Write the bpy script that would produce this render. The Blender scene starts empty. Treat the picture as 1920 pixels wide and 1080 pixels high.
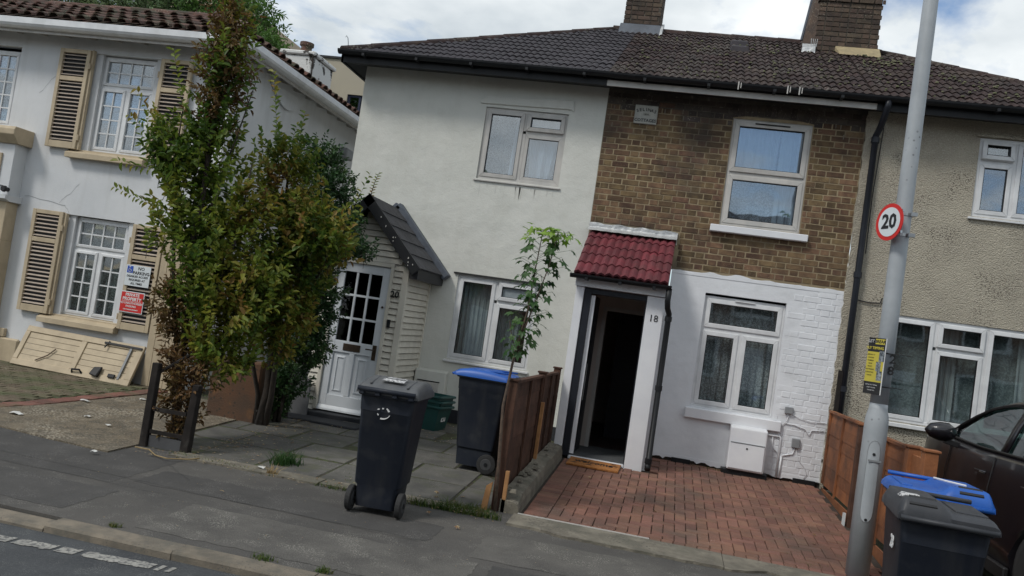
import bpy, bmesh, math, random
import numpy as np
from mathutils import Matrix, Vector, Euler
R = math.radians
random.seed(7)
rng = np.random.default_rng(11)
scene = bpy.context.scene
C = scene.collection

# ------------------------------------------------------------------ camera
cam_d = bpy.data.cameras.new('camera')
cam = bpy.data.objects.new('camera', cam_d); C.objects.link(cam)
cam_d.sensor_width = 36; cam_d.lens = 1574.5 / 1920 * 36
cam_d.clip_start = 0.05; cam_d.clip_end = 2000
M = [[0.97139856, 0.18695003, 0.14640536], [0.13568473, 0.06897825, -0.98834794], [-0.19487047, 0.97994474, 0.04163911]]
rot = Matrix(((M[0][0], -M[1][0], -M[2][0]), (M[0][1], -M[1][1], -M[2][1]), (M[0][2], -M[1][2], -M[2][2])))
cam.matrix_world = Matrix.Translation((0, 0, 1.70)) @ rot.to_4x4()
scene.camera = cam

# ------------------------------------------------------------------ world, sun, exposure
SUN_EL, SUN_AZ = 48, 222            # azimuth clockwise from +Y
world = bpy.data.worlds.new('World'); scene.world = world; world.use_nodes = True
nt = world.node_tree; nt.nodes.clear(); N = nt.nodes; L = nt.links
def nn(t, **k):
    n = N.new(t)
    for a, b in k.items(): setattr(n, a, b)
    return n
out = nn('ShaderNodeOutputWorld'); bg = nn('ShaderNodeBackground'); L.new(bg.outputs[0], out.inputs[0])
bg.inputs[1].default_value = 0.1
sky = nn('ShaderNodeTexSky', sky_type='NISHITA', sun_disc=False)
sky.sun_elevation = R(SUN_EL); sky.sun_rotation = R(SUN_AZ); sky.altitude = 50; sky.air_density = 1.0; sky.dust_density = 0.6
tc = nn('ShaderNodeTexCoord'); sep = nn('ShaderNodeSeparateXYZ'); L.new(tc.outputs['Generated'], sep.inputs[0])
zz = nn('ShaderNodeMath', operation='MAXIMUM'); L.new(sep.outputs[2], zz.inputs[0]); zz.inputs[1].default_value = 0.0
za = nn('ShaderNodeMath', operation='ADD'); L.new(zz.outputs[0], za.inputs[0]); za.inputs[1].default_value = 0.22
dx = nn('ShaderNodeMath', operation='DIVIDE'); L.new(sep.outputs[0], dx.inputs[0]); L.new(za.outputs[0], dx.inputs[1])
dy = nn('ShaderNodeMath', operation='DIVIDE'); L.new(sep.outputs[1], dy.inputs[0]); L.new(za.outputs[0], dy.inputs[1])
cb = nn('ShaderNodeCombineXYZ'); L.new(dx.outputs[0], cb.inputs[0]); dys = nn('ShaderNodeMath', operation='ADD'); dys.inputs[1].default_value = 0.6; L.new(dy.outputs[0], dys.inputs[0]); L.new(dys.outputs[0], cb.inputs[1]); cb.inputs[2].default_value = 54.43
no = nn('ShaderNodeTexNoise'); no.inputs['Scale'].default_value = 1.55; no.inputs['Detail'].default_value = 9; no.inputs['Roughness'].default_value = 0.56
no.inputs['Distortion'].default_value = 0.25; L.new(cb.outputs[0], no.inputs['Vector'])
cr = nn('ShaderNodeValToRGB'); cr.color_ramp.elements[0].position = 0.40; cr.color_ramp.elements[1].position = 0.50; L.new(no.outputs[0], cr.inputs[0])
no2 = nn('ShaderNodeTexNoise'); no2.inputs['Scale'].default_value = 2.6; no2.inputs['Detail'].default_value = 7; L.new(cb.outputs[0], no2.inputs['Vector'])
cr2 = nn('ShaderNodeValToRGB'); e = cr2.color_ramp.elements
e[0].position = 0.34; e[0].color = (3.7, 4.15, 4.5, 1); e[1].position = 0.66; e[1].color = (6.9, 7.15, 7.2, 1); L.new(no2.outputs[0], cr2.inputs[0])
mx = nn('ShaderNodeMix', data_type='RGBA'); L.new(cr.outputs[0], mx.inputs[0]); L.new(sky.outputs[0], mx.inputs[6]); L.new(cr2.outputs[0], mx.inputs[7])
L.new(mx.outputs[2], bg.inputs[0])
sd = bpy.data.lights.new('sun', 'SUN'); sun = bpy.data.objects.new('sun', sd); C.objects.link(sun)
sd.energy = 1.2; sd.angle = R(12); sd.color = (1.0, 0.96, 0.9)
az = R(SUN_AZ)
sdir = Vector((math.sin(az) * math.cos(R(SUN_EL)), math.cos(az) * math.cos(R(SUN_EL)), math.sin(R(SUN_EL))))
sun.rotation_euler = (-sdir).to_track_quat('-Z', 'Y').to_euler()
scene.view_settings.view_transform = 'Standard'; scene.view_settings.look = 'None'
scene.view_settings.exposure = 0.6; scene.view_settings.gamma = 1.0; scene.view_settings.use_curve_mapping = False
scene.render.engine = 'CYCLES'
scene.cycles.max_bounces = 8; scene.cycles.transparent_max_bounces = 12

# ------------------------------------------------------------------ materials
def mat(name, col, col2=None, scale=3.0, detail=6, rough=0.7, rough2=None, bump=0.0, bscale=60.0, metal=0.0, vary=0.0,
        hue=0.0, spots=None, spec=0.5, streak=None, transl=0.0, ramp=(0.38, 0.62), bdetail=4, bump2=0, bscale2=4, coat=0.0, hi=None):
    """procedural material: two colours mixed by world-space noise, per-piece variation, fine relief, optional spots and streak stains"""
    m = bpy.data.materials.new(name); m.use_nodes = True
    t = m.node_tree; b = t.nodes['Principled BSDF']; n = t.nodes; l = t.links
    def nw(ty, **k):
        q = n.new(ty)
        for a, v in k.items(): setattr(q, a, v)
        return q
    geo = nw('ShaderNodeNewGeometry')
    col = tuple(col) + (1,); col2 = tuple(col2) + (1,) if col2 else tuple(c * 0.82 for c in col[:3]) + (1,)
    nz = nw('ShaderNodeTexNoise'); nz.inputs['Scale'].default_value = scale; nz.inputs['Detail'].default_value = detail; nz.inputs['Roughness'].default_value = 0.6
    l.new(geo.outputs['Position'], nz.inputs['Vector'])
    rp = nw('ShaderNodeValToRGB'); rp.color_ramp.elements[0].position = ramp[0]; rp.color_ramp.elements[1].position = ramp[1]
    rp.color_ramp.elements[0].color = col; rp.color_ramp.elements[1].color = col2
    l.new(nz.outputs[0], rp.inputs[0]); cur = rp.outputs[0]
    if hi:   # third colour on its own noise: (colour, scale, lo, hi, strength)
        n3 = nw('ShaderNodeTexNoise'); n3.inputs['Scale'].default_value = hi[1]; n3.inputs['Detail'].default_value = 5
        l.new(geo.outputs['Position'], n3.inputs['Vector'])
        mr = nw('ShaderNodeMapRange'); mr.inputs[1].default_value = hi[2]; mr.inputs[2].default_value = hi[3]; mr.inputs[4].default_value = hi[4]
        l.new(n3.outputs[0], mr.inputs[0])
        mi = nw('ShaderNodeMix', data_type='RGBA'); l.new(mr.outputs[0], mi.inputs[0]); l.new(cur, mi.inputs[6]); mi.inputs[7].default_value = tuple(hi[0]) + (1,)
        cur = mi.outputs[2]
    if spots:  # (colour, scale, threshold)
        vo = nw('ShaderNodeTexVoronoi'); vo.inputs['Scale'].default_value = spots[1]; l.new(geo.outputs['Position'], vo.inputs['Vector'])
        mr = nw('ShaderNodeMapRange'); mr.inputs[1].default_value = spots[2]; mr.inputs[2].default_value = spots[2] * 0.55; l.new(vo.outputs['Distance'], mr.inputs[0])
        g2 = nw('ShaderNodeTexNoise'); g2.inputs['Scale'].default_value = spots[1] * 0.05; g2.inputs['Detail'].default_value = 6; l.new(geo.outputs['Position'], g2.inputs['Vector'])
        m2 = nw('ShaderNodeMapRange'); m2.inputs[1].default_value = 0.5; m2.inputs[2].default_value = 0.62; l.new(g2.outputs[0], m2.inputs[0])
        mm = nw('ShaderNodeMath', operation='MULTIPLY'); l.new(mr.outputs[0], mm.inputs[0]); l.new(m2.outputs[0], mm.inputs[1])
        mi = nw('ShaderNodeMix', data_type='RGBA'); l.new(mm.outputs[0], mi.inputs[0]); l.new(cur, mi.inputs[6]); mi.inputs[7].default_value = tuple(spots[0]) + (1,)
        cur = mi.outputs[2]
    if streak:  # vertical run-off stains (colour, strength)
        mp = nw('ShaderNodeMapping'); mp.inputs['Scale'].default_value = (5, 5, 0.7); l.new(geo.outputs['Position'], mp.inputs['Vector'])
        ns = nw('ShaderNodeTexNoise'); ns.inputs['Scale'].default_value = 1.6; ns.inputs['Detail'].default_value = 6; l.new(mp.outputs[0], ns.inputs['Vector'])
        mr = nw('ShaderNodeMapRange'); mr.inputs[1].default_value = 0.5; mr.inputs[2].default_value = 0.78; mr.inputs[4].default_value = streak[1]; l.new(ns.outputs[0], mr.inputs[0])
        mi = nw('ShaderNodeMix', data_type='RGBA'); l.new(mr.outputs[0], mi.inputs[0]); l.new(cur, mi.inputs[6]); mi.inputs[7].default_value = tuple(streak[0]) + (1,)
        cur = mi.outputs[2]
    if vary or hue:
        oi = nw('ShaderNodeObjectInfo'); ad = nw('ShaderNodeMath', operation='ADD'); l.new(oi.outputs['Random'], ad.inputs[0]); l.new(geo.outputs['Random Per Island'], ad.inputs[1])
        fr = nw('ShaderNodeMath', operation='FRACT'); l.new(ad.outputs[0], fr.inputs[0])
        hs = nw('ShaderNodeHueSaturation'); mr = nw('ShaderNodeMapRange'); mr.inputs[3].default_value = 1 - vary; mr.inputs[4].default_value = 1 + vary
        l.new(fr.outputs[0], mr.inputs[0]); l.new(mr.outputs[0], hs.inputs['Value'])
        m7 = nw('ShaderNodeMath', operation='MULTIPLY'); m7.inputs[1].default_value = 7.3; l.new(fr.outputs[0], m7.inputs[0])
        f2 = nw('ShaderNodeMath', operation='FRACT'); l.new(m7.outputs[0], f2.inputs[0])
        mh = nw('ShaderNodeMapRange'); mh.inputs[3].default_value = 0.5 - hue; mh.inputs[4].default_value = 0.5 + hue
        l.new(f2.outputs[0], mh.inputs[0]); l.new(mh.outputs[0], hs.inputs['Hue'])
        l.new(cur, hs.inputs['Color']); cur = hs.outputs[0]
    l.new(cur, b.inputs['Base Color'])
    b.inputs['Metallic'].default_value = metal
    b.inputs['Specular IOR Level'].default_value = spec
    if coat: b.inputs['Coat Weight'].default_value = coat; b.inputs['Coat Roughness'].default_value = 0.05
    mr = nw('ShaderNodeMapRange'); mr.inputs[3].default_value = rough; mr.inputs[4].default_value = rough2 if rough2 is not None else min(1, rough + 0.12)
    l.new(nz.outputs[0], mr.inputs[0]); l.new(mr.outputs[0], b.inputs['Roughness'])
    if bump:
        nb = nw('ShaderNodeTexNoise'); nb.inputs['Scale'].default_value = bscale; nb.inputs['Detail'].default_value = bdetail; l.new(geo.outputs['Position'], nb.inputs['Vector'])
        bp = nw('ShaderNodeBump'); bp.inputs['Strength'].default_value = 1.0; bp.inputs['Distance'].default_value = bump; l.new(nb.outputs[0], bp.inputs['Height'])
        last = bp
        if bump2:
            nb2 = nw('ShaderNodeTexNoise'); nb2.inputs['Scale'].default_value = bscale2; nb2.inputs['Detail'].default_value = 3; l.new(geo.outputs['Position'], nb2.inputs['Vector'])
            bp2 = nw('ShaderNodeBump'); bp2.inputs['Strength'].default_value = 1.0; bp2.inputs['Distance'].default_value = bump2; l.new(nb2.outputs[0], bp2.inputs['Height'])
            l.new(bp.outputs[0], bp2.inputs['Normal']); last = bp2
        l.new(last.outputs[0], b.inputs['Normal'])
    if transl:
        tr = nw('ShaderNodeBsdfTranslucent'); l.new(cur, tr.inputs['Color']); ms = nw('ShaderNodeMixShader'); ms.inputs[0].default_value = transl
        o = n['Material Output']; l.new(b.outputs[0], ms.inputs[1]); l.new(tr.outputs[0], ms.inputs[2]); l.new(ms.outputs[0], o.inputs[0])
    return m

def glass_mat(name, tint=(0.88, 0.92, 0.92), base=0.075, wob=0.0015):
    m = bpy.data.materials.new(name); m.use_nodes = True; t = m.node_tree; t.nodes.clear(); n = t.nodes; l = t.links
    o = n.new('ShaderNodeOutputMaterial'); g = n.new('ShaderNodeBsdfGlossy'); g.inputs['Roughness'].default_value = 0.015
    g.inputs['Color'].default_value = (0.95, 0.97, 1, 1)
    tr = n.new('ShaderNodeBsdfTransparent'); tr.inputs[0].default_value = tint + (1,)
    f = n.new('ShaderNodeLayerWeight'); pw = n.new('ShaderNodeMath'); pw.operation = 'POWER'; pw.inputs[1].default_value = 4; l.new(f.outputs['Facing'], pw.inputs[0])
    a = n.new('ShaderNodeMath'); a.operation = 'MULTIPLY_ADD'; a.inputs[1].default_value = .6; a.inputs[2].default_value = base; a.use_clamp = True; l.new(pw.outputs[0], a.inputs[0])
    geo = n.new('ShaderNodeNewGeometry'); nz = n.new('ShaderNodeTexNoise'); nz.inputs['Scale'].default_value = 2.2; nz.inputs['Detail'].default_value = 1
    l.new(geo.outputs['Position'], nz.inputs['Vector']); bp = n.new('ShaderNodeBump'); bp.inputs['Distance'].default_value = wob; l.new(nz.outputs[0], bp.inputs['Height'])
    l.new(bp.outputs[0], g.inputs['Normal'])
    mi = n.new('ShaderNodeMixShader'); l.new(a.outputs[0], mi.inputs[0]); l.new(tr.outputs[0], mi.inputs[1]); l.new(g.outputs[0], mi.inputs[2]); l.new(mi.outputs[0], o.inputs[0])
    return m

def net_mat(name, col=(0.7, 0.72, 0.72), lo=0.45, hi=0.6, amin=0.35, amax=0.9, scale=22):
    """net curtain: cloth with a lace pattern of more and less open weave"""
    m = bpy.data.materials.new(name); m.use_nodes = True; t = m.node_tree; t.nodes.clear(); n = t.nodes; l = t.links
    o = n.new('ShaderNodeOutputMaterial'); d = n.new('ShaderNodeBsdfDiffuse'); d.inputs[0].default_value = col + (1,)
    tl = n.new('ShaderNodeBsdfTranslucent'); tl.inputs[0].default_value = col + (1,)
    m0 = n.new('ShaderNodeMixShader'); m0.inputs[0].default_value = 0.3; l.new(d.outputs[0], m0.inputs[1]); l.new(tl.outputs[0], m0.inputs[2])
    tr = n.new('ShaderNodeBsdfTransparent'); geo = n.new('ShaderNodeNewGeometry')
    nz = n.new('ShaderNodeTexNoise'); nz.inputs['Scale'].default_value = scale; nz.inputs['Detail'].default_value = 3; nz.inputs['Distortion'].default_value = 1.5
    l.new(geo.outputs['Position'], nz.inputs['Vector'])
    mr = n.new('ShaderNodeMapRange'); mr.inputs[1].default_value = lo; mr.inputs[2].default_value = hi; mr.inputs[3].default_value = amin; mr.inputs[4].default_value = amax
    l.new(nz.outputs[0], mr.inputs[0]); mi = n.new('ShaderNodeMixShader'); l.new(mr.outputs[0], mi.inputs[0]); l.new(tr.outputs[0], mi.inputs[1]); l.new(m0.outputs[0], mi.inputs[2]); l.new(mi.outputs[0], o.inputs[0])
    return m

def leaf_mat(name, cols, scale=1.6, rough=0.5, transl=0.25):
    """foliage: every leaf takes a colour from a ramp by its own random value shifted by slow noise"""
    m = bpy.data.materials.new(name); m.use_nodes = True; t = m.node_tree; n = t.nodes; l = t.links; b = n['Principled BSDF']; o = n['Material Output']
    geo = n.new('ShaderNodeNewGeometry'); oi = n.new('ShaderNodeObjectInfo'); nz = n.new('ShaderNodeTexNoise'); nz.inputs['Scale'].default_value = scale; nz.inputs['Detail'].default_value = 2
    l.new(geo.outputs['Position'], nz.inputs['Vector'])
    a = n.new('ShaderNodeMath'); a.operation = 'MULTIPLY_ADD'; a.inputs[1].default_value = 0.5; l.new(geo.outputs['Random Per Island'], a.inputs[0])
    q = n.new('ShaderNodeMapRange'); q.inputs[1].default_value = 0.3; q.inputs[2].default_value = 0.7; q.inputs[3].default_value = -0.1; q.inputs[4].default_value = 0.6
    l.new(nz.outputs[0], q.inputs[0]); l.new(q.outputs[0], a.inputs[2])
    rp = n.new('ShaderNodeValToRGB'); rp.color_ramp.elements.remove(rp.color_ramp.elements[0]); k = len(cols)
    rp.color_ramp.elements[0].position = 0; rp.color_ramp.elements[0].color = cols[0] + (1,)
    for i in range(1, k):
        el = rp.color_ramp.elements.new(i / (k - 1)); el.color = cols[i] + (1,)
    l.new(a.outputs[0], rp.inputs[0]); l.new(rp.outputs[0], b.inputs['Base Color']); b.inputs['Roughness'].default_value = rough
    b.inputs['Specular IOR Level'].default_value = 0.35
    tr = n.new('ShaderNodeBsdfTranslucent'); hs = n.new('ShaderNodeHueSaturation'); hs.inputs['Value'].default_value = 1.4; l.new(rp.outputs[0], hs.inputs['Color']); l.new(hs.outputs[0], tr.inputs[0])
    ms = n.new('ShaderNodeMixShader'); ms.inputs[0].default_value = transl; l.new(b.outputs[0], ms.inputs[1]); l.new(tr.outputs[0], ms.inputs[2]); l.new(ms.outputs[0], o.inputs[0])
    return m

m_road = mat('road_asphalt', (0.058, 0.062, 0.066), (0.038, 0.041, 0.045), 2, rough=0.85, bump=0.004, bscale=160, spots=((0.2, 0.2, 0.19), 130, 0.35), hi=((0.1, 0.105, 0.11), 90, 0.5, 0.75, 0.6))
m_pave = mat('footway_asphalt', (0.084, 0.078, 0.071), (0.056, 0.053, 0.05), 1.1, rough=0.85, bump=0.004, bscale=130, spots=((0.22, 0.21, 0.19), 100, 0.36), hi=((0.13, 0.125, 0.115), 150, 0.5, 0.8, 0.8), bump2=0.012, bscale2=2.5)
m_pave2 = mat('footway_asphalt_patch', (0.062, 0.059, 0.056), (0.047, 0.045, 0.043), 1.7, rough=0.85, bump=0.003, bscale=140, spots=((0.18, 0.17, 0.16), 90, 0.36), hi=((0.12, 0.115, 0.11), 120, 0.5, 0.8, 0.5), bump2=0.008, bscale2=3)
m_pave3 = mat('footway_asphalt_pale_patch', (0.1, 0.094, 0.085), (0.066, 0.062, 0.057), 2.3, rough=0.85, bump=0.004, bscale=120, spots=((0.25, 0.24, 0.21), 85, 0.42), hi=((0.17, 0.16, 0.145), 130, 0.48, 0.75, 0.7), bump2=0.012, bscale2=3)
m_line = mat('road_paint', (0.34, 0.33, 0.3), (0.22, 0.215, 0.2), 14, rough=0.8, bump=0.002, bscale=150, hi=((0.1, 0.1, 0.1), 40, 0.5, 0.6, 0.9))
m_kerb = mat('kerb_concrete', (0.2, 0.17, 0.13), (0.125, 0.11, 0.088), 5, rough=0.9, bump=0.004, bscale=110, vary=0.1, spots=((0.1, 0.09, 0.08), 60, 0.35), hi=((0.1, 0.095, 0.08), 9, 0.5, 0.7, 0.7))
m_conc = mat('old_concrete', (0.21, 0.19, 0.15), (0.125, 0.112, 0.09), 6, rough=0.9, bump=0.006, bscale=70, spots=((0.09, 0.08, 0.07), 35, 0.4), hi=((0.12, 0.115, 0.09), 3, 0.48, 0.65, 0.8))
m_slab = mat('paving_slab', (0.125, 0.12, 0.108), (0.078, 0.076, 0.07), 3.5, rough=0.88, bump=0.003, bscale=90, vary=0.16, hi=((0.08, 0.085, 0.05), 5, 0.52, 0.7, 0.6), spots=((0.24, 0.23, 0.2), 45, 0.25))
m_soil = mat('mossy_joint', (0.05, 0.055, 0.028), (0.045, 0.036, 0.025), 9, rough=1, bump=0.006, bscale=80, hi=((0.07, 0.095, 0.03), 13, 0.5, 0.65, 0.8))
m_aggr = mat('aggregate_concrete', (0.16, 0.13, 0.09), (0.09, 0.077, 0.057), 7, rough=0.95, bump=0.01, bscale=65, spots=((0.36, 0.32, 0.25), 34, 0.5), hi=((0.28, 0.24, 0.18), 60, 0.52, 0.68, 0.8))
m_paver = mat('red_paver', (0.215, 0.105, 0.073), (0.155, 0.08, 0.059), 3, rough=0.85, bump=0.003, bscale=140, vary=0.18, hue=0.008, hi=((0.085, 0.062, 0.05), 1.8, 0.5, 0.68, 0.65), spots=((0.3, 0.22, 0.18), 50, 0.25))
m_paver_m = mat('mossy_paver', (0.13, 0.1, 0.07), (0.1, 0.095, 0.055), 1.6, rough=0.95, bump=0.004, bscale=120, vary=0.15, hi=((0.07, 0.085, 0.035), 3.5, 0.47, 0.64, 0.7), spots=((0.25, 0.22, 0.17), 30, 0.3))
m_paver_e = mat('red_edging_brick', (0.2, 0.085, 0.065), (0.14, 0.07, 0.055), 4, rough=0.9, bump=0.003, bscale=120, vary=0.2, hi=((0.1, 0.09, 0.05), 5, 0.5, 0.65, 0.6))
m_sand = mat('joint_sand', (0.05, 0.036, 0.028), (0.035, 0.028, 0.022), 9, rough=1, bump=0.003, bscale=90)
m_render20 = mat('cream_render', (0.63, 0.63, 0.585), (0.585, 0.59, 0.545), 1.3, rough=0.85, bump=0.003, bscale=70, streak=((0.46, 0.45, 0.4), 0.22), bump2=0.02, bscale2=3.2, hi=((0.52, 0.52, 0.47), 5, 0.55, 0.75, 0.45))
m_renderL = mat('white_render', (0.64, 0.65, 0.66), (0.57, 0.585, 0.6), 1.1, rough=0.85, bump=0.002, bscale=80, streak=((0.42, 0.42, 0.4), 0.35), bump2=0.01, bscale2=2.5)
m_pebble = mat('pebbledash', (0.44, 0.4, 0.32), (0.37, 0.335, 0.27), 2, rough=0.95, bump=0.028, bscale=62, bdetail=2, spots=((0.12, 0.105, 0.085), 46, 0.42), hi=((0.52, 0.48, 0.39), 75, 0.52, 0.66, 0.8), bump2=0.008, bscale2=20)
m_brick = mat('stock_brick', (0.168, 0.108, 0.058), (0.095, 0.058, 0.035), 9, rough=0.92, bump=0.004, bscale=95, vary=0.34, hue=0.018, hi=((0.05, 0.042, 0.036), 1.3, 0.5, 0.68, 0.75), spots=((0.28, 0.22, 0.14), 60, 0.22))
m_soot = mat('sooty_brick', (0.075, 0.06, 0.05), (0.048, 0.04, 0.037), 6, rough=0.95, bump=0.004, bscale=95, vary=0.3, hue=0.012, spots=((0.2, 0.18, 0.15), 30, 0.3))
m_mortar = mat('mortar', (0.33, 0.265, 0.165), (0.23, 0.18, 0.115), 5, rough=1, bump=0.004, bscale=110, hi=((0.07, 0.06, 0.05), 1.3, 0.5, 0.66, 0.85))
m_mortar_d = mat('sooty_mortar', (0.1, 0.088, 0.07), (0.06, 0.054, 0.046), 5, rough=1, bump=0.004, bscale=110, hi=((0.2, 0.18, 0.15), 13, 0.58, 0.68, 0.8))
m_chim = mat('chimney_brick', (0.095, 0.066, 0.048), (0.058, 0.044, 0.036), 7, rough=0.95, bump=0.005, bscale=90, vary=0.3, hue=0.015, spots=((0.25, 0.22, 0.17), 40, 0.3))
m_paint = mat('white_masonry_paint', (0.72, 0.735, 0.76), (0.66, 0.675, 0.7), 2, rough=0.6, bump=0.0015, bscale=120, bump2=0.006, bscale2=9, hi=((0.55, 0.56, 0.57), 5, 0.58, 0.75, 0.35))
m_white = mat('white_gloss', (0.74, 0.75, 0.77), (0.69, 0.7, 0.73), 4, rough=0.35)
m_upvc = mat('white_upvc', (0.7, 0.71, 0.72), (0.61, 0.62, 0.63), 6, rough=0.3, streak=((0.42, 0.42, 0.4), 0.3))
m_upvc_d = mat('weathered_upvc', (0.52, 0.5, 0.47), (0.44, 0.43, 0.41), 5, rough=0.4, streak=((0.32, 0.31, 0.28), 0.5))
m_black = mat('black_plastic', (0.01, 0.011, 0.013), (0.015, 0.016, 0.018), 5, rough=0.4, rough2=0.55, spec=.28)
m_navy = mat('anthracite_frame', (0.02, 0.023, 0.03), (0.016, 0.018, 0.024), 5, rough=0.35, spec=.28)
m_plinth = mat('black_bitumen_paint', (0.022, 0.024, 0.03), (0.03, 0.032, 0.036), 6, rough=0.6, bump=0.002, bscale=50, spec=.28)
m_rtile = mat('brown_concrete_tile', (0.043, 0.026, 0.024), (0.026, 0.018, 0.018), 6, rough=0.8, bump=0.003, bscale=130, vary=0.22, spots=((0.15, 0.145, 0.12), 26, 0.42), hi=((0.075, 0.06, 0.045), 1.6, 0.52, 0.7, 0.5), spec=.3)
m_rtile20 = mat('grey_brown_tile', (0.036, 0.03, 0.036), (0.026, 0.023, 0.028), 6, rough=0.75, bump=0.002, bscale=130, vary=0.14)
m_redtile = mat('red_concrete_tile', (0.17, 0.03, 0.04), (0.12, 0.026, 0.034), 7, rough=0.62, bump=0.002, bscale=110, vary=0.2, hi=((0.09, 0.035, 0.035), 4, .5, .7, .6))
m_clay = mat('mossy_clay_tile', (0.12, 0.06, 0.045), (0.07, 0.045, 0.038), 9, rough=0.9, bump=0.008, bscale=60, vary=0.3, hi=((0.045, 0.05, 0.03), 5, 0.48, 0.62, 0.8), spots=((0.3, 0.24, 0.18), 30, 0.3))
m_slate = mat('felt_shingle', (0.05, 0.05, 0.056), (0.036, 0.036, 0.04), 8, rough=0.85, bump=0.003, bscale=120, vary=0.16, spots=((0.015, 0.015, 0.015), 28, 0.3))
m_lead = mat('lead_flashing', (0.09, 0.105, 0.13), (0.065, 0.075, 0.095), 4, rough=0.55, bump=0.006, bscale=14)
m_flash = mat('foil_flashing', (0.52, 0.53, 0.53), (0.4, 0.41, 0.42), 9, rough=0.4, bump=0.02, bscale=16, metal=0.25)
m_cream = mat('cream_paint', (0.5, 0.41, 0.28), (0.43, 0.35, 0.24), 5, rough=0.6, bump=0.001, bscale=60, streak=((0.28, 0.22, 0.15), 0.4))
m_creamboard = mat('cream_cladding', (0.63, 0.6, 0.52), (0.57, 0.54, 0.47), 4, rough=0.5, vary=0.06, streak=((0.35, 0.32, 0.26), 0.35))
m_slat = mat('shutter_slat_paint', (0.46, 0.38, 0.31), (0.38, 0.32, 0.27), 8, rough=0.6, vary=0.08)
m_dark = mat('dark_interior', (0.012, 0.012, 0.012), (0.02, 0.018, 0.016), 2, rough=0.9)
m_hall = mat('hall_wall', (0.5, 0.44, 0.4), (0.44, 0.39, 0.35), 2, rough=0.9)
m_door_w = mat('white_door_paint', (0.6, 0.63, 0.66), (0.55, 0.58, 0.61), 4, rough=0.45, bump=0.0008, bscale=40)
m_brass = mat('brown_metal', (0.08, 0.055, 0.035), (0.05, 0.035, 0.025), 20, rough=0.4, metal=0.6)
m_curtain = mat('grey_curtain', (0.42, 0.45, 0.46), (0.32, 0.35, 0.36), 3, rough=0.95, transl=0.25)
m_curtain_w = mat('white_curtain', (0.6, 0.64, 0.68), (0.5, 0.54, 0.58), 3, rough=0.95, transl=0.3)
m_net = net_mat('net_curtain', (0.5, 0.53, 0.55), 0.46, 0.6, 0.3, 0.85, 26)
m_net_b = net_mat('blue_grey_net', (0.4, 0.46, 0.47), 0.42, 0.62, 0.5, 0.8, 24)
m_lace = net_mat('lace_curtain', (0.62, 0.65, 0.68), 0.46, 0.58, 0.4, 0.9, 34)
m_net_g = net_mat('grey_net', (0.3, 0.33, 0.33), 0.42, 0.62, 0.35, 0.75, 24)
m_glass = glass_mat('window_glass'); m_glass_b = glass_mat('upper_window_glass', (0.8, 0.86, 0.9), 0.17)
m_glass_d = glass_mat('door_glass', (0.45, 0.45, 0.45), 0.03); m_glass_c = glass_mat('car_glass', (0.3, 0.42, 0.4), 0.08, 0.0)
m_frost = mat('frosted_glass', (0.3, 0.34, 0.36), (0.24, 0.28, 0.3), 30, rough=0.25)
m_bin = mat('dark_bin_plastic', (0.013, 0.017, 0.027), (0.017, 0.021, 0.03), 4, rough=0.45, rough2=0.6, bump=0.0006, bscale=200, hi=((0.045, 0.048, 0.053), 7, 0.56, 0.74, 0.55), streak=((.05, .05, .05), .5), spec=.28)
m_lidgrey = mat('grey_lid_plastic', (0.1, 0.104, 0.11), (0.08, 0.084, 0.09), 4, rough=0.4, bump=0.0006, bscale=200, hi=((0.14, 0.14, 0.14), 6, 0.55, 0.7, 0.4), spec=.28)
m_lidblue = mat('blue_lid_plastic', (0.012, 0.1, 0.42), (0.01, 0.08, 0.35), 4, rough=0.35, bump=0.0006, bscale=200)
m_lidblack = mat('black_lid_plastic', (0.035, 0.038, 0.044), (0.05, 0.052, 0.058), 4, rough=0.38, bump=0.0006, bscale=200, spec=.28)
m_rubber = mat('tyre_rubber', (0.018, 0.018, 0.019), (0.026, 0.026, 0.026), 10, rough=0.75)
m_sticker = mat('worn_sticker', (0.6, 0.6, 0.6), (0.12, 0.12, 0.13), 60, rough=0.6, ramp=(0.5, 0.56))
m_green = mat('dark_green_plastic', (0.01, 0.055, 0.052), (0.012, 0.07, 0.065), 4, rough=0.4)
m_galv = mat('grey_column_paint', (0.38, 0.405, 0.425), (0.32, 0.345, 0.365), 3, rough=0.45, rough2=0.6, bump=0.001, bscale=40, streak=((0.18, 0.19, 0.2), 0.5), spots=((0.1, 0.1, 0.1), 16, 0.18))
m_red = mat('sign_red', (0.6, 0.02, 0.015), (0.55, 0.018, 0.014), 4, rough=0.35)
m_signw = mat('sign_white', (0.66, 0.7, 0.72), (0.62, 0.66, 0.68), 4, rough=0.35)
m_ink = mat('black_ink', (0.01, 0.01, 0.012), (0.015, 0.015, 0.015), 4, rough=0.5)
m_inkw = mat('white_ink', (0.7, 0.7, 0.7), (0.65, 0.65, 0.65), 4, rough=0.5)
m_signblue = mat('sign_blue', (0.01, 0.07, 0.42), (0.01, 0.06, 0.38), 4, rough=0.4)
m_yellow = mat('poster_yellow', (0.55, 0.46, 0.06), (0.5, 0.42, 0.06), 8, rough=0.5)
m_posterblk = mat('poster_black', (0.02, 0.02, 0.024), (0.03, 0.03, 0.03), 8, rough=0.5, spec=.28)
m_photo = mat('poster_photo', (0.3, 0.33, 0.36), (0.03, 0.04, 0.05), 45, rough=0.5)
m_steel = mat('steel_band', (0.5, 0.52, 0.53), (0.4, 0.42, 0.43), 9, rough=0.3, metal=0.9)
m_fence_d = mat('dark_brown_fence', (0.085, 0.042, 0.028), (0.052, 0.028, 0.02), 5, rough=0.75, bump=0.003, bscale=45, vary=0.2, hi=((0.11, 0.06, 0.04), 4, 0.5, 0.7, 0.6), spec=.28)
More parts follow.
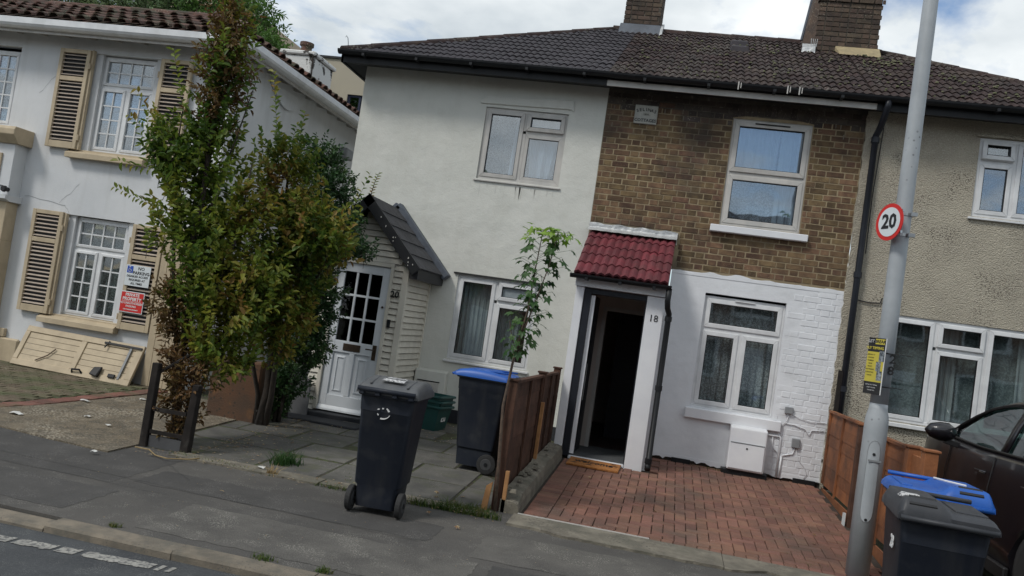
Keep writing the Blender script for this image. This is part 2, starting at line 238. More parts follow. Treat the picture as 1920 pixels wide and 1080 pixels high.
m_fence_o = mat('orange_brown_fence', (0.27, 0.1, 0.035), (0.16, 0.06, 0.026), 3.2, rough=0.7, bump=0.003, bscale=40, vary=0.16, hi=((0.07, 0.035, 0.022), 2.6, 0.5, 0.7, 0.7))
m_raw = mat('bare_timber', (0.42, 0.22, 0.09), (0.34, 0.17, 0.07), 12, rough=0.8, bump=0.002, bscale=60)
m_trellis = mat('weathered_dark_timber', (0.028, 0.024, 0.022), (0.018, 0.016, 0.015), 8, rough=0.95, spec=.15, bump=0.002, bscale=60, hi=((0.07, 0.065, 0.06), 6, 0.55, 0.7, 0.6))
m_rust = mat('brown_rendered_wall', (0.13, 0.065, 0.035), (0.08, 0.052, 0.036), 2.5, rough=0.95, bump=0.006, bscale=50, hi=((0.26, 0.12, 0.04), 4, 0.55, 0.7, 0.7), spots=((0.05, 0.04, 0.03), 18, 0.3))
m_bark = mat('dark_bark', (0.05, 0.038, 0.03), (0.03, 0.025, 0.02), 15, rough=0.95, bump=0.006, bscale=40)
m_bark2 = mat('sapling_bark', (0.13, 0.09, 0.065), (0.08, 0.058, 0.045), 25, rough=0.9, bump=0.003, bscale=60)
m_hornb = leaf_mat('hornbeam_leaf', [(0.04, 0.085, 0.014), (0.065, 0.12, 0.018), (0.11, 0.165, 0.024), (0.17, 0.21, 0.03), (0.24, 0.23, 0.035), (0.2, 0.12, 0.03)], 1.3, transl=.35)
m_hornb2 = leaf_mat('hornbeam_autumn_leaf', [(0.04, 0.085, 0.018), (0.07, 0.125, 0.02), (0.12, 0.17, 0.025), (0.22, 0.22, 0.035), (0.23, 0.15, 0.035), (0.17, 0.08, 0.03)], 1.7, transl=.35)
m_privet = leaf_mat('privet_leaf', [(0.016, 0.045, 0.016), (0.024, 0.065, 0.02), (0.038, 0.09, 0.026), (0.07, 0.12, 0.03)], 2.5, 0.4, 0.15)
m_brownleaf = leaf_mat('withered_leaf', [(0.09, 0.05, 0.022), (0.15, 0.08, 0.03), (0.11, 0.08, 0.025), (0.2, 0.11, 0.045)], 2.5)
m_sapl = leaf_mat('sapling_leaf', [(0.02, 0.06, 0.018), (0.03, 0.08, 0.02), (0.055, 0.12, 0.025)], 3, 0.45)
m_sapl_y = leaf_mat('sapling_young_leaf', [(0.1, 0.22, 0.03), (0.17, 0.3, 0.035), (0.22, 0.34, 0.04)], 3, 0.45)
m_bgleaf = leaf_mat('pale_willow_leaf', [(0.07, 0.12, 0.05), (0.11, 0.17, 0.075), (0.16, 0.21, 0.1), (0.08, 0.12, 0.06)], 0.8)
m_bgleaf2 = leaf_mat('fresh_green_leaf', [(0.06, 0.13, 0.03), (0.09, 0.18, 0.04), (0.13, 0.23, 0.05)], 0.9)
m_grass = leaf_mat('grass_blade', [(0.03, 0.06, 0.012), (0.05, 0.095, 0.018), (0.1, 0.12, 0.03), (0.16, 0.13, 0.06)], 9, 0.6)
m_straw = leaf_mat('dry_grass', [(0.3, 0.22, 0.11), (0.4, 0.3, 0.16)], 9, 0.7)
m_litter = leaf_mat('fallen_leaf', [(0.25, 0.15, 0.06), (0.4, 0.33, 0.2), (0.2, 0.1, 0.04), (0.5, 0.45, 0.35)], 20, 0.8)
m_paper = mat('white_litter', (0.6, 0.6, 0.58), (0.5, 0.5, 0.48), 20, rough=0.8)
m_coir = mat('coir_mat', (0.4, 0.17, 0.05), (0.3, 0.12, 0.035), 30, rough=1, bump=0.006, bscale=180)
m_hallmat = mat('grey_carpet', (0.09, 0.095, 0.1), (0.07, 0.075, 0.08), 20, rough=1, bump=0.003, bscale=250)
m_tan = mat('tan_cladding', (0.4, 0.36, 0.28), (0.37, 0.335, 0.265), 1, rough=0.8)
m_blueframe = mat('dark_blue_frame', (0.01, 0.015, 0.05), (0.012, 0.018, 0.05), 3, rough=0.4)
m_peel = mat('peeling_white_paint', (0.62, 0.62, 0.6), (0.06, 0.055, 0.05), 5, rough=0.9, bump=0.01, bscale=30, ramp=(0.56, 0.6))
m_car = mat('dark_plum_car_paint', (0.011, 0.009, 0.013), (0.01, 0.009, 0.012), 3, rough=0.28, rough2=0.32, metal=0.1, coat=0.6)
m_cartrim = mat('car_black_trim', (0.01, 0.01, 0.011), (0.014, 0.014, 0.015), 3, rough=0.45)
m_opp = mat('opposite_brick', (0.3, 0.19, 0.135), (0.22, 0.14, 0.105), 7, rough=0.9, vary=0.1)
m_grey_slab = mat('grey_board', (0.07, 0.072, 0.075), (0.06, 0.06, 0.063), 4, rough=0.8, bump=0.001, bscale=60)
m_stone = mat('plaque_stone', (0.42, 0.42, 0.38), (0.34, 0.34, 0.31), 14, rough=0.9, bump=0.002, bscale=120)
m_rimgrey = mat('wheel_rim_plastic', (.05, .052, .055), (.04, .042, .045), 5, rough=.5)
m_moss = mat('lichen_moss', (.16, .15, .1), (.09, .1, .05), 20, rough=1, vary=.3)
m_stain = mat('runoff_grime', (.57, .57, .53), (.53, .53, .49), 12, rough=.9)
m_meter = mat('grey_meter_box', (0.24, 0.25, 0.26), (0.2, 0.21, 0.22), 8, rough=0.5)

# ------------------------------------------------------------------ mesh helpers
def tag(o, label=None, cat=None, group=None, kind=None):
    if label: o['label'] = label
    if cat: o['category'] = cat
    if group: o['group'] = group
    if kind: o['kind'] = kind
    return o

def thing(name, label, cat, loc=(0, 0, 0), rotz=0.0, group=None, local=False, rot=None):
    o = bpy.data.objects.new(name, None); C.objects.link(o); o.empty_display_size = 0.2
    o.location = loc; o.rotation_euler = rot if rot else (0, 0, rotz); tag(o, label, cat, group)
    o['_local'] = 1 if local else 0
    return o

def attach(o, parent):
    if parent is not None:
        o.parent = parent
        if parent.type == 'EMPTY' and not parent.get('_local', 0):
            o.matrix_parent_inverse = Matrix.Translation(-Vector(parent.location))

class MB:
    def __init__(s): s.v = []; s.f = []
    def add(s, vs, fs):
        n = len(s.v); s.v += [tuple(p) for p in vs]; s.f += [tuple(i + n for i in q) for q in fs]; return s
    def box(s, x0, x1, y0, y1, z0, z1):
        return s.add([(x0, y0, z0), (x1, y0, z0), (x1, y1, z0), (x0, y1, z0), (x0, y0, z1), (x1, y0, z1), (x1, y1, z1), (x0, y1, z1)],
                     [(0, 3, 2, 1), (4, 5, 6, 7), (0, 1, 5, 4), (1, 2, 6, 5), (2, 3, 7, 6), (3, 0, 4, 7)])
    def hexa(s, b, t):
        return s.add(list(b) + list(t), [(0, 3, 2, 1), (4, 5, 6, 7), (0, 1, 5, 4), (1, 2, 6, 5), (2, 3, 7, 6), (3, 0, 4, 7)])
    def quad(s, a, b, c, d): return s.add([a, b, c, d], [(0, 1, 2, 3)])
    def grid(s, fn, nu, nv):
        vs = [fn(i / nu, j / nv) for j in range(nv + 1) for i in range(nu + 1)]
        return s.add(vs, [(j * (nu + 1) + i, j * (nu + 1) + i + 1, (j + 1) * (nu + 1) + i + 1, (j + 1) * (nu + 1) + i) for j in range(nv) for i in range(nu)])
    def tube(s, pts, r, n=8, caps=True):
        pts = [Vector(p) for p in pts]; rs = r if isinstance(r, (list, tuple)) else [r] * len(pts)
        vs = []; prev = None
        for i, p in enumerate(pts):
            d = (pts[min(i + 1, len(pts) - 1)] - pts[max(i - 1, 0)]).normalized()
            a = prev if prev is not None else (Vector((0, 0, 1)) if abs(d.z) < 0.9 else Vector((1, 0, 0)))
            u = (a - d * a.dot(d)).normalized(); prev = u; w = d.cross(u)
            for k in range(n):
                t = 2 * math.pi * k / n; vs.append(p + (u * math.cos(t) + w * math.sin(t)) * rs[i])
        fs = [(i * n + k, i * n + (k + 1) % n, (i + 1) * n + (k + 1) % n, (i + 1) * n + k) for i in range(len(pts) - 1) for k in range(n)]
        if caps: fs += [tuple(range(n - 1, -1, -1)), tuple(range((len(pts) - 1) * n, len(pts) * n))]
        return s.add(vs, fs)
    def prism(s, poly, axis, a, b):
        """extrude a 2D polygon along an axis ('x': poly in yz, 'y': poly in xz, 'z': poly in xy)"""
        def mk(p, t): return {'x': (t, p[0], p[1]), 'y': (p[0], t, p[1]), 'z': (p[0], p[1], t)}[axis]
        n = len(poly); vs = [mk(p, a) for p in poly] + [mk(p, b) for p in poly]
        fs = [tuple(range(n)), tuple(range(2 * n - 1, n - 1, -1))] + [(i, i + n, (i + 1) % n + n, (i + 1) % n) for i in range(n)]
        return s.add(vs, fs)
    def lathe(s, prof, c, axis='z', n=20):
        vs = []
        for r, h in prof:
            for k in range(n):
                t = 2 * math.pi * k / n; a, b = r * math.cos(t), r * math.sin(t)
                vs.append({'z': (c[0] + a, c[1] + b, c[2] + h), 'x': (c[0] + h, c[1] + a, c[2] + b), 'y': (c[0] + a, c[1] + h, c[2] + b)}[axis])
        fs = [(i * n + k, i * n + (k + 1) % n, (i + 1) * n + (k + 1) % n, (i + 1) * n + k) for i in range(len(prof) - 1) for k in range(n)]
        fs += [tuple(range(n - 1, -1, -1)), tuple(range((len(prof) - 1) * n, len(prof) * n))]
        return s.add(vs, fs)
    def mesh(s, name, m, smooth=False, fix=True):
        me = bpy.data.meshes.new(name); me.from_pydata(s.v, [], s.f)
        if fix:
            bm = bmesh.new(); bm.from_mesh(me); bmesh.ops.recalc_face_normals(bm, faces=bm.faces); bm.to_mesh(me); bm.free()
        me.materials.append(m)
        if smooth: me.polygons.foreach_set('use_smooth', [True] * len(me.polygons))
        me.update(); return me
    def build(s, name, m, parent=None, smooth=False, bevel=0.0, seg=1, kind=None, fix=True, label=None):
        o = bpy.data.objects.new(name, s.mesh(name, m, smooth, fix)); C.objects.link(o); attach(o, parent)
        if bevel:
            b = o.modifiers.new('bevel', 'BEVEL'); b.width = bevel; b.segments = seg; b.limit_method = 'ANGLE'; b.angle_limit = R(35)
        if kind: o['kind'] = kind
        if label: o['label'] = label
        return o

def place(name, me, parent, loc, rot=(0, 0, 0), scale=(1, 1, 1)):
    o = bpy.data.objects.new(name, me); C.objects.link(o); o.location = loc; o.rotation_euler = rot; o.scale = scale; attach(o, parent); return o

def np_mesh(name, verts, quads, m, smooth=False):
    """fast mesh from numpy arrays of vertices and quads"""
    me = bpy.data.meshes.new(name); nv, nf = len(verts), len(quads); k = quads.shape[1]
    me.vertices.add(nv); me.vertices.foreach_set('co', verts.astype(np.float32).ravel())
    me.loops.add(nf * k); me.loops.foreach_set('vertex_index', quads.astype(np.int32).ravel())
    me.polygons.add(nf); me.polygons.foreach_set('loop_start', np.arange(0, nf * k, k, dtype=np.int32))
    me.update(calc_edges=True); me.materials.append(m)
    if smooth: me.polygons.foreach_set('use_smooth', [True] * nf)
    return me

def text(name, s, size, loc, m, parent, rot=(math.pi / 2, 0, 0), ext=0.0015, align='CENTER', bold=0.0, sx=1.0, kind=None):
    cu = bpy.data.curves.new(name, 'FONT'); cu.body = s; cu.size = size; cu.extrude = ext; cu.align_x = align; cu.align_y = 'CENTER'; cu.offset = bold; cu.resolution_u = 2
    t = bpy.data.objects.new(name + '_tmp', cu); C.objects.link(t)
    bpy.context.view_layer.update()
    me = bpy.data.meshes.new_from_object(t.evaluated_get(bpy.context.evaluated_depsgraph_get()))
    bpy.data.objects.remove(t); bpy.data.curves.remove(cu)
    me.materials.clear(); me.materials.append(m)
    return place(name, me, parent, loc, rot, (sx, 1, 1))

def gnd(y):
    return 0.0 if y < 5 else 0.03 * (y - 5) if y < 7.3 else 0.069 + 0.0475 * (y - 7.3) if y < 11.1 else 0.25

def sheet(name, poly, z_off, m, parent=None, thick=0.0, kind='structure', nx=None, jitter=0.0):
    """ground sheet following the ground profile: polygon cut by lines of constant y every 0.4 m"""
    bm = bmesh.new(); vs = [bm.verts.new((x, y, 0)) for x, y in poly]; bm.faces.new(vs)
    y0, y1 = min(p[1] for p in poly), max(p[1] for p in poly)
    for yy in [5.0, 7.3, 11.1]:
        if y0 < yy < y1:
            bmesh.ops.bisect_plane(bm, geom=bm.verts[:] + bm.edges[:] + bm.faces[:], plane_co=(0, yy, 0), plane_no=(0, 1, 0))
    for v in bm.verts: v.co.z = gnd(v.co.y) + z_off
    if thick:
        r = bmesh.ops.extrude_face_region(bm, geom=bm.faces[:])
        for e_ in r['geom']:
            if isinstance(e_, bmesh.types.BMVert): e_.co.z -= thick
    bmesh.ops.recalc_face_normals(bm, faces=bm.faces)
    me = bpy.data.meshes.new(name); bm.to_mesh(me); bm.free(); me.materials.append(m)
    if not thick:
        for p in me.polygons:
            if p.normal.z < 0: me.flip_normals(); break
    o = bpy.data.objects.new(name, me); C.objects.link(o); attach(o, parent)
    if kind: o['kind'] = kind
    return o

# ------------------------------------------------------------------ ground, road, kerb
MB().quad((-400, -400, -0.35), (400, -400, -0.35), (400, 400, -0.35), (-400, 400, -0.35)).build('ground', mat('far_ground', (0.07, 0.075, 0.05), (0.09, 0.085, 0.07), 0.1, rough=1), kind='structure')
sheet('garden_ground', [(-60, 7.0), (60, 7.0), (60, 26), (-60, 26)], -0.035, m_soil)
MB().box(-60, 60, -1.3, 4.9, -0.3, -0.06).build('road', m_road, kind='structure')
MB().box(-60, 60, -6.0, -1.3, -0.3, 0.03).build('far_pavement', m_pave, kind='structure')
sheet('pavement', [(-60, 4.988), (60, 4.988), (60, 7.3), (-60, 7.3)], -0.004, m_pave, thick=0.12)
def wobbly(x0, x1, y0, y1, n, j, seed):
    r = random.Random(seed); p = []
    for i in range(n): p.append((x0 + (x1 - x0) * i / n, y0 + r.uniform(-j, j)))
    for i in range(max(2, n // 2)): p.append((x1 + r.uniform(-j, j), y0 + (y1 - y0) * i / max(2, n // 2)))
    for i in range(n): p.append((x1 - (x1 - x0) * i / n, y1 + r.uniform(-j, j)))
    for i in range(max(2, n // 2)): p.append((x0 + r.uniform(-j, j), y1 - (y1 - y0) * i / max(2, n // 2)))
    return p
for k, (a, mm) in enumerate([((-9.0, -4.1, 5.9, 6.95), m_pave2), ((-5.6, -3.9, 5.15, 5.75), m_pave2), ((-4.0, -1.55, 6.05, 6.5), m_pave2), ((-3.3, -1.1, 5.1, 5.8), m_pave3), ((-1.2, 1.4, 5.9, 6.6), m_pave3), ((-1.0, 0.9, 5.2, 5.8), m_pave2)]):
    sheet('pavement_patch', wobbly(*a, 30, 0.012, k), -0.0025 + 0.0003 * k, mm)
m_crack = mat('crack_filler', (.04, .04, .04), (.075, .074, .07), 25, rough=1, ramp=(.45, .55))
# trench seams across the footway
def seam(pts, w=0.006, z=0.009):
    q = MB()
    for (a, b) in zip(pts[:-1], pts[1:]):
        d = Vector((b[0] - a[0], b[1] - a[1])).normalized(); nrm = Vector((-d.y, d.x)) * w / 2
        q.quad((a[0] + nrm.x, a[1] + nrm.y, gnd(a[1]) + z), (a[0] - nrm.x, a[1] - nrm.y, gnd(a[1]) + z), (b[0] - nrm.x, b[1] - nrm.y, gnd(b[1]) + z), (b[0] + nrm.x, b[1] + nrm.y, gnd(b[1]) + z))
    q.build('pavement_crack', m_crack, kind='structure')
def wob(a, b, n, j, seed):
    r = random.Random(seed); return [(a[0] + (b[0] - a[0]) * i / n + r.uniform(-j, j), a[1] + (b[1] - a[1]) * i / n + r.uniform(-j, j)) for i in range(n + 1)]
seam(wob((-7.5, 6.22), (-1.6, 6.0), 60, 0.006, 1), .005); seam(wob((-7, 5.95), (-3.6, 5.88), 36, 0.006, 2), .004); seam(wob((-4.45, 6.98), (-3.7, 6.35), 16, 0.008, 3), .005)

kerbs = bpy.data.objects.new('kerb', None); C.objects.link(kerbs); kerbs['kind'] = 'structure'; kerbs['_local'] = 1
def kerb_mesh(drop):
    top = -0.028 if drop else 0.0
    pr = [(4.815, -0.2), (4.985, -0.2), (4.985, top), (4.835, top - 0.003), (4.818, top - 0.018)]
    b = MB().prism(pr, 'x', 0.004, 0.910); return b.mesh('kerb_stone', m_kerb)
km, kd = kerb_mesh(False), kerb_mesh(True)
for i in range(-8, 14):
    x = -3.76 + 0.915 * i
    o = place('kerb_stone', kd if i < 0 and i > -6 else km, kerbs, (x, random.uniform(-0.004, 0.004), random.uniform(-0.003, 0.003)), (0, 0, random.uniform(-0.003, 0.003)))
q = MB(); r = random.Random(5)
for (xa, xb) in ((-6.2, -4.2), (-3.95, -3.33), (-3.29, -2.72)):
    n = int((xb - xa) / 0.03); ys = 4.60 + 0.09 * (np.linspace(xa, xb, n + 1) + 3.4)
    for i in range(n):
        a, b = xa + (xb - xa) * i / n, xa + (xb - xa) * (i + 1) / n; j = [r.uniform(-0.008, 0.008) for _ in range(2)]
        if r.random() < 0.05: continue
        q.quad((a, ys[i] - 0.05 + j[0], -0.056), (b, ys[i + 1] - 0.05 + j[0], -0.056), (b, ys[i + 1] + 0.05 + j[1], -0.056), (a, ys[i] + 0.05 + j[1], -0.056))
q.build('road_marking', m_line, kind='structure')

# concrete edge of the brick drive, garden edgings
def edge_strip(name, x0, x1, yb, yf, n, jit, m, zt, seed, cut=None):
    r = random.Random(seed); front = [(x0 + (x1 - x0) * i / n, yf + r.uniform(-jit, jit) - (cut(x0 + (x1 - x0) * i / n) if cut else 0)) for i in range(n + 1)]
    return sheet(name, front + [(x1, yb), (x0, yb)], zt, m, thick=0.08)
edge_strip('drive_edge_concrete', -1.13, 0.62, 7.235, 6.83, 30, 0.014, m_conc, 0.018, 3, lambda x: -0.06 if x < -0.75 else 0)
edge_strip('drive_edge_concrete', 0.626, 2.3, 7.235, 6.82, 30, 0.018, m_conc, 0.015, 4, lambda x: -0.13 * math.exp(-((x - 0.95) / 0.18) ** 2))
MB().hexa([(-1.1, 7.238, gnd(7.24) - .03), (0.03, 7.238, gnd(7.24) - .03), (0.03, 7.262, gnd(7.25) - .03), (-1.1, 7.262, gnd(7.25) - .03)],
          [(-1.1, 7.244, gnd(7.24) + .023), (0.03, 7.244, gnd(7.24) + .023), (0.03, 7.256, gnd(7.25) + .023), (-1.1, 7.256, gnd(7.25) + .023)]).build('drive_edge_bead', m_upvc_d, kind='structure')
edge_strip('garden_edge_concrete', -4.3, -2.85, 7.17, 6.98, 16, 0.008, m_conc, 0.014, 8)
edge_strip('garden_edge_concrete', -2.845, -1.32, 7.2, 7.02, 16, 0.008, m_conc, 0.008, 9)

# brick drive of the brick house: herringbone
drive = sheet('brick_driveway', [(-1.1, 7.2), (2.02, 7.2), (2.02, 11.3), (-1.1, 11.3)], -0.012, m_sand)
def pave_mesh(name, w, l, h, m, ch=0.004):
    a, b = w / 2, l / 2
    q = MB().hexa([(-a, -b, -h), (a, -b, -h), (a, b, -h), (-a, b, -h)], [(-a, -b, -ch), (a, -b, -ch), (a, b, -ch), (-a, b, -ch)])
    q.f.pop(1); c = ch
    q.add([(-a, -b, -ch), (a, -b, -ch), (a, b, -ch), (-a, b, -ch), (-a + c, -b + c, 0), (a - c, -b + c, 0), (a - c, b - c, 0), (-a + c, b - c, 0)], [(4, 5, 6, 7), (0, 1, 5, 4), (1, 2, 6, 5), (2, 3, 7, 6), (3, 0, 4, 7)])
    return q.mesh(name, m)
W = 0.1
def herring(x0, x1, y0, y1, skip=None):
    P = []
    for ix in range(-1, int((x1 - x0) / W) + 1):
        for iy in range(-1, int((y1 - y0) / W) + 1):
            k = (ix - iy) % 4; cx, cy = x0 + ix * W, y0 + iy * W
            if k == 0: ax, ay, bx, by = cx, cy, cx + 2 * W, cy + W
            elif k == 3: ax, ay, bx, by = cx, cy, cx + W, cy + 2 * W
            else: continue
            ax, ay, bx, by = max(ax, x0), max(ay, y0), min(bx, x1), min(by, y1)
            if bx - ax < 0.04 or by - ay < 0.04: continue
            if skip and skip((ax + bx) / 2, (ay + by) / 2): continue
            P.append((ax, ay, bx, by))
    for ix in range(0, 1): pass
    return P
def lay(P, parent, m, name, zoff, limit, key, tilt=0.012, gap=0.0035):
    P = sorted(P, key=key); cache = {}; rest = MB(); rr = random.Random(3)
    for i, (ax, ay, bx, by) in enumerate(P):
        w, l = round(bx - ax - 2 * gap, 3), round(by - ay - 2 * gap, 3); cx, cy = (ax + bx) / 2, (ay + by) / 2
        rx, ry = rr.uniform(-tilt, tilt), rr.uniform(-tilt, tilt); sl = math.atan(0.0475 if cy > 7.3 else 0.03); z = gnd(cy) + zoff + rr.uniform(-0.002, 0.002)
        if (w, l) not in cache: cache[(w, l)] = pave_mesh(name, w, l, 0.03, m)
        if i < limit: place(name, cache[(w, l)], parent, (cx + rr.uniform(-.001, .001), cy + rr.uniform(-.001, .001), z), (sl + rx, ry, rr.uniform(-0.008, 0.008)))
        else:
            mt = Matrix.Translation((cx, cy, z)) @ Euler((sl + rx, ry, 0)).to_matrix().to_4x4(); me = cache[(w, l)]
            rest.add([mt @ v.co for v in me.vertices], [tuple(p.vertices) for p in me.polygons])
    if rest.v: rest.build(name, m, parent, kind='stuff', fix=False)
in_porch = lambda x, y: (x < -0.05 and y > 10.1)
PV = herring(-0.86, 1.98, 7.365, 11.28, in_porch)
PV += [(-1.07, 7.365 + .1 * i, -0.86, 7.465 + .1 * i) for i in range(27)]
PV += [(-1.07 + .1 * i, 7.265, -0.97 + .1 * i, 7.365) for i in range(31)]
lay(PV, drive, m_paver, 'paver', 0.006, 299, lambda p: p[1])

# left forecourt: aggregate apron, red edging, mossy pavers
sheet('aggregate_forecourt', [(-4.72, 6.7), (-4.72, 9.6), (-6.1, 9.75), (-6.2, 9.3), (-6.32, 8.6), (-6.42, 8.0), (-6.62, 7.35), (-7.1, 7.0), (-8, 6.88), (-7.2, 6.8), (-6.1, 6.86), (-5.4, 6.76)], 0.012, m_aggr, thick=0.05)
fc = sheet('mossy_forecourt', [(-13, 6.9), (-6.3, 6.9), (-6.3, 10.2), (-13, 10.2)], -0.006, m_soil)
EP = [(-7.1, 7.02), (-6.68, 7.37), (-6.5, 7.98), (-6.42, 8.6), (-6.3, 9.3), (-6.22, 9.8)]
em = pave_mesh('edging_brick', 0.205, 0.1, 0.03, m_paver_e)
acc = []; 
for (a, b) in zip(EP[:-1], EP[1:]):
    d = math.hypot(b[0] - a[0], b[1] - a[1]); n = int(round(d / 0.104))
    for i in range(n):
        t = (i + .5) / n; acc.append((a[0] + (b[0] - a[0]) * t - 0.06, a[1] + (b[1] - a[1]) * t, math.atan2(b[1] - a[1], b[0] - a[0]) - math.pi / 2))
for x, y, an in acc: place('edging_brick', em, fc, (x, y, gnd(y) + 0.012 + random.uniform(-.003, .003)), (0.04 + random.uniform(-.02, .02), random.uniform(-.03, .03), an + random.uniform(-.03, .03)))
PL = [(x, y, x + .2, y + .1) for k in range(29) for x in np.arange(-9.4 + (k % 2) * .1, -6.4, .2) for y in [7.0 + .1 * k] if x + .2 < np.interp(y + .05, [p[1] for p in EP], [p[0] for p in EP]) - 0.17 and x > -.93 * y - .1]
lay(PL, fc, m_paver_m, 'paver', 0.006, 299, lambda p: p[1] - .3 * p[0], tilt=0.03, gap=0.005)

# slabs in front of the cream house
gs = sheet('slab_path', [(-4.72, 7.15), (-1.3, 7.15), (-1.3, 11.1), (-4.72, 11.1)], -0.001, m_soil)
slabs = []
ys = [7.2, 7.88, 8.5, 9.12, 9.74, 10.36, 11.0]
offs = [-2.33, -2.95, -2.63, -2.95, -2.6, -2.9]
for r_, (a, b) in enumerate(zip(ys[:-1], ys[1:])):
    x = offs[r_] - 0.62 * 4
    while x < -1.35:
        ax, bx = max(x, -4.7), min(x + 0.615, -1.36)
        if bx - ax > 0.12 and not ((a > 10.0) and bx < -3.2 and False): slabs.append((ax, a, bx, b))
        x += 0.62
scache = {}
for (ax, ay, bx, by) in slabs:
    me = pave_mesh('slab', bx - ax - 0.02, by - ay - 0.045, 0.03, m_slab, 0.006)
    cy = (ay + by) / 2; place('slab', me, gs, ((ax + bx) / 2, cy, gnd(cy) + 0.004 + random.uniform(-.004, .004)), (math.atan(.0475) + random.uniform(-.012, .012), random.uniform(-.012, .012), random.uniform(-.008, .008)))

# ------------------------------------------------------------------ building helpers
def wall_holes(name, x0, x1, z0, z1, y, holes, m, parent, depth=0.12, reveal_m=None, kind=None):
    """front wall at y facing -Y with openings [(x0,x1,z0,z1)], reveals running back by depth"""
    xs = sorted({x0, x1, *[h[0] for h in holes], *[h[1] for h in holes]}); zs = sorted({z0, z1, *[h[2] for h in holes], *[h[3] for h in holes]})
    q = MB(); inside = lambda x, z: any(h[0] < x < h[1] and h[2] < z < h[3] for h in holes)
    for a, b in zip(xs[:-1], xs[1:]):
        for c, d in zip(zs[:-1], zs[1:]):
            if not inside((a + b) / 2, (c + d) / 2): q.quad((a, y, c), (b, y, c), (b, y, d), (a, y, d))
    for (a, b, c, d) in holes:
        e_ = y + depth
        q.quad((a, y, c), (a, e_, c), (b, e_, c), (b, y, c)); q.quad((a, y, d), (b, y, d), (b, e_, d), (a, e_, d))
        q.quad((a, y, c), (a, y, d), (a, e_, d), (a, e_, c)); q.quad((b, y, c), (b, e_, c), (b, e_, d), (b, y, d))
    return q.build(name, m, parent, fix=False, kind=kind)

def curtain_mesh(x0, x1, z0, z1, y, folds, amp, seed, flare=0.0, slant=0.0):
    r = random.Random(seed); ph = [r.uniform(0, 6.28) for _ in range(4)]
    def fn(u, v):
        x = x0 + (x1 - x0) * u; s = math.sin(u * folds * 6.283 + ph[0] + 0.6 * math.sin(v * 2 + ph[1])) + 0.5 * math.sin(u * folds * 2.3 * 6.283 + ph[2])
        return (x + (v) * 0 + slant * v * (u - .5) + 0.006 * math.sin(v * 5 + ph[3]), y + amp * s * (1 - 0.45 * v) - flare * (1 - v), z0 + (z1 - z0) * v)
    return MB().grid(fn, max(12, int(folds * 12)), 8)

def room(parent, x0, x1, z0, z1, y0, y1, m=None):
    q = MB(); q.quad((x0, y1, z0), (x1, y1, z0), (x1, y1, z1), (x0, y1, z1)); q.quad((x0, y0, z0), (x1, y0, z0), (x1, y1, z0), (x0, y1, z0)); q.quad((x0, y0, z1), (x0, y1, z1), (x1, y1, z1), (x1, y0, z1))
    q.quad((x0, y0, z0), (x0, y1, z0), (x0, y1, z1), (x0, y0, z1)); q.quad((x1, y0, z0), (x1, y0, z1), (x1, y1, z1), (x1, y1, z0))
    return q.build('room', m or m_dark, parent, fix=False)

def ring(q, x0, x1, z0, z1, w, ya, yb, splay=0.0):
    """rectangular frame of four mitred members, front at ya"""
    s = splay
    o = [(x0, z0), (x1, z0), (x1, z1), (x0, z1)]; i_ = [(x0 + w, z0 + w), (x1 - w, z0 + w), (x1 - w, z1 - w), (x0 + w, z1 - w)]
    for k in range(4):
        a, b, c, d = o[k], o[(k + 1) % 4], i_[(k + 1) % 4], i_[k]
        q.hexa([(a[0], ya + s, a[1]), (b[0], ya + s, b[1]), (c[0], ya, c[1]), (d[0], ya, d[1])], [(a[0], yb, a[1]), (b[0], yb, b[1]), (c[0], yb, c[1]), (d[0], yb, d[1])])
    return q

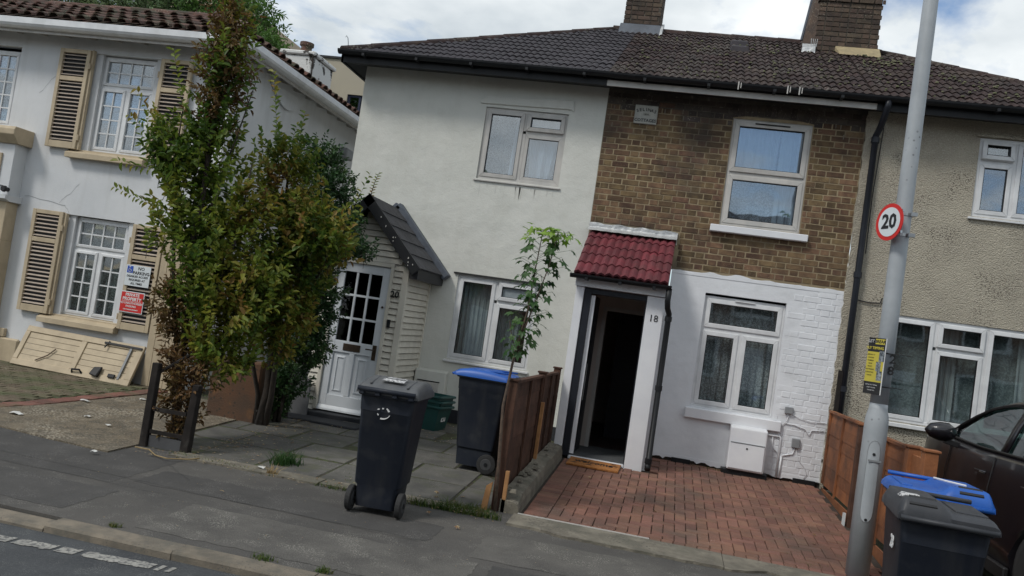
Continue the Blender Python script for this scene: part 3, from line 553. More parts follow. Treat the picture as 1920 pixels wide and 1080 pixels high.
def window(parent, x0, x1, z0, z1, y, lights, frame_w=0.045, m=None, sash_w=0.052, gm=None, sill=None, label=None, mull=0.0):
    """upvc window: outer frame, one sash and pane per light; lights = [(fx0,fx1,fz0,fz1, opts)] in fractions of the opening"""
    m = m or m_upvc; gm = gm or m_glass
    q = MB(); ring(q, x0, x1, z0, z1, frame_w, y, y + 0.07); w = q.build('window', m, parent, bevel=0.004, label=label)
    W_, H_ = x1 - x0, z1 - z0; bars = MB(); nb = 0
    for (a, b, c, d, op) in lights:
        ax, bx, cz, dz = x0 + a * W_, x0 + b * W_, z0 + c * H_, z0 + d * H_; g = 0.022
        ax += g if a > 0 else frame_w - .008; bx -= g if b < 1 else frame_w - .008; cz += g if c > 0 else frame_w - .008; dz -= g if d < 1 else frame_w - .008
        if a > 0: bars.box(ax - 2 * g, ax, y + .004, y + .066, z0 + c * H_ + .02, z0 + d * H_ - .02); nb += 1
        if c > 0: bars.box(x0 + a * W_ + .02, x0 + b * W_ - .02, y + .006, y + .064, cz - 2 * g, cz); nb += 1
        pr = op.get('proud', 0.014); tilt = op.get('tilt', 0)
        sq = MB(); ring(sq, ax, bx, cz, dz, sash_w, y - pr, y + .045, splay=0.004)
        if tilt:
            hz = dz; T = Matrix.Translation((0, y, hz)) @ Matrix.Rotation(-tilt, 4, 'X') @ Matrix.Translation((0, -y, -hz)); sq.v = [tuple(T @ Vector(v)) for v in sq.v]
        sq.build('sash', m, w, bevel=0.006, seg=2)
        px0, px1, pz0, pz1 = ax + sash_w, bx - sash_w, cz + sash_w, dz - sash_w
        gas_ = MB(); ring(gas_, px0 - .001, px1 + .001, pz0 - .001, pz1 + .001, .007, y - pr + .006, y + .03)
        nx, nz = op.get('bars', (1, 1))
        if nx * nz == 1:
            gq = MB().box(px0 - .01, px1 + .01, y + .014, y + .02, pz0 - .01, pz1 + .01)
            if tilt:
                gq.v = [tuple(T @ Vector(v)) for v in gq.v]; gas_.v = [tuple(T @ Vector(v)) for v in gas_.v]
            gq.build('pane', op.get('glass', gm), w)
            gas_.build('gasket', m_black, w)
        else:
            dx_, dz_ = (px1 - px0) / nx, (pz1 - pz0) / nz
            pm = MB().box(-dx_ / 2, dx_ / 2, .0, .006, -dz_ / 2, dz_ / 2).mesh('pane', gm)
            for i in range(nx):
                for j in range(nz): place('pane', pm, w, (px0 + dx_ * (i + .5), y + .016, pz0 + dz_ * (j + .5)), (random.uniform(-.003, .003), 0, random.uniform(-.003, .003)))
            bv = MB().box(-.009, .009, 0, .03, -(pz1 - pz0) / 2, (pz1 - pz0) / 2).mesh('glazing_bar', m); bh = MB().box(-(px1 - px0) / 2, (px1 - px0) / 2, 0.002, .028, -.009, .009).mesh('glazing_bar', m)
            for i in range(1, nx): place('glazing_bar', bv, w, (px0 + dx_ * i, y + .004, (pz0 + pz1) / 2))
            for j in range(1, nz): place('glazing_bar', bh, w, ((px0 + px1) / 2, y + .004, pz0 + dz_ * j))
    if nb: bars.build('mullion', m, w)
    if sill:
        sx, sz, sy, sm = sill; MB().hexa([(x0 - sx, y - sy, z0 - sz), (x1 + sx, y - sy, z0 - sz), (x1 + sx, y + .07, z0 - sz), (x0 - sx, y + .07, z0 - sz)],
            [(x0 - sx, y - sy, z0 - .014), (x1 + sx, y - sy, z0 - .014), (x1 + sx, y + .07, z0 - .001), (x0 - sx, y + .07, z0 - .001)]).build('sill', sm, w, bevel=0.004)
    return w

def tile_mesh(name, w, l, rolls, h, m, t=0.014):
    """interlocking roof tile: rolls across the width, tail edge thick"""
    q = MB(); n = rolls * 4; vs = []
    prof = [0.0, 0.62, 1.0, 0.62]
    xs = [(-w / 2 + w * i / n) for i in range(n + 1)]; zs = [h * prof[i % 4] for i in range(n + 1)]
    head = [(x, l, z) for x, z in zip(xs, zs)]; tail = [(x, 0, z) for x, z in zip(xs, zs)]; low = [(x, 0.003, z - t - h * .3) for x, z in zip(xs, zs)]
    vs = low + tail + head; k = n + 1
    fs = [(i, i + 1, k + i + 1, k + i) for i in range(n)] + [(k + i, k + i + 1, 2 * k + i + 1, 2 * k + i) for i in range(n)]
    fs += [(0, k, 2 * k), (n, 2 * k + n, k + n)]
    q.add(vs, fs); return q.mesh(name, m, fix=False)

def roof_tiles(parent, me, w, gauge, rows, org, udir, vdir, test, rr, limit=300, lift=0.02, name='roof_tile', span=(0, 1), jit=0.007, stag=0.0):
    """lay tiles: org + u*udir + v*vdir (unit vectors); tile's y axis runs up the slope"""
    u_, v_ = Vector(udir), Vector(vdir); nrm = u_.cross(v_).normalized(); base = Matrix((u_, v_, nrm)).transposed()
    P = []
    for j in range(rows):
        i = span[0]
        while i < span[1]:
            u = (i + 0.5) * w + (stag * w * (j % 2)); v = j * gauge
            if test(u, v + gauge * .5): P.append((u, v))
            i += 1
    for k, (u, v) in enumerate(P[:limit]):
        p = Vector(org) + u_ * (u + rr.uniform(-.002, .002)) + v_ * (v + rr.uniform(-jit, jit)) + nrm * (lift + rr.uniform(-.002, .002))
        k_ = 3 if rr.random() < .04 else 1; mt = base.to_4x4() @ Euler((-0.06 + rr.uniform(-.012, .012) * k_, rr.uniform(-.012, .012) * k_, rr.uniform(-.008, .008) * k_)).to_matrix().to_4x4()
        o = place(name, me, parent, p, mt.to_euler())
    return len(P)

SL = math.atan(0.55); CS, SN = math.cos(SL), math.sin(SL); EY, EZ = 10.68, 5.07; RY = 14.0; RZ = EZ + 0.55 * (RY - EY)
tile18 = tile_mesh('roof_tile', 0.192, 0.335, 2, 0.026, m_rtile); tile20 = tile_mesh('roof_tile', 0.192, 0.335, 2, 0.022, m_rtile20); GA = 0.272
NR = int((RY - EY) / CS / GA) + 1
rr = random.Random(21)
def ridge_cap(parent, a, b, n, r, m, name='ridge_tile'):
    a, b = Vector(a), Vector(b); d = (b - a) / n; L_ = d.length
    q = MB(); vs = []
    for k in range(7):
        t = math.pi * k / 6; vs += [(math.cos(t) * r, 0, math.sin(t) * r * .8), (math.cos(t) * r, L_ * 1.03, math.sin(t) * r * .8 - .008)]
    q.add(vs, [(2 * k, 2 * k + 1, 2 * k + 3, 2 * k + 2) for k in range(6)]); q.add([vs[2 * k] for k in range(7)], [tuple(range(7))])
    me = q.mesh(name, m, fix=False); rt = d.to_track_quat('Y', 'Z').to_euler()
    for i in range(n): place(name, me, parent, a + d * i + Vector((0, 0, rr.uniform(-.003, .003))), (rt.x + .0, rt.y, rt.z + rr.uniform(-.01, .01)))

def half_gutter(parent, x0, x1, y, z, r, m, brackets=0, name='gutter'):
    poly = [(y + r * math.cos(t), z + r * math.sin(t)) for t in [math.pi + math.pi * k / 8 for k in range(9)]]
    inner = [(y + (r - .006) * math.cos(t), z + (r - .006) * math.sin(t)) for t in [2 * math.pi - math.pi * k / 8 for k in range(9)]]
    g = MB().prism(poly + inner, 'x', x0, x1).build(name, m, parent)
    for i in range(brackets):
        x = x0 + (x1 - x0) * (i + .5) / brackets; MB().box(x - .018, x + .018, y - r - .006, y + r + .02, z - r - .014, z - r + .02).build('gutter_bracket', m, g)
    return g

# ------------------------------------------------------------------ cream rendered house with the timber porch
H20 = thing('rendered_house', 'smooth cream rendered house with a clapboard gabled porch, left end of the terrace', 'house', (-3.0, 11.09, 0.25))
uw = (-2.93, -1.78, 3.60, 4.60); lw = (-2.97, -1.85, 1.10, 2.26)
wall_holes('wall', -4.75, -1.288, 0.43, 5.03, 11.09, [uw, lw], m_render20, H20)
MB().quad((-4.75, 11.09, .0), (-4.75, 11.09, 5.03), (-4.75, 17.0, 5.03), (-4.75, 17.0, .0)).build('side_wall', m_render20, H20, fix=False)
wall_holes('plinth', -4.76, -1.3, 0.0, 0.43, 11.078, [], m_plinth, H20)
for wd, f, s_ in ((uw, 3, 1), (lw, 9, 2)):
    room(H20, wd[0] - .3, wd[1] + .3, wd[2] - .3, wd[3] + .2, 11.25, 12.6, m_dark)
window(H20, *uw, 11.115, [(0, .5, 0, 1, {}), (.5, 1, .70, 1, {'proud': .03}), (.5, 1, 0, .70, {'proud': .0})], m=m_upvc_d, gm=m_glass_b, sill=(.03, .035, .05, m_upvc_d))
window(H20, *lw, 11.115, [(0, .5, 0, 1, {}), (.5, 1, .74, 1, {'proud': .03, 'glass': m_frost}), (.5, 1, 0, .74, {})], sill=(.03, .04, .06, m_upvc))
curtain_mesh(-2.55, -2.42, 3.6, 4.62, 11.24, 1.5, .03, 4, slant=-.12).build('curtain', m_curtain_w, H20, smooth=True)
curtain_mesh(-2.22, -1.95, 3.6, 4.62, 11.24, 2.5, .03, 5, slant=.25).build('curtain', m_curtain_w, H20, smooth=True)
curtain_mesh(-2.98, -1.84, 3.58, 4.62, 11.33, 6, .008, 6).build('net_curtain', m_net_g, H20, smooth=True)
curtain_mesh(-2.97, -2.33, 1.1, 2.25, 11.25, 9, .016, 7).build('curtain', m_curtain, H20, smooth=True)
curtain_mesh(-2.42, -2.05, 1.1, 2.0, 11.26, 5, .016, 8).build('curtain', m_curtain, H20, smooth=True)
# drip hoods over the windows
MB().prism([(-3.03, 4.655), (-3.0, 4.635), (-1.75, 4.66), (-1.72, 4.63), (-1.71, 4.65), (-1.735, 4.79), (-2.95, 4.74)], 'y', 11.068, 11.092).build('hood_mould', m_render20, H20, bevel=.008)
MB().box(-3.03, -1.83, 11.06, 11.1, 2.265, 2.285).build('drip_bead', m_posterblk, H20)
# meter cupboard hood on the wall
MB().hexa([(-3.33, 10.93, .43), (-2.88, 10.93, .43), (-2.88, 11.089, .43), (-3.33, 11.089, .43)], [(-3.33, 10.95, .91), (-2.9, 10.95, .91), (-2.9, 11.089, .93), (-3.33, 11.089, .93)]).build('meter_cupboard', m_render20, H20, bevel=.01)
mc = MB().box(-3.27, -2.97, 10.915, 10.94, .45, .76).build('meter_door', m_upvc_d, H20, bevel=.004)
MB().box(-3.275, -2.965, 10.92, 10.936, .765, .778).build('meter_door_edge', m_posterblk, mc)
# roof: hip at the left end
XC = -5.0
def on20(u, v):
    x = -5.125 + u; run = v * CS
    return x > XC + run + 0.02 and x < -1.26
roof_tiles(H20, tile20, 0.192, GA, NR, (-5.125, EY, EZ), (1, 0, 0), (0, CS, SN), on20, rr, span=(0, 20))
MB().add([(XC, EY, EZ - .01), (-1.29, EY, EZ - .01), (-1.29, RY, RZ - .01), (-1.68, RY, RZ - .01), (XC, 17.3, EZ - .01), (-1.29, 17.3, EZ - .01)], [(0, 1, 2, 3), (0, 3, 4), (4, 3, 2, 5)]).build('roof', m_rtile20, H20, fix=False)
ridge_cap(H20, (XC + .02, EY + .02, EZ + .0), (-1.68, RY, RZ - .03), 11, .095, m_rtile, 'hip_tile')
ridge_cap(H20, (-1.7, RY, RZ - .03), (-1.29, RY, RZ - .03), 1, .11, m_rtile)
half_gutter(H20, -5.0, -1.2, EY - .04, EZ + .005, .06, m_black, 5)
MB().box(-4.98, -1.29, EY + .03, EY + .05, EZ - .14, EZ - .005).build('fascia', m_black, H20)
MB().box(-4.985, -4.95, EY + .03, 17.2, EZ - .14, EZ - .005).build('side_fascia', m_black, H20)
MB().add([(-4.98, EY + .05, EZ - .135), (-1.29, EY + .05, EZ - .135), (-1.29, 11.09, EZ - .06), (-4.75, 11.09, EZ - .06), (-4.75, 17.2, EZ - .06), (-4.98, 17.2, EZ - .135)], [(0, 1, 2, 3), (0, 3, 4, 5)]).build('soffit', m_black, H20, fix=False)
MB().tube([(-4.93, EY + .1, EZ + .02), (-4.95, EY + .1, EZ + .16), (-4.965, EY + .1, EZ + .22), (-4.99, EY + .1, EZ + .25), (-5.01, EY + .1, EZ + .22), (-4.99, EY + .1, EZ + .2)], .007, 6).build('finial', m_galv, H20)

for (wx0, wx1, wz) in ((-2.95, -1.76, 3.54), (-3.0, -1.83, 1.04)):
    q = MB(); g = random.Random(int(wz * 10)); 
    for k in range(15):
        x = g.uniform(wx0, wx1); l = g.uniform(.04, .2); w = g.uniform(.004, .014); q.quad((x - w, 11.0885, wz), (x + w, 11.0885, wz), (x + w * .3, 11.0885, wz - l), (x - w * .3, 11.0885, wz - l))
    q.build('runoff_stain', m_stain, H20, fix=False, kind='stuff')
# porch
PX0, PX1, PY = -4.46, -3.36, 10.1
pf = MB(); pf.box(PX0, -4.31, PY + .02, 11.08, .2, 2.2); pf.box(-3.52, PX1 - .01, PY + .02, 11.08, .2, 2.2)
pf.prism([(PX0, 2.2), (PX1 - .01, 2.2), (-3.93, 2.86)], 'y', PY + .02, 11.08)
porch = pf.build('porch', m_creamboard, H20)
bd = .079
def board(x0, x1, z, y, ):
    return [(x0, y - .024, z + .009), (x1, y - .024, z + .009), (x1, y + .015, z + .009), (x0, y + .015, z + .009)], [(x0, y - .004, z + bd * .97), (x1, y - .004, z + bd * .97), (x1, y + .02, z + bd * .97), (x0, y + .02, z + bd * .97)]
bmL = MB().hexa(*board(PX0 + .0, -4.335, 0, 0)).mesh('weatherboard', m_creamboard); bmR = MB().hexa(*board(-3.535, PX1 - .05, 0, 0)).mesh('weatherboard', m_creamboard)
bS = MB().hexa([(-.012 + .036, PY + .01, .009), (-.012 + .036, 11.06, .009), (-.03, 11.06, .009), (-.03, PY + .01, .009)], [(.004, PY + .01, bd * .97), (.004, 11.06, bd * .97), (-.03, 11.06, bd * .97), (-.03, PY + .01, bd * .97)]).mesh('weatherboard', m_creamboard)
for i in range(25):
    z = .24 + i * bd
    if z < 2.15:
        place('weatherboard', bmL, porch, (0, PY, z)); place('weatherboard', bmR, porch, (0, PY, z))
        place('weatherboard', bS, porch, (PX1 + rr.uniform(-.001, .001), 0, z))
for i in range(8):
    z = .24 + 25 * bd + i * bd; hw = max(.03, (2.9 - z - .04) / .66 * .5)
    if z < 2.84:
        b, t = board(-3.93 - min(hw, .5), -3.93 + min(hw, .5), z, PY); MB().hexa(b, t).build('weatherboard', m_creamboard, porch)
cp = MB(); cp.box(PX1 - .05, PX1 + .03, PY - .035, PY + .03, .2, 2.2); cp.build('corner_post', m_creamboard, porch, bevel=.003)
MB().box(PX1 - .02, PX1 + .03, 11.05, 11.085, .2, 2.15).build('corner_trim', m_creamboard, porch)
dfm = MB(); dfm.box(-4.335, -4.285, PY - .03, PY + .06, .27, 2.22); dfm.box(-3.575, -3.53, PY - .03, PY + .06, .27, 2.22); dfm.box(-4.285, -3.575, PY - .03, PY + .06, 2.17, 2.22)
dfm.build('door_frame', m_creamboard, porch, bevel=.003)
MB().box(-4.42, -3.45, PY - .2, PY + .05, .14, .255).build('doorstep', m_plinth, H20, bevel=.01)
MB().box(-4.7, -3.5, PY - .6, PY - .2, .1, .2).build('step_slab', m_plinth, H20, bevel=.01)
# porch door: nine lights over two panels
D0, D1, DZ0, DZ1 = -4.28, -3.58, .275, 2.165
dq = MB(); yb, yf = PY + .045, PY + .0
dq.box(D0, D0 + .1, yf, yb, DZ0, DZ1); dq.box(D1 - .1, D1, yf, yb, DZ0, DZ1); dq.box(D0 + .1, D1 - .1, yf, yb, DZ1 - .11, DZ1); dq.box(D0 + .1, D1 - .1, yf, yb, DZ0, DZ0 + .2); dq.box(D0 + .1, D1 - .1, yf, yb, 1.02, 1.17)
dq.box((D0 + D1) / 2 - .035, (D0 + D1) / 2 + .035, yf, yb, DZ0 + .2, 1.02)
door20 = dq.build('door', m_door_w, H20, bevel=.004)
for k in (0, 1):
    a = D0 + .1 if k == 0 else (D0 + D1) / 2 + .035; b = (D0 + D1) / 2 - .035 if k == 0 else D1 - .1
    pq = MB().box(a, b, yf + .02, yb - .005, DZ0 + .2, 1.02); ring(pq, a + .045, b - .045, DZ0 + .245, .975, .022, yf + .008, yf + .022, splay=.008); pq.build('door_panel', m_door_w, door20, bevel=.002)
gx0, gx1, gz0, gz1 = D0 + .1, D1 - .1, 1.17, DZ1 - .11
pm = MB().box(-(gx1 - gx0) / 6, (gx1 - gx0) / 6, 0, .005, -(gz1 - gz0) / 6, (gz1 - gz0) / 6).mesh('pane', m_glass_d)
for i in range(3):
    for j in range(3): place('pane', pm, door20, (gx0 + (gx1 - gx0) * (i + .5) / 3, yf + .02, gz0 + (gz1 - gz0) * (j + .5) / 3), (rr.uniform(-.006, .006), 0, rr.uniform(-.006, .006)))
for i in (1, 2): MB().box(gx0 + (gx1 - gx0) * i / 3 - .014, gx0 + (gx1 - gx0) * i / 3 + .014, yf + .003, yf + .04, gz0, gz1).build('glazing_bar', m_door_w, door20, bevel=.003)
for j in (1, 2): MB().box(gx0, gx1, yf + .005, yf + .038, gz0 + (gz1 - gz0) * j / 3 - .014, gz0 + (gz1 - gz0) * j / 3 + .014).build('glazing_bar', m_door_w, door20, bevel=.003)
MB().box(-4.06, -3.83, yf - .008, yf + .01, 1.05, 1.14).build('letterbox', m_brass, door20, bevel=.003)
hq = MB().box(-3.665, -3.615, yf - .008, yf + .004, .98, 1.17); hq.tube([(-3.64, yf - .005, 1.11), (-3.64, yf - .05, 1.11), (-3.74, yf - .05, 1.11)], .008, 6); hq.build('door_handle', m_brass, door20)
MB().lathe([(.014, 0), (.014, .012), (.006, .016)], (-3.62, yf - .016, 1.66), 'y', 12).build('door_lock', m_brass, door20)
MB().hexa([(D0, yf - .035, DZ0), (D1, yf - .035, DZ0), (D1, yf - .001, DZ0), (D0, yf - .001, DZ0)], [(D0, yf - .03, DZ0 + .02), (D1, yf - .03, DZ0 + .02), (D1, yf - .001, DZ0 + .06), (D0, yf - .001, DZ0 + .06)]).build('weatherbar', m_door_w, door20)
MB().box(-3.52, -3.48, PY - .045, PY - .018, 1.42, 1.52).build('doorbell', m_black, H20, bevel=.004)
room(H20, -4.3, -3.54, .25, 2.2, PY + .07, 11.0)
text('house_number', '20', .115, (-3.475, PY - .034, 1.84), m_ink, H20, ext=.004, bold=.002)
# porch roof, right and left slopes of felt shingles
Rg = Vector((-3.93, 0, 3.02)); 
for sgn, Xe, Ze in ((1, -3.17, 2.2), (-1, -4.69, 2.2)):
    u = Vector((Xe - Rg.x, 0, Ze - Rg.z)); L_ = u.length; u.normalize(); nrm = Vector((-u.z * 1, 0, u.x)) if sgn > 0 else Vector((u.z, 0, -u.x))
    if nrm.z < 0: nrm = -nrm
    y0, y1 = 9.92, 10.93
    def slab(a, b, ya, yb_, lo, hi):
        pts = []
        for hgt in (lo, hi):
            for (t, yy) in ((a, ya), (b, ya), (b, yb_), (a, yb_)):
                p = Rg + u * t + nrm * (hgt if not isinstance(hgt, tuple) else (hgt[0] if t == a else hgt[1])); pts.append((p.x, yy, p.z))
        return pts[:4], pts[4:]
    rd = MB().hexa(*slab(0, L_, y0, 11.08, -.03, 0)).build('porch_roof', m_slate, H20)
    n = 5
    for k in range(n):
        a = L_ * k / n - .01; b = L_ * (k + 1) / n + .015; x = y0 - .015
        for w_ in (.34, .335, .345):
            MB().hexa(*slab(a, b, x, x + w_ - .004, 0.001, (.012, .026))).build('shingle', m_slate, rd)
            x += w_
    MB().hexa(*slab(-.02, L_ + .03, y0 - .05, y0 - .02, -.105, .022)).build('barge_board', m_black, H20, bevel=.004)
    MB().hexa(*slab(-.05, L_ + .06, 10.94, 11.085, -.02, .085)).build('lead_flashing', m_lead, H20, bevel=.008)
    e_ = Rg + u * L_
    MB().box(min(e_.x, e_.x - .1 * sgn), max(e_.x, e_.x - .1 * sgn), y0, 11.08, e_.z - .14, e_.z - .01).build('porch_fascia', m_brass if 0 else m_posterblk, H20)
# flakes of old white paint on the barge board
for (t, dn) in ((.32, -.03), (.45, -.05), (.62, -.05), (.64, -.02), (.66, -.08), (.95, -.03), (.99, -.07), (1.02, -.10), (1.05, -.03)):
    u = Vector((.76, 0, -.82)).normalized(); nrm = Vector((.82, 0, .76)).normalized(); p = Rg + u * t + nrm * (dn * .8); s_ = rr.uniform(.006, .014)
    MB().prism([(p.x + s_ * math.cos(a_) * rr.uniform(.3, 1), p.z + s_ * 1.6 * math.sin(a_) * rr.uniform(.3, 1)) for a_ in np.linspace(0, 5.4, 7)], 'y', 9.856, 9.859).build('paint_flake', m_upvc_d, H20)

# ------------------------------------------------------------------ brick house with the open porch
H18 = thing('brick_house', 'brick house with white painted ground floor and an open door under a red tiled canopy', 'house', (0.3, 11.09, 0.25))
uw = (.375, 1.37, 3.36, 4.76); lw = (.325, 1.335, 1.0, 2.46)
wall_holes('wall', -1.288, 2.0, 2.70, 5.03, 11.0925, [uw], m_mortar, H18)
hs = [lw]
wall_holes('painted_wall', -.14, 2.0, .3, 2.705, 11.085, hs, m_paint, H18)
wall_holes('foundation', -.14, 2.0, 0.1, .3, 11.11, [], m_sand, H18)
# flemish bond, stretcher and header alternating
S_, Hh, J, CO = .2145, .1015, .0115, .0768
def brick_mesh(w, m, seed, h=CO - .0125):
    r = random.Random(seed); c = .003; j = lambda: r.uniform(-.002, .002)
    a, b = w / 2, h / 2
    f = [(-a + j(), .012, -b), (a + j(), .012, -b), (a + j(), .012, b), (-a + j(), .012, b)]; g = [(-a + c + j(), 0, -b + c + j()), (a - c + j(), 0, -b + c + j()), (a - c + j(), 0, b - c + j()), (-a + c + j(), 0, b - c + j())]
    mid = [(p[0], .004, p[2]) for p in f]
    q = MB().add(f + mid + g, [(0, 1, 5, 4), (1, 2, 6, 5), (2, 3, 7, 6), (3, 0, 4, 7), (4, 5, 9, 8), (5, 6, 10, 9), (6, 7, 11, 10), (7, 4, 8, 11), (8, 9, 10, 11)]); return q.mesh('brick', m)
def flemish(x0, x1, z0, z1, skip, seed=1):
    r = random.Random(seed); P = []; row = 0; z = z0
    while z + CO * .6 < z1:
        x = x0 - (0 if row % 2 else (S_ + J) / 2 + .055); st = True if row % 2 == 0 else True
        k = 0
        while x < x1:
            w = S_ if k % 2 == 0 else Hh
            a, b = max(x, x0), min(x + w, x1)
            if b - a > .03:
                segs = [(a, b)]
                for (ha, hb, hc, hd) in skip:
                    if hc - CO * .4 < z + CO / 2 < hd + CO * .3:
                        ns = []
                        for (sa, sb) in segs:
                            if sb <= ha or sa >= hb: ns.append((sa, sb))
                            else:
                                if ha - sa > .03: ns.append((sa, ha))
                                if sb - hb > .03: ns.append((hb, sb))
                        segs = ns
                for (sa, sb) in segs:
                    if sb - sa > .03: P.append(((sa + sb) / 2, z + CO / 2, round(sb - sa, 2)))
            x += w + J; k += 1
        z += CO; row += 1
    return P
BR = flemish(-1.28, 1.995, 2.735, 5.0, [(uw[0] - .01, uw[1] + .01, uw[2] - .02, uw[3] + .085), (-1.29, -.10, 2.6, 3.15)])
BR.sort(key=lambda p: -p[0])
bc = {}; rest = MB(); rest2 = MB(); nb = 0
for (x, z, w) in BR:
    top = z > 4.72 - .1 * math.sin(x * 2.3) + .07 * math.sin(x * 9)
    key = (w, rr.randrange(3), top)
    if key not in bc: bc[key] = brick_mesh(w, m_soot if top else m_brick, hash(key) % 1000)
    yy = 11.088 + rr.uniform(-.0025, .0025); rot_ = (rr.uniform(-.012, .012), rr.uniform(-.006, .006), rr.uniform(-.008, .008))
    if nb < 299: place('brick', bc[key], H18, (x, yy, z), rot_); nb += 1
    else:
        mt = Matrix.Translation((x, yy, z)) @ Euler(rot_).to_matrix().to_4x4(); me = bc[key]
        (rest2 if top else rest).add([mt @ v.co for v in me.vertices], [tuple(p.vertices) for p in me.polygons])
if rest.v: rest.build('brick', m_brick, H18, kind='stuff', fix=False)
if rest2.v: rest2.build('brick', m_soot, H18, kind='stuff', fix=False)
# soot-blackened joints near the eaves, brick arch over the window, odd repointed joints
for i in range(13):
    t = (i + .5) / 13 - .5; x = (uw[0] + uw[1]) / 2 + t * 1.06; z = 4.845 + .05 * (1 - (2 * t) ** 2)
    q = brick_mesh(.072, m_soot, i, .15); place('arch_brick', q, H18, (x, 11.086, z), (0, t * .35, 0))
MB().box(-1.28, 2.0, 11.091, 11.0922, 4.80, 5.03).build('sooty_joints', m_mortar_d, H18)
for (x, z, w, h) in ((-.80, 4.895, .045, .009), (-.72, 4.89, .06, .009), (-.655, 4.885, .035, .009), (-.71, 4.92, .008, .06)):
    MB().box(x - w / 2, x + w / 2, 11.078, 11.092, z - h / 2, z + h / 2).build('repointed_joint', m_peel if 0 else m_conc, H18)
for k in range(26):
    x = rr.uniform(-1.2, 1.9); z = rr.uniform(4.5, 4.78)
    if uw[0] - .1 < x < uw[1] + .1: continue
    MB().box(x - .006, x + .006, 11.081, 11.092, z - .028, z + .028).build('pale_joint', m_conc, H18)
# irregular top edge and brick relief of the painted wall
r = random.Random(4); top = [(-.14 + 2.14 * i / 40, 2.70 + .012 * math.sin(i * .9) + r.uniform(-.006, .006) + (.02 if 8 < i < 20 else 0)) for i in range(41)]
MB().prism([(2.0, 2.66), (-.14, 2.66)] + top, 'y', 11.079, 11.089).build('paint_edge', m_paint, H18)
PB = flemish(1.36, 1.99, .36, 2.66, [], 5); q = MB()
for (x, z, w) in PB:
    if x < 1.5 and rr.random() < .4: continue
    me = brick_mesh(w, m_paint, int(x * 100), CO - .006); mt = Matrix.Translation((x, 11.0805 + rr.uniform(-.002, .003), z)) @ Euler((rr.uniform(-.02, .02), 0, rr.uniform(-.01, .01))).to_matrix().to_4x4()
    q.add([mt @ v.co for v in me.vertices], [tuple(p.vertices) for p in me.polygons])
q.build('painted_brick', m_paint, H18, kind='stuff', fix=False)
# ragged right and lower edge where the paint peels
r = random.Random(9)
for k in range(46):
    z = .3 + 2.4 * k / 46; w = .03 + .05 * r.random() * (1.3 if z < 1 else .6)
    MB().prism([(1.99, z), (1.99 + w * .7, z + .01), (1.99 + w, z + .035), (1.99 + w * .6, z + .056), (1.99, z + .052)], 'y', 11.07 + r.uniform(-.004, .006), 11.09).build('peeling_edge', m_peel if z < 1.0 else (m_paint if z < 2.7 else m_conc), H18)
r = random.Random(2); low = [(2.0 - 2.14 * i / 50, .285 + r.uniform(-.02, .025)) for i in range(51)]
MB().prism([(-.14, .34), (2.0, .34)] + low, 'y', 11.08, 11.108).build('ragged_paint_edge', m_paint, H18)
for (a, b) in ((.18, .42), (1.68, 1.95)): MB().box(a, b, 11.06, 11.1, .225, .31).build('air_vent', m_black, H18, bevel=.004)
# windows
room(H18, .2, 1.5, 3.2, 4.9, 11.22, 12.4); room(H18, .2, 1.5, .85, 2.6, 11.22, 12.4)
w18 = window(H18, uw[0] + .0, uw[1] - .0, uw[2], uw[3] - .0, 11.11, [(0, 1, .49, 1, {'proud': .02}), (0, 1, 0, .49, {})], m=m_upvc_d, gm=m_glass_b, sash_w=.06, frame_w=.04)
MB().box(uw[0] + .28, uw[1] - .28, 11.08, 11.1, 4.705, 4.72).build('trickle_vent', m_posterblk, w18)
MB().prism([(uw[0], 4.755), (uw[1], 4.755)] + [(uw[1] - (uw[1] - uw[0]) * t / 10, 4.765 + .055 * math.sin(math.pi * t / 10)) for t in range(11)], 'y', 11.1, 11.13).build('arch_infill', m_upvc_d, w18)
MB().box(.265, 1.475, 11.0, 11.14, 3.255, 3.345).build('stone_sill', m_white, H18, bevel=.008)
curtain_mesh(.42, 1.0, 4.05, 4.74, 11.25, 4, .02, 11).build('curtain', m_curtain_w, H18, smooth=True)
curtain_mesh(1.02, 1.34, 3.4, 4.74, 11.24, 3, .015, 12).build('curtain', m_curtain_w, H18, smooth=True)
curtain_mesh(.40, 1.34, 3.38, 4.05, 11.27, 5, .008, 13).build('lace_curtain', m_lace, H18, smooth=True)
window(H18, lw[0], lw[1], lw[2], lw[3] - .03, 11.13, [(0, 1, .70, 1, {}), (0, .5, 0, .70, {}), (.5, 1, 0, .70, {})], sash_w=.058, frame_w=.04)
MB().box(lw[0] + .38, lw[1] - .38, 11.1, 11.12, lw[3] - .065, lw[3] - .05).build('trickle_vent', m_upvc, H18)
MB().box(.265, 1.455, 11.02, 11.13, .845, .975).build('stone_sill', m_white, H18, bevel=.008)
curtain_mesh(.34, .62, 1.0, 2.42, 11.29, 2.5, .02, 14).build('lace_curtain', m_lace, H18, smooth=True)
curtain_mesh(.62, 1.32, 1.0, 2.42, 11.31, 6, .016, 15).build('lace_curtain', m_lace, H18, smooth=True)
curtain_mesh(.33, .52, 1.0, 2.42, 11.35, 2.5, .02, 17).build('curtain', m_curtain, H18, smooth=True); curtain_mesh(.8, 1.33, 1.0, 2.42, 11.36, 5, .02, 16).build('curtain', m_curtain, H18, smooth=True)
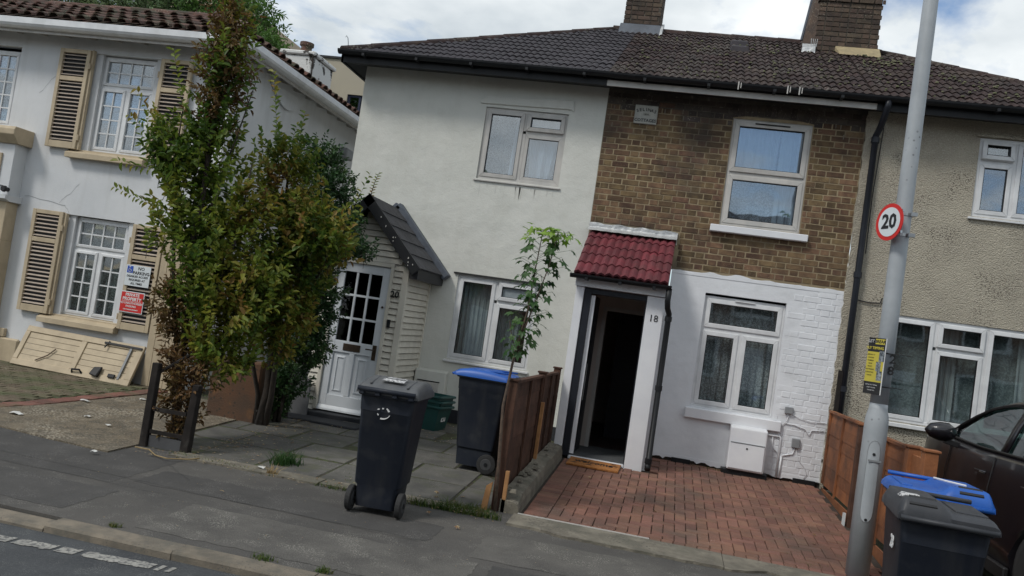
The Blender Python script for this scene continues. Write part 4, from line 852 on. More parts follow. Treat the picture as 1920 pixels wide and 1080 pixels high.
# plaque with its carved words
MB().box(-.905, -.605, 11.06, 11.09, 4.565, 4.815).build('name_plaque', m_stone, H18, bevel=.006)
word = 'SELINAS'
for i, ch in enumerate(word):
    t = (i - 3) / 3; text('plaque_letter', ch, .058, (-.755 + t * .115, 11.058, 4.755 - .022 * t * t), m_ink, H18, rot=(math.pi / 2, t * .35, 0), bold=.0012)
text('plaque_lettering', '. 1874 .', .036, (-.755, 11.058, 4.69), m_ink, H18); text('plaque_lettering', 'COTTAGES', .056, (-.755, 11.058, 4.61), m_ink, H18, bold=.0012)
# roof
def on18(u, v): return u < 3.3
roof_tiles(H18, tile18, 0.192, GA, NR, (-1.285, EY, EZ), (1, 0, 0), (0, CS, SN), lambda u, v: u < 3.29 and not ((u - 1.62) ** 2 < .03 and abs(v - 2.65) < .2) and not (2.83 < u and v > 2.95), rr, span=(0, 17))
MB().add([(-1.29, EY, EZ - .01), (2.0, EY, EZ - .01), (2.0, RY, RZ - .01), (-1.29, RY, RZ - .01), (2.0, 17.3, EZ - .01), (-1.29, 17.3, EZ - .01)], [(0, 1, 2, 3), (3, 2, 4, 5)]).build('roof', m_rtile, H18, fix=False)
ridge_cap(H18, (-.86, RY, RZ - .03), (1.36, RY, RZ - .03), 6, .11, m_rtile)
for v in (2.42, 2.92):
    p = Vector((.36 + .02, EY, EZ)) + Vector((0, CS, SN)) * v
    MB().hexa([(p.x - .15, p.y - .02, p.z), (p.x + .15, p.y - .02, p.z), (p.x + .15, p.y + .3, p.z + .16), (p.x - .15, p.y + .3, p.z + .16)], [(p.x - .12, p.y, p.z + .1), (p.x + .12, p.y, p.z + .1), (p.x + .11, p.y + .28, p.z + .21), (p.x - .11, p.y + .28, p.z + .21)]).build('roof_vent', m_rtile20, H18, bevel=.01)
half_gutter(H18, -1.2, 2.0, EY - .04, EZ, .06, m_black, 4)
for x in (.36, .95, 1.09): MB().tube([(x, EY - .11, EZ + .01), (x, EY - .11, EZ - .09)], .008, 6).tube([(x + .03, EY - .11, EZ + .0), (x + .03, EY - .11, EZ - .07)], .006, 6).build('gutter_clip', m_upvc_d, H18)
MB().box(-1.285, 2.03, EY + .04, EY + .06, EZ - .14, EZ - .065).build('fascia', m_upvc_d, H18); MB().box(-1.285, 2.03, EY + .035, EY + .06, EZ - .062, EZ - .002).build('fascia_top', m_black, H18)
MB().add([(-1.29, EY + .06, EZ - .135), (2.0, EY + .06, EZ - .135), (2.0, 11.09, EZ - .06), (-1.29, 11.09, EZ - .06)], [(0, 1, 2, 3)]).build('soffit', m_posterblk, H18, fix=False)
# chimney on the left party wall
def brick_chimney(parent, x0, x1, y0, y1, z0, z1, corbel=None, name='chimney', side=1):
    ch = MB().box(x0 + .012, x1 - .012, y0 + .012, y1, z0, z1).build(name, m_mortar_d, parent)
    q = MB(); cc = {}
    def put(cx, cy, cz, w, rz):
        k = (round(w, 2), rr.randrange(3))
        if k not in cc: cc[k] = brick_mesh(w, m_chim, hash(k) % 997)
        o = place('brick', cc[k], ch, (cx, cy, cz), (rr.uniform(-.015, .015), rr.uniform(-.01, .01), rz + rr.uniform(-.01, .01)))
    z = z0; row = 0
    while z < z1:
        ex = .0
        if corbel and corbel[0] < z < corbel[1]: ex = .028
        x = x0 - (0 if row % 2 else .11); k = 0
        while x < x1:
            w = S_ if (k + row) % 2 == 0 else Hh; a, b = max(x, x0 - ex), min(x + w, x1 + ex)
            if b - a > .04: put((a + b) / 2, y0 - ex, z + CO / 2, round(b - a, 2), 0)
            x += w + J; k += 1
        y = y0 - (.11 if row % 2 else 0); k = 0
        xs_ = x1 + ex if side > 0 else x0 - ex
        while y < y1:
            w = S_ if (k + row) % 2 else Hh; a, b = max(y, y0), min(y + w, y1)
            if b - a > .04: put(xs_, (a + b) / 2, z + CO / 2, round(b - a, 2), math.pi / 2 * side)
            y += w + J; k += 1
        z += CO; row += 1
    return ch
c1 = brick_chimney(H18, -1.53, -.93, 13.78, 14.5, RZ - .2, RZ + 1.2)
MB().hexa([(-1.58, 13.66, RZ - .18), (-.88, 13.66, RZ - .18), (-.88, 14.0, RZ + .02), (-1.58, 14.0, RZ + .02)], [(-1.57, 13.74, RZ + .02), (-.9, 13.74, RZ + .02), (-.9, 14.0, RZ + .1), (-1.57, 14.0, RZ + .1)]).build('lead_flashing', m_lead, H18, bevel=.01)
MB().prism([(13.6, RZ - .2), (14.05, RZ + .04), (14.05, RZ + .16), (13.75, RZ + .0)], 'x', -.9, -.86).build('flashing_flap', m_flash, H18)
# porch posts, beam, frame, canopy
MB().box(-1.225, -1.125, 10.1, 10.2, .205, 2.262).build('porch_post', m_white, H18, bevel=.004)
MB().box(-1.225, -1.19, 10.2, 11.09, .2, 2.4).build('porch_side', m_white, H18)
MB().box(-.155, -.12, 10.2, 11.09, .2, 2.4).build('porch_side', m_white, H18)
MB().box(-.365, -.155, 10.1, 10.2, .19, 2.262).build('porch_panel', m_white, H18, bevel=.004)
MB().box(-1.24, -.14, 10.07, 10.2, 2.268, 2.40).build('porch_beam', m_white, H18, bevel=.004)
fq = MB(); fq.box(-1.12, -1.035, 10.12, 10.19, .23, 2.255); fq.box(-1.035, -.37, 10.125, 10.19, 2.195, 2.255); fq.build('door_frame', m_navy, H18, bevel=.003)
MB().box(-.38, -.366, 10.13, 10.2, .23, 2.2).build('door_jamb', m_navy, H18)
MB().box(-1.035, -.37, 10.1, 10.18, .205, .24).build('door_sill', m_white, H18, bevel=.004)
# open door leaf folded back inside the porch
dl = MB(); dl.box(-1.032, -.985, 10.2, 10.86, .26, 2.18); leaf_door = dl.build('open_door', m_navy, H18, bevel=.003)
MB().box(-1.033, -.984, 10.17, 10.198, .26, 2.18).build('door_edge', m_white, leaf_door)
MB().box(-.984, -.975, 10.3, 10.32, .9, 1.35).build('door_handle', m_steel, leaf_door)
# hall
hall = MB(); hx0, hx1, hy0, hy1, hz0, hz1 = -1.19, -.155, 10.2, 14.5, .24, 2.42
hall.quad((hx0, hy0, hz0), (hx0, hy0, hz1), (hx0, hy1, hz1), (hx0, hy1, hz0)); hall.quad((hx1, hy0, hz0), (hx1, hy1, hz0), (hx1, hy1, hz1), (hx1, hy0, hz1)); hall.quad((hx0, hy1, hz0), (hx0, hy1, hz1), (hx1, hy1, hz1), (hx1, hy1, hz0)); hall.quad((hx0, hy0, hz1), (hx1, hy0, hz1), (hx1, hy1, hz1), (hx0, hy1, hz1))
hall.build('hall', m_hall, H18, fix=False)
MB().box(hx0, hx1, 10.19, 11.3, .2, .245).build('hall_floor', m_hallmat, H18); MB().box(hx0, hx1, 11.3, hy1, .2, .243).build('hall_floor', mat('dark_wood_floor', (.06, .035, .028), (.04, .025, .02), 5, rough=.5), H18)
iq = MB(); iq.box(-1.19, -.95, 11.15, 11.25, .24, 2.42); iq.box(-.95, -.155, 11.15, 11.25, 2.1, 2.42); iq.build('inner_wall', m_hall, H18)
fr = MB(); fr.box(-.95, -.9, 11.13, 11.27, .24, 2.1); fr.box(-.9, -.155, 11.13, 11.27, 2.05, 2.1); fr.build('inner_frame', m_upvc_d, H18)
MB().box(-.82, -.2, 12.6, 12.65, .24, 2.15).build('inner_door', m_navy, H18)
text('house_number', '18', .115, (-.262, 10.097, 2.0), m_ink, H18, ext=.003)
# canopy
cy0, cz0, cy1, cz1 = 9.98, 2.415, 11.07, 3.08; cl = math.hypot(cy1 - cy0, cz1 - cz0); cc_, cs_ = (cy1 - cy0) / cl, (cz1 - cz0) / cl
canopy = MB().hexa([(-1.265, cy0 + .03, cz0 - .03), (-.145, cy0 + .03, cz0 - .03), (-.145, cy1, cz1 - .03), (-1.265, cy1, cz1 - .03)], [(-1.265, cy0 + .03, cz0 - .005), (-.145, cy0 + .03, cz0 - .005), (-.145, cy1, cz1 - .005), (-1.265, cy1, cz1 - .005)]).build('canopy', m_redtile, H18)
MB().prism([(10.2, 2.38), (11.085, 2.38), (11.085, 3.04), (10.2, 2.5)], 'x', -1.22, -.15).build('canopy_cheek', m_white, H18)
rt = tile_mesh('canopy_tile', .187, .268, 2, .028, m_redtile, .02)
roof_tiles(canopy, rt, .187, .255, 5, (-1.265, cy0, cz0), (1, 0, 0), (0, cc_, cs_), lambda u, v: u < 1.12, rr, span=(0, 6), name='canopy_tile', lift=.018)
q = MB(); 
def fl(u, v):
    x = -1.29 + 1.16 * u; y = 11.083 - (.17 * max(0, (.5 - v) / .5)); z = 3.065 + .12 * v + (.008 * math.sin(u * 23) if v > .8 else 0) - .002 * math.sin(u * 50)
    return (x, y - .01 * (rr.random()), z)
q.grid(fl, 40, 6).build('roof_flashing', m_flash, H18, smooth=True)
MB().prism([(10.92, 3.0), (11.085, 3.03), (11.085, 3.18), (11.06, 3.18)], 'x', -.132, -.128).build('flashing_end', m_flash, H18)
half_gutter(H18, -1.3, -.1, cy0 - .03, cz0 - .015, .05, m_black, 3)
MB().box(-1.28, -.12, 10.02, 10.07, 2.36, 2.41).build('canopy_fascia', m_black, H18)
dp = MB(); dp.tube([(-.125, 9.96, 2.37), (-.125, 9.96, 2.22), (-.115, 10.0, 2.14), (-.09, 10.06, 2.08), (-.09, 10.08, 2.02), (-.09, 10.08, .3), (-.09, 10.02, .25)], .034, 10)
dp = dp.build('downpipe', m_black, H18, smooth=True)
for z in (2.02, .34, 1.2): MB().lathe([(.042, -.03), (.042, .03)], (-.09, 10.08, z), 'z', 12).build('pipe_collar', m_black, dp)
# gas box, meter boxes, cables
gb = MB().hexa([(.85, 10.86, .31), (1.3, 10.86, .31), (1.3, 11.08, .31), (.85, 11.08, .31)], [(.85, 10.9, .835), (1.3, 10.9, .835), (1.3, 11.08, .86), (.85, 11.08, .86)]).build('gas_meter_box', m_white, H18, bevel=.02, seg=3)
MB().hexa([(.868, 10.852, .33), (1.282, 10.852, .33), (1.282, 10.87, .33), (.868, 10.87, .33)], [(.868, 10.872, .64), (1.282, 10.872, .64), (1.282, 10.89, .64), (.868, 10.89, .64)]).build('box_door', m_white, gb, bevel=.005)
MB().lathe([(.012, 0), (.012, .006)], (1.07, 10.862, .59), 'y', 10).build('box_lock', m_ink, gb)
MB().box(.868, 1.282, 10.868, 10.884, .644, .652).build('box_joint', m_meter, gb)
MB().box(.8, 1.35, 10.9, 11.09, .22, .3).build('box_recess', m_black, H18)
for (x, z, w, h) in ((1.53, 1.13, .1, .085), (1.66, .74, .095, .115)): MB().box(x - w / 2, x + w / 2, 11.04, 11.085, z - h / 2, z + h / 2).build('cable_box', m_meter, H18, bevel=.008, seg=2)
def cable(pts, r=.006, m=m_white): return MB().tube([(x, 11.068, z) for x, z in pts], r, 6).build('cable', m, H18, smooth=True)
cable([(1.3, .79), (1.46, .79), (1.475, .775), (1.475, .28)], .013); cable([(1.51, .28), (1.51, .55)], .013)
cable([(1.54, 1.09), (1.52, 1.0), (1.44, .9), (1.4, .86)], .005); cable([(1.56, 1.1), (1.65, 1.06), (1.8, 1.03), (1.98, 1.04)], .004); cable([(1.5, .97), (1.62, .96), (1.75, .93), (1.8, .86), (1.83, .93), (1.97, .94)], .006)
cable([(1.66, .68), (1.64, .6), (1.58, .58), (1.51, .56), (1.5, .5)], .007); cable([(1.67, .68), (1.71, .55), (1.8, .46), (1.83, .38), (1.8, .3)], .004); cable([(1.38, .78), (1.39, .65), (1.45, .58)], .005)

# ------------------------------------------------------------------ pebbledashed house
H16 = thing('pebbledash_house', 'pebbledashed house with wide white windows behind the lamp column', 'house', (3.7, 11.05, 0.25))
uw = (3.33, 4.75, 3.82, 4.80); lw = (2.56, 4.5, 1.20, 2.5)
wall_holes('wall', 2.03, 5.6, 0.1, 5.03, 11.05, [uw, lw], m_pebble, H16)
r = random.Random(31); le = [(2.03 + .0, .2)] + [(2.03 - .02 - r.uniform(0, .02), .2 + 4.85 * i / 70) for i in range(71)] + [(2.03, 5.05)]
MB().prism([(2.035, 5.05), (2.035, .2)] + le[1:-1], 'y', 11.052, 11.1).build('ragged_render_edge', m_pebble, H16)
MB().quad((5.6, 11.05, 0), (5.6, 17, 0), (5.6, 17, 5.05), (5.6, 11.05, 5.05)).build('side_wall', m_pebble, H16, fix=False)
room(H16, 3.2, 4.9, 3.6, 4.95, 11.2, 12.6); room(H16, 2.4, 4.7, 1.0, 2.6, 11.2, 12.6)
window(H16, *uw, 11.07, [(0, .3, .70, 1, {'proud': .03, 'tilt': .13}), (0, .3, 0, .70, {}), (.3, .72, 0, 1, {}), (.72, 1, 0, 1, {})], gm=m_glass_b, sill=(.04, .04, .06, m_upvc))
window(H16, *lw, 11.07, [(0, .285, 0, 1, {}), (.285, .58, .73, 1, {'proud': .03}), (.285, .58, 0, .73, {}), (.58, 1, 0, 1, {})], sill=(.04, .06, .08, m_upvc))
MB().box(3.28, 4.8, 11.02, 11.06, 4.805, 4.83).build('hood_mould', m_pebble, H16)
curtain_mesh(3.36, 4.7, 3.85, 4.8, 11.27, 6, .01, 21).build('net_curtain', m_net_g, H16, smooth=True)
curtain_mesh(2.6, 4.48, 1.22, 2.5, 11.27, 8, .012, 22).build('net_curtain', m_net_b, H16, smooth=True)
curtain_mesh(3.2, 3.42, 1.22, 2.5, 11.22, 3, .02, 23).build('curtain', m_curtain, H16, smooth=True); curtain_mesh(4.1, 4.4, 1.22, 2.5, 11.22, 3, .02, 24).build('curtain', m_curtain, H16, smooth=True)
pot = MB().lathe([(.03, 0), (.045, .08), (.047, .09)], (3.43, 11.2, 3.86), 'z', 12).build('flower_pot', m_upvc, H16)
q = MB()
for k in range(14):
    a = k * 2.4; q.quad((3.43, 11.2, 3.94), (3.43 + .01 * math.cos(a), 11.2 + .01 * math.sin(a), 3.94), (3.43 + .1 * math.cos(a), 11.2 + .03 * math.sin(a), 4.08 + .02 * (k % 3)), (3.43 + .08 * math.cos(a + .2), 11.2 + .03 * math.sin(a), 4.1))
q.build('pot_plant', m_privet, H16, fix=False)
XR = 5.55
roof_tiles(H16, tile18, 0.192, GA, NR, (2.005, EY, EZ), (1, 0, 0), (0, CS, SN), lambda u, v: 2.005 + u < XR - v * CS - .03 and not (u < .5 and v > 2.95), rr, span=(0, 19))
MB().add([(2.0, EY, EZ - .01), (XR, EY, EZ - .01), (XR - (RY - EY), RY, RZ - .01), (2.0, RY, RZ - .01), (XR, 17.3, EZ - .01), (2.0, 17.3, EZ - .01)], [(0, 1, 2, 3), (1, 4, 2), (3, 2, 4, 5)]).build('roof', m_rtile, H16, fix=False)
ridge_cap(H16, (XR - .02, EY + .02, EZ + .0), (XR - (RY - EY), RY, RZ - .03), 11, .095, m_rtile, 'hip_tile')
half_gutter(H16, 2.0, 5.6, EY - .04, EZ, .06, m_black, 4)
MB().box(2.03, 5.6, EY + .035, EY + .06, EZ - .15, EZ - .002).build('fascia', m_black, H16)
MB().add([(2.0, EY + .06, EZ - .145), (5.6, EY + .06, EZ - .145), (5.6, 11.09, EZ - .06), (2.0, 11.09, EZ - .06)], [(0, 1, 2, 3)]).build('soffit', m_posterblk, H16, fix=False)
dp = MB().tube([(2.14, EY - .04, EZ - .03), (2.14, EY - .03, EZ - .12), (2.13, 10.85, EZ - .3), (2.11, 10.98, EZ - .4), (2.11, 10.98, 3.2), (2.11, 10.98, .3)], .04, 10).build('downpipe', m_navy, H16, smooth=True)
for z in (4.62, 2.92, 1.5): MB().lathe([(.05, -.035), (.05, .035)], (2.11, 10.98, z), 'z', 12).build('pipe_collar', m_navy, dp)
MB().tube([(2.2, 11.03, 4.8), (2.19, 11.03, 4.5), (2.17, 11.03, 3.9), (2.18, 11.03, 3.2)], .006, 6).build('wall_cable', m_posterblk, H16)
MB().tube([(2.12, 11.03, 2.62), (2.3, 11.03, 2.6), (2.42, 11.03, 2.61), (2.44, 11.03, 2.68)], .008, 6).build('wall_cable', m_posterblk, H16)
g = random.Random(44)
for par_, xa, xb in ((H18, -1.1, 1.9), (H16, 2.1, 4.6)):
    q = MB()
    for k in range(150):
        v = g.uniform(.1, 3.2); x = g.uniform(xa, xb - (v * CS * .9 if par_ is H16 else 0)); p = Vector((x, EY, EZ)) + Vector((0, CS, SN)) * v + Vector((0, -SN, CS)) * .05; s_ = g.uniform(.008, .026)
        q.lathe([(s_, -.01), (s_ * .8, s_ * .35), (s_ * .2, s_ * .5)], tuple(p), 'z', 6)
    q.build('roof_moss', m_moss, par_, kind='stuff')
# broad chimney with a raking shoulder on the right party wall
c2 = brick_chimney(H16, 1.50, 2.42, 13.3, 14.1, RZ - .5, RZ + 1.3, corbel=(RZ + .42, RZ + .64), side=-1)
MB().hexa([(1.31, 13.55, RZ - .4), (1.5, 13.33, RZ - .4), (1.5, 14.3, RZ - .4), (1.31, 14.3, RZ - .4)], [(1.46, 13.7, RZ + .9), (1.5, 13.36, RZ + .9), (1.5, 14.3, RZ + .9), (1.46, 14.3, RZ + .9)]).build('chimney_shoulder', m_chim, H16)
MB().tube([(1.325, 13.6, RZ - .1), (1.40, 13.68, RZ + .45), (1.46, 13.72, RZ + .9)], .02, 6).build('verge_trim', m_lead, H16)
MB().hexa([(1.3, 13.12, RZ - .46), (1.5, 13.12, RZ - .46), (1.52, 13.3, RZ - .34), (1.32, 13.3, RZ - .34)], [(1.31, 13.14, RZ - .38), (1.5, 13.14, RZ - .36), (1.52, 13.3, RZ - .26), (1.32, 13.3, RZ - .26)]).build('flashing_flap', m_flash, H16)
for k in range(4): MB().tube([(1.44 + .025 * k, 13.2, RZ - .34), (1.43 + .03 * k, 13.18, RZ - .22)], .006, 5).build('flashing_finger', m_flash, H16)
fz = lambda y: EZ + .55 * (y - EY) + .035
MB().hexa([(1.85, 13.12, fz(13.12)), (2.45, 13.08, fz(13.08)), (2.46, 13.31, fz(13.31)), (1.8, 13.31, fz(13.31))], [(1.86, 13.15, fz(13.15) + .03), (2.44, 13.12, fz(13.12) + .03), (2.45, 13.31, fz(13.31) + .09), (1.8, 13.31, fz(13.31) + .09)]).build('mortar_fillet', mat('yellow_mortar', (.36, .29, .17), (.28, .23, .14), 9, rough=.95, bump=.006, bscale=50), H16, bevel=.01)

# ------------------------------------------------------------------ left house with the louvred shutters
HL = thing('shuttered_house', 'white rendered house with cream louvred shutters and brown clay tiles at the left', 'house', (-8.5, 10.0, 0.2))
YW = 10.0
lwL = (-8.26, -7.21, .925, 2.285); uwL = (-8.26, -7.2, 3.18, 4.525); owL = (-11.2, -9.40, 3.36, 4.52)
wall_holes('wall', -13.0, -6.1, 0.1, 4.82, YW, [lwL, uwL, owL], m_renderL, HL, depth=.14)
MB().quad((-6.1, YW, 0), (-6.1, YW, 4.82), (-6.1, 17.5, 4.82), (-6.1, 17.5, 0)).build('side_wall', m_renderL, HL, fix=False)
for wd in (lwL, uwL, owL): room(HL, wd[0] - .2, wd[1] + .2, wd[2] - .2, wd[3] + .2, YW + .2, YW + 1.4)
for (wd, nm) in ((lwL, 0), (uwL, 1)):
    MB().box(wd[0] + .005, wd[0] + .14, YW + .03, YW + .1, wd[2], wd[3]).build('window_jamb', m_renderL, HL)
    MB().box(wd[1] - .09, wd[1] - .005, YW + .03, YW + .1, wd[2], wd[3]).build('window_jamb', m_renderL, HL)
    x0, x1, z0, z1 = wd[0] + .14, wd[1] - .09, wd[2] + .012, wd[3] - .01
    window(HL, x0, x1, z0, z1, YW + .08, [(0, 1, .68, 1, {'bars': (4, 2)}), (0, .5, 0, .68, {'bars': (2, 4)}), (.5, 1, 0, .68, {'bars': (2, 4)})], frame_w=.035, sash_w=.04, gm=m_glass_b if nm else m_glass)
    curtain_mesh(x0, x1, z0, z1, YW + .2, 6, .01, 31 + nm).build('lace_curtain', m_net_g, HL, smooth=True)
    MB().prism([(YW - .11, wd[2] - .13), (YW - .002, wd[2] - .13), (YW - .002, wd[2] - .0), (YW + .12, wd[2] + .012), (YW + .12, wd[2] + .02), (YW - .11, wd[2] - .06)], 'x', wd[0] - .1, wd[1] + .03).build('sill', m_cream, HL, bevel=.008)
window(HL, -11.1, -9.44, 3.40, 4.46, YW + .06, [(0, .333, 0, 1, {'bars': (3, 5)}), (.333, .667, 0, 1, {'bars': (3, 5)}), (.667, 1, 0, 1, {'bars': (3, 5)})], frame_w=.035, sash_w=.04, gm=m_glass_b)
curtain_mesh(-11.1, -9.44, 3.4, 4.46, YW + .22, 9, .01, 34).build('lace_curtain', m_net, HL, smooth=True)
slat = MB().hexa([(-.185, -.004, -.004), (.185, -.004, -.004), (.185, .024, .012), (-.185, .024, .012)], [(-.185, -.006, .003), (.185, -.006, .003), (.185, .022, .019), (-.185, .022, .019)]).mesh('slat', m_slat)
def shutter(x0, x1, z0, z1, mid):
    y0, y1 = YW - .075, YW - .03; s_ = MB()
    s_.box(x0, x0 + .055, y0, y1, z0, z1); s_.box(x1 - .055, x1, y0, y1, z0, z1)
    s_.box(x0 + .055, x1 - .055, y0 + .001, y1 - .001, z0, z0 + .09); s_.box(x0 + .055, x1 - .055, y0 + .001, y1 - .001, z1 - .055, z1); s_.box(x0 + .055, x1 - .055, y0 + .001, y1 - .001, mid - .03, mid + .03)
    o = s_.build('shutter', m_cream, HL, bevel=.003)
    MB().box(x0 + .05, x1 - .05, y1 - .004, y1 + .01, z0 + .05, z1 - .03).build('shutter_back', m_posterblk, o)
    sc = (x1 - x0 - .11) / .37
    for a, b in ((z0 + .09, mid - .03), (mid + .03, z1 - .055)):
        n = int(round((b - a) / .0535))
        for i in range(n): place('slat', slat, o, ((x0 + x1) / 2, y0 + .012, a + (b - a) * (i + .45) / n - .004), (rr.uniform(-.07, .07), rr.uniform(-.004, .004), 0), (sc, 1, 1))
    for z in (z0 + .16, z1 - .22): MB().lathe([(.014, -.04), (.014, .04)], (x1 + .012 if x1 < -7.5 else x0 - .012, y0 + .01, z), 'z', 8).build('hinge', m_cream, o)
    return o
shutter(-8.72, -8.245, .91, 2.30, 1.89); sh = shutter(-7.17, -6.70, .87, 2.27, 1.84); shutter(-8.72, -8.245, 3.17, 4.54, 4.13); shutter(-7.16, -6.69, 3.15, 4.52, 4.10)
for z0_ in (.91, 3.17): MB().box(-8.24, -8.21, YW - .05, YW, z0_, z0_ + 1.38).build('shutter_post', m_cream, HL)
# porch bay at the left edge: cornice, cream panel, arched surround
MB().box(-13, -9.03, YW - .22, YW, 2.36, 3.12).build('bay_wall', m_renderL, HL, bevel=.004)
MB().prism([(YW - .36, 3.3), (YW - .36, 3.23), (YW - .26, 3.12), (YW, 3.12), (YW, 3.34), (YW - .34, 3.34)], 'x', -13, -8.96).build('cornice', m_cream, HL, bevel=.006)
MB().box(-13, -9.2, YW - .245, YW - .22, 2.56, 2.98).build('bay_panel', m_cream, HL, bevel=.004)
MB().prism([(YW - .3, 2.42), (YW - .3, 2.36), (YW - .22, 2.33), (YW, 2.33), (YW, 2.42)], 'x', -13, -8.98).build('bay_moulding', m_renderL, HL, bevel=.004)
arch = [(-13, 2.33), (-13, 1.0), (-9.35, 1.0)] + [(-9.25 - .0 - .1 * math.cos(t), 1.9 + .18 * math.sin(t)) for t in [0, .4, .8, 1.2, 1.57]] + [(-9.02, 1.9), (-9.02, 2.33)]
MB().prism([(-13, 2.33), (-13, 2.05), (-9.5, 2.05), (-9.32, 2.02), (-9.22, 1.93), (-9.16, 1.8), (-9.03, 1.8), (-9.03, 2.33)], 'y', YW - .2, YW).build('arch_surround', m_cream, HL, bevel=.006)
MB().box(-9.16, -9.03, YW - .2, YW, .2, 1.8).build('arch_pilaster', m_cream, HL, bevel=.006)
MB().box(-13, -9.16, YW - .06, YW - .01, .2, 2.04).build('entrance_panel', m_cream, HL)
MB().box(-13, -8.62, YW - .06, YW, .05, .5).build('plinth', m_cream, HL, bevel=.02)
MB().box(-9.02, -8.86, YW - .055, YW - .002, .505, .62).build('plinth_cap', m_cream, HL, bevel=.008)
MB().lathe([(.035, 0), (.045, .03), (.03, .06), (.03, .1)], (-9.02, YW - .33, 2.49), 'y', 10).build('security_lamp', m_posterblk, HL)
MB().tube([(-9.05, YW - .23, 2.53), (-9.4, YW - .23, 2.56), (-10, YW - .23, 2.56)], .006, 5).build('wall_cable', m_posterblk, HL)
def crack(pts):
    q = MB()
    for a, b in zip(pts[:-1], pts[1:]): q.quad((a[0], YW - .003, a[1] - .002), (b[0], YW - .003, b[1] - .002), (b[0], YW - .003, b[1] + .004), (a[0], YW - .003, a[1] + .003))
    q.build('render_crack', m_meter, HL, fix=False)
crack(wob((-8.95, 2.46), (-8.3, 2.40), 8, .012, 41)); crack(wob((-8.4, 2.43), (-8.12, 2.72), 6, .015, 42)); crack(wob((-8.3, 2.4), (-8.2, 2.28), 4, .01, 43)); crack(wob((-9.0, 3.9), (-8.8, 4.15), 5, .012, 44))
# eaves, rafter ends, gutters
GX, GY, GZ = -5.74, 9.58, 4.70
gp = [(0, .11), (0, .03), (.02, .0), (.05, -.02), (.11, -.02), (.11, .11), (.1, .11), (.1, -.01), (.055, -.008), (.03, .01), (.012, .035), (.012, .11)]
MB().prism([(GY + a, GZ + b) for a, b in gp], 'x', -13, GX).build('gutter', m_upvc, HL)
MB().prism([(GX - a, GZ + b) for a, b in gp], 'y', GY, 17.5).build('gutter', m_upvc, HL)
MB().box(-13, GX - .1, GY + .112, GY + .13, GZ - .06, GZ + .1).build('fascia', m_upvc_d, HL); MB().box(GX - .13, GX - .112, GY + .12, 17.5, GZ - .06, GZ + .1).build('fascia', m_upvc_d, HL)
MB().add([(-13, GY + .13, GZ + .0), (GX - .13, GY + .13, GZ + .0), (-6.1, YW, GZ + .1), (-13, YW, GZ + .1), (-6.1, 17.5, GZ + .1), (GX - .13, 17.5, GZ)], [(0, 1, 2, 3), (1, 5, 4, 2)]).build('soffit', m_upvc_d, HL, fix=False)
raf = MB().hexa([(-.02, GY + .13, GZ - .05), (.02, GY + .13, GZ - .05), (.02, YW, GZ + .0), (-.02, YW, GZ + .0)], [(-.02, GY + .13, GZ + .0), (.02, GY + .13, GZ + .0), (.02, YW, GZ + .1), (-.02, YW, GZ + .1)]).mesh('rafter_end', m_upvc_d)
for i in range(16): place('rafter_end', raf, HL, (-12.6 + i * .395, 0, 0))
raf2 = MB().hexa([(-6.1, -.02, GZ), (GX - .13, -.02, GZ - .05), (GX - .13, .02, GZ - .05), (-6.1, .02, GZ)], [(-6.1, -.02, GZ + .1), (GX - .13, -.02, GZ), (GX - .13, .02, GZ), (-6.1, .02, GZ + .1)]).mesh('rafter_end', m_upvc_d)
for i in range(14): place('rafter_end', raf2, HL, (0, 10.4 + i * .42, 0))
MB().prism([(10.9 + .0, 4.62), (12.0, 4.62)] + [(12.0 - 1.1 * t / 10, 4.62 - .26 * math.sin(math.pi * t / 10)) for t in range(1, 10)], 'x', -6.09, -6.06).build('plaster_lunette', m_renderL, HL)
# clay roof: rounded tiles laid in rows
SC = .466; LL = math.atan(SC)
def barrel(name, r_, L_):
    q = MB(); vs = []
    for k in range(6):
        t = math.pi * k / 5; s = 1.0
        vs += [(math.cos(t) * r_, 0, math.sin(t) * r_ * .75 + .02), (math.cos(t) * r_ * .8, L_, math.sin(t) * r_ * .6)]
    q.add(vs, [(2 * k, 2 * k + 1, 2 * k + 3, 2 * k + 2) for k in range(5)])
    q.add([(math.cos(math.pi * k / 5) * r_ * f, 0, math.sin(math.pi * k / 5) * r_ * .75 * f + .02) for f in (1, .8) for k in range(6)], [(k, k + 1, k + 7, k + 6) for k in range(5)])
    return q.mesh(name, m_clay, fix=False)
bt = barrel('clay_tile', .082, .36)
cl_, sl_ = math.cos(LL), math.sin(LL); n_clay = 0
for j in range(6):
    for i in range(31):
        u = i * .205; x = -12.1 + u; run = j * .29 * cl_
        if x > GX - run - .05 or n_clay > 180: continue
        place('clay_tile', bt, HL, (x + rr.uniform(-.012, .012), GY + .02 + run + rr.uniform(-.012, .012), GZ + .13 + run * SC + rr.uniform(-.006, .01)), (LL - .05 + rr.uniform(-.03, .03), rr.uniform(-.06, .06), rr.uniform(-.03, .03))); n_clay += 1
for j in range(2):
    for i in range(30):
        y = GY + .12 + i * .205; run = j * .29 * cl_
        if y < GY + run + .05: continue
        place('clay_tile', bt, HL, (GX - run - .02 + rr.uniform(-.012, .012), y + rr.uniform(-.01, .01), GZ + .13 + run * SC), (LL - .05 + rr.uniform(-.03, .03), rr.uniform(-.06, .06), math.pi / 2 + rr.uniform(-.03, .03))); n_clay += 1
rw = 1.3; zt = GZ + .1 + rw * SC
MB().add([(-13, GY + .03, GZ + .1), (GX - .03, GY + .03, GZ + .1), (GX - rw, GY + rw, zt), (-13, GY + rw, zt), (GX - .03, 17.5, GZ + .1), (GX - rw, 17.5, zt), (-13, 17.5, zt)], [(0, 1, 2, 3), (1, 4, 5, 2), (3, 2, 5, 6)]).build('roof', m_clay, HL, fix=False)
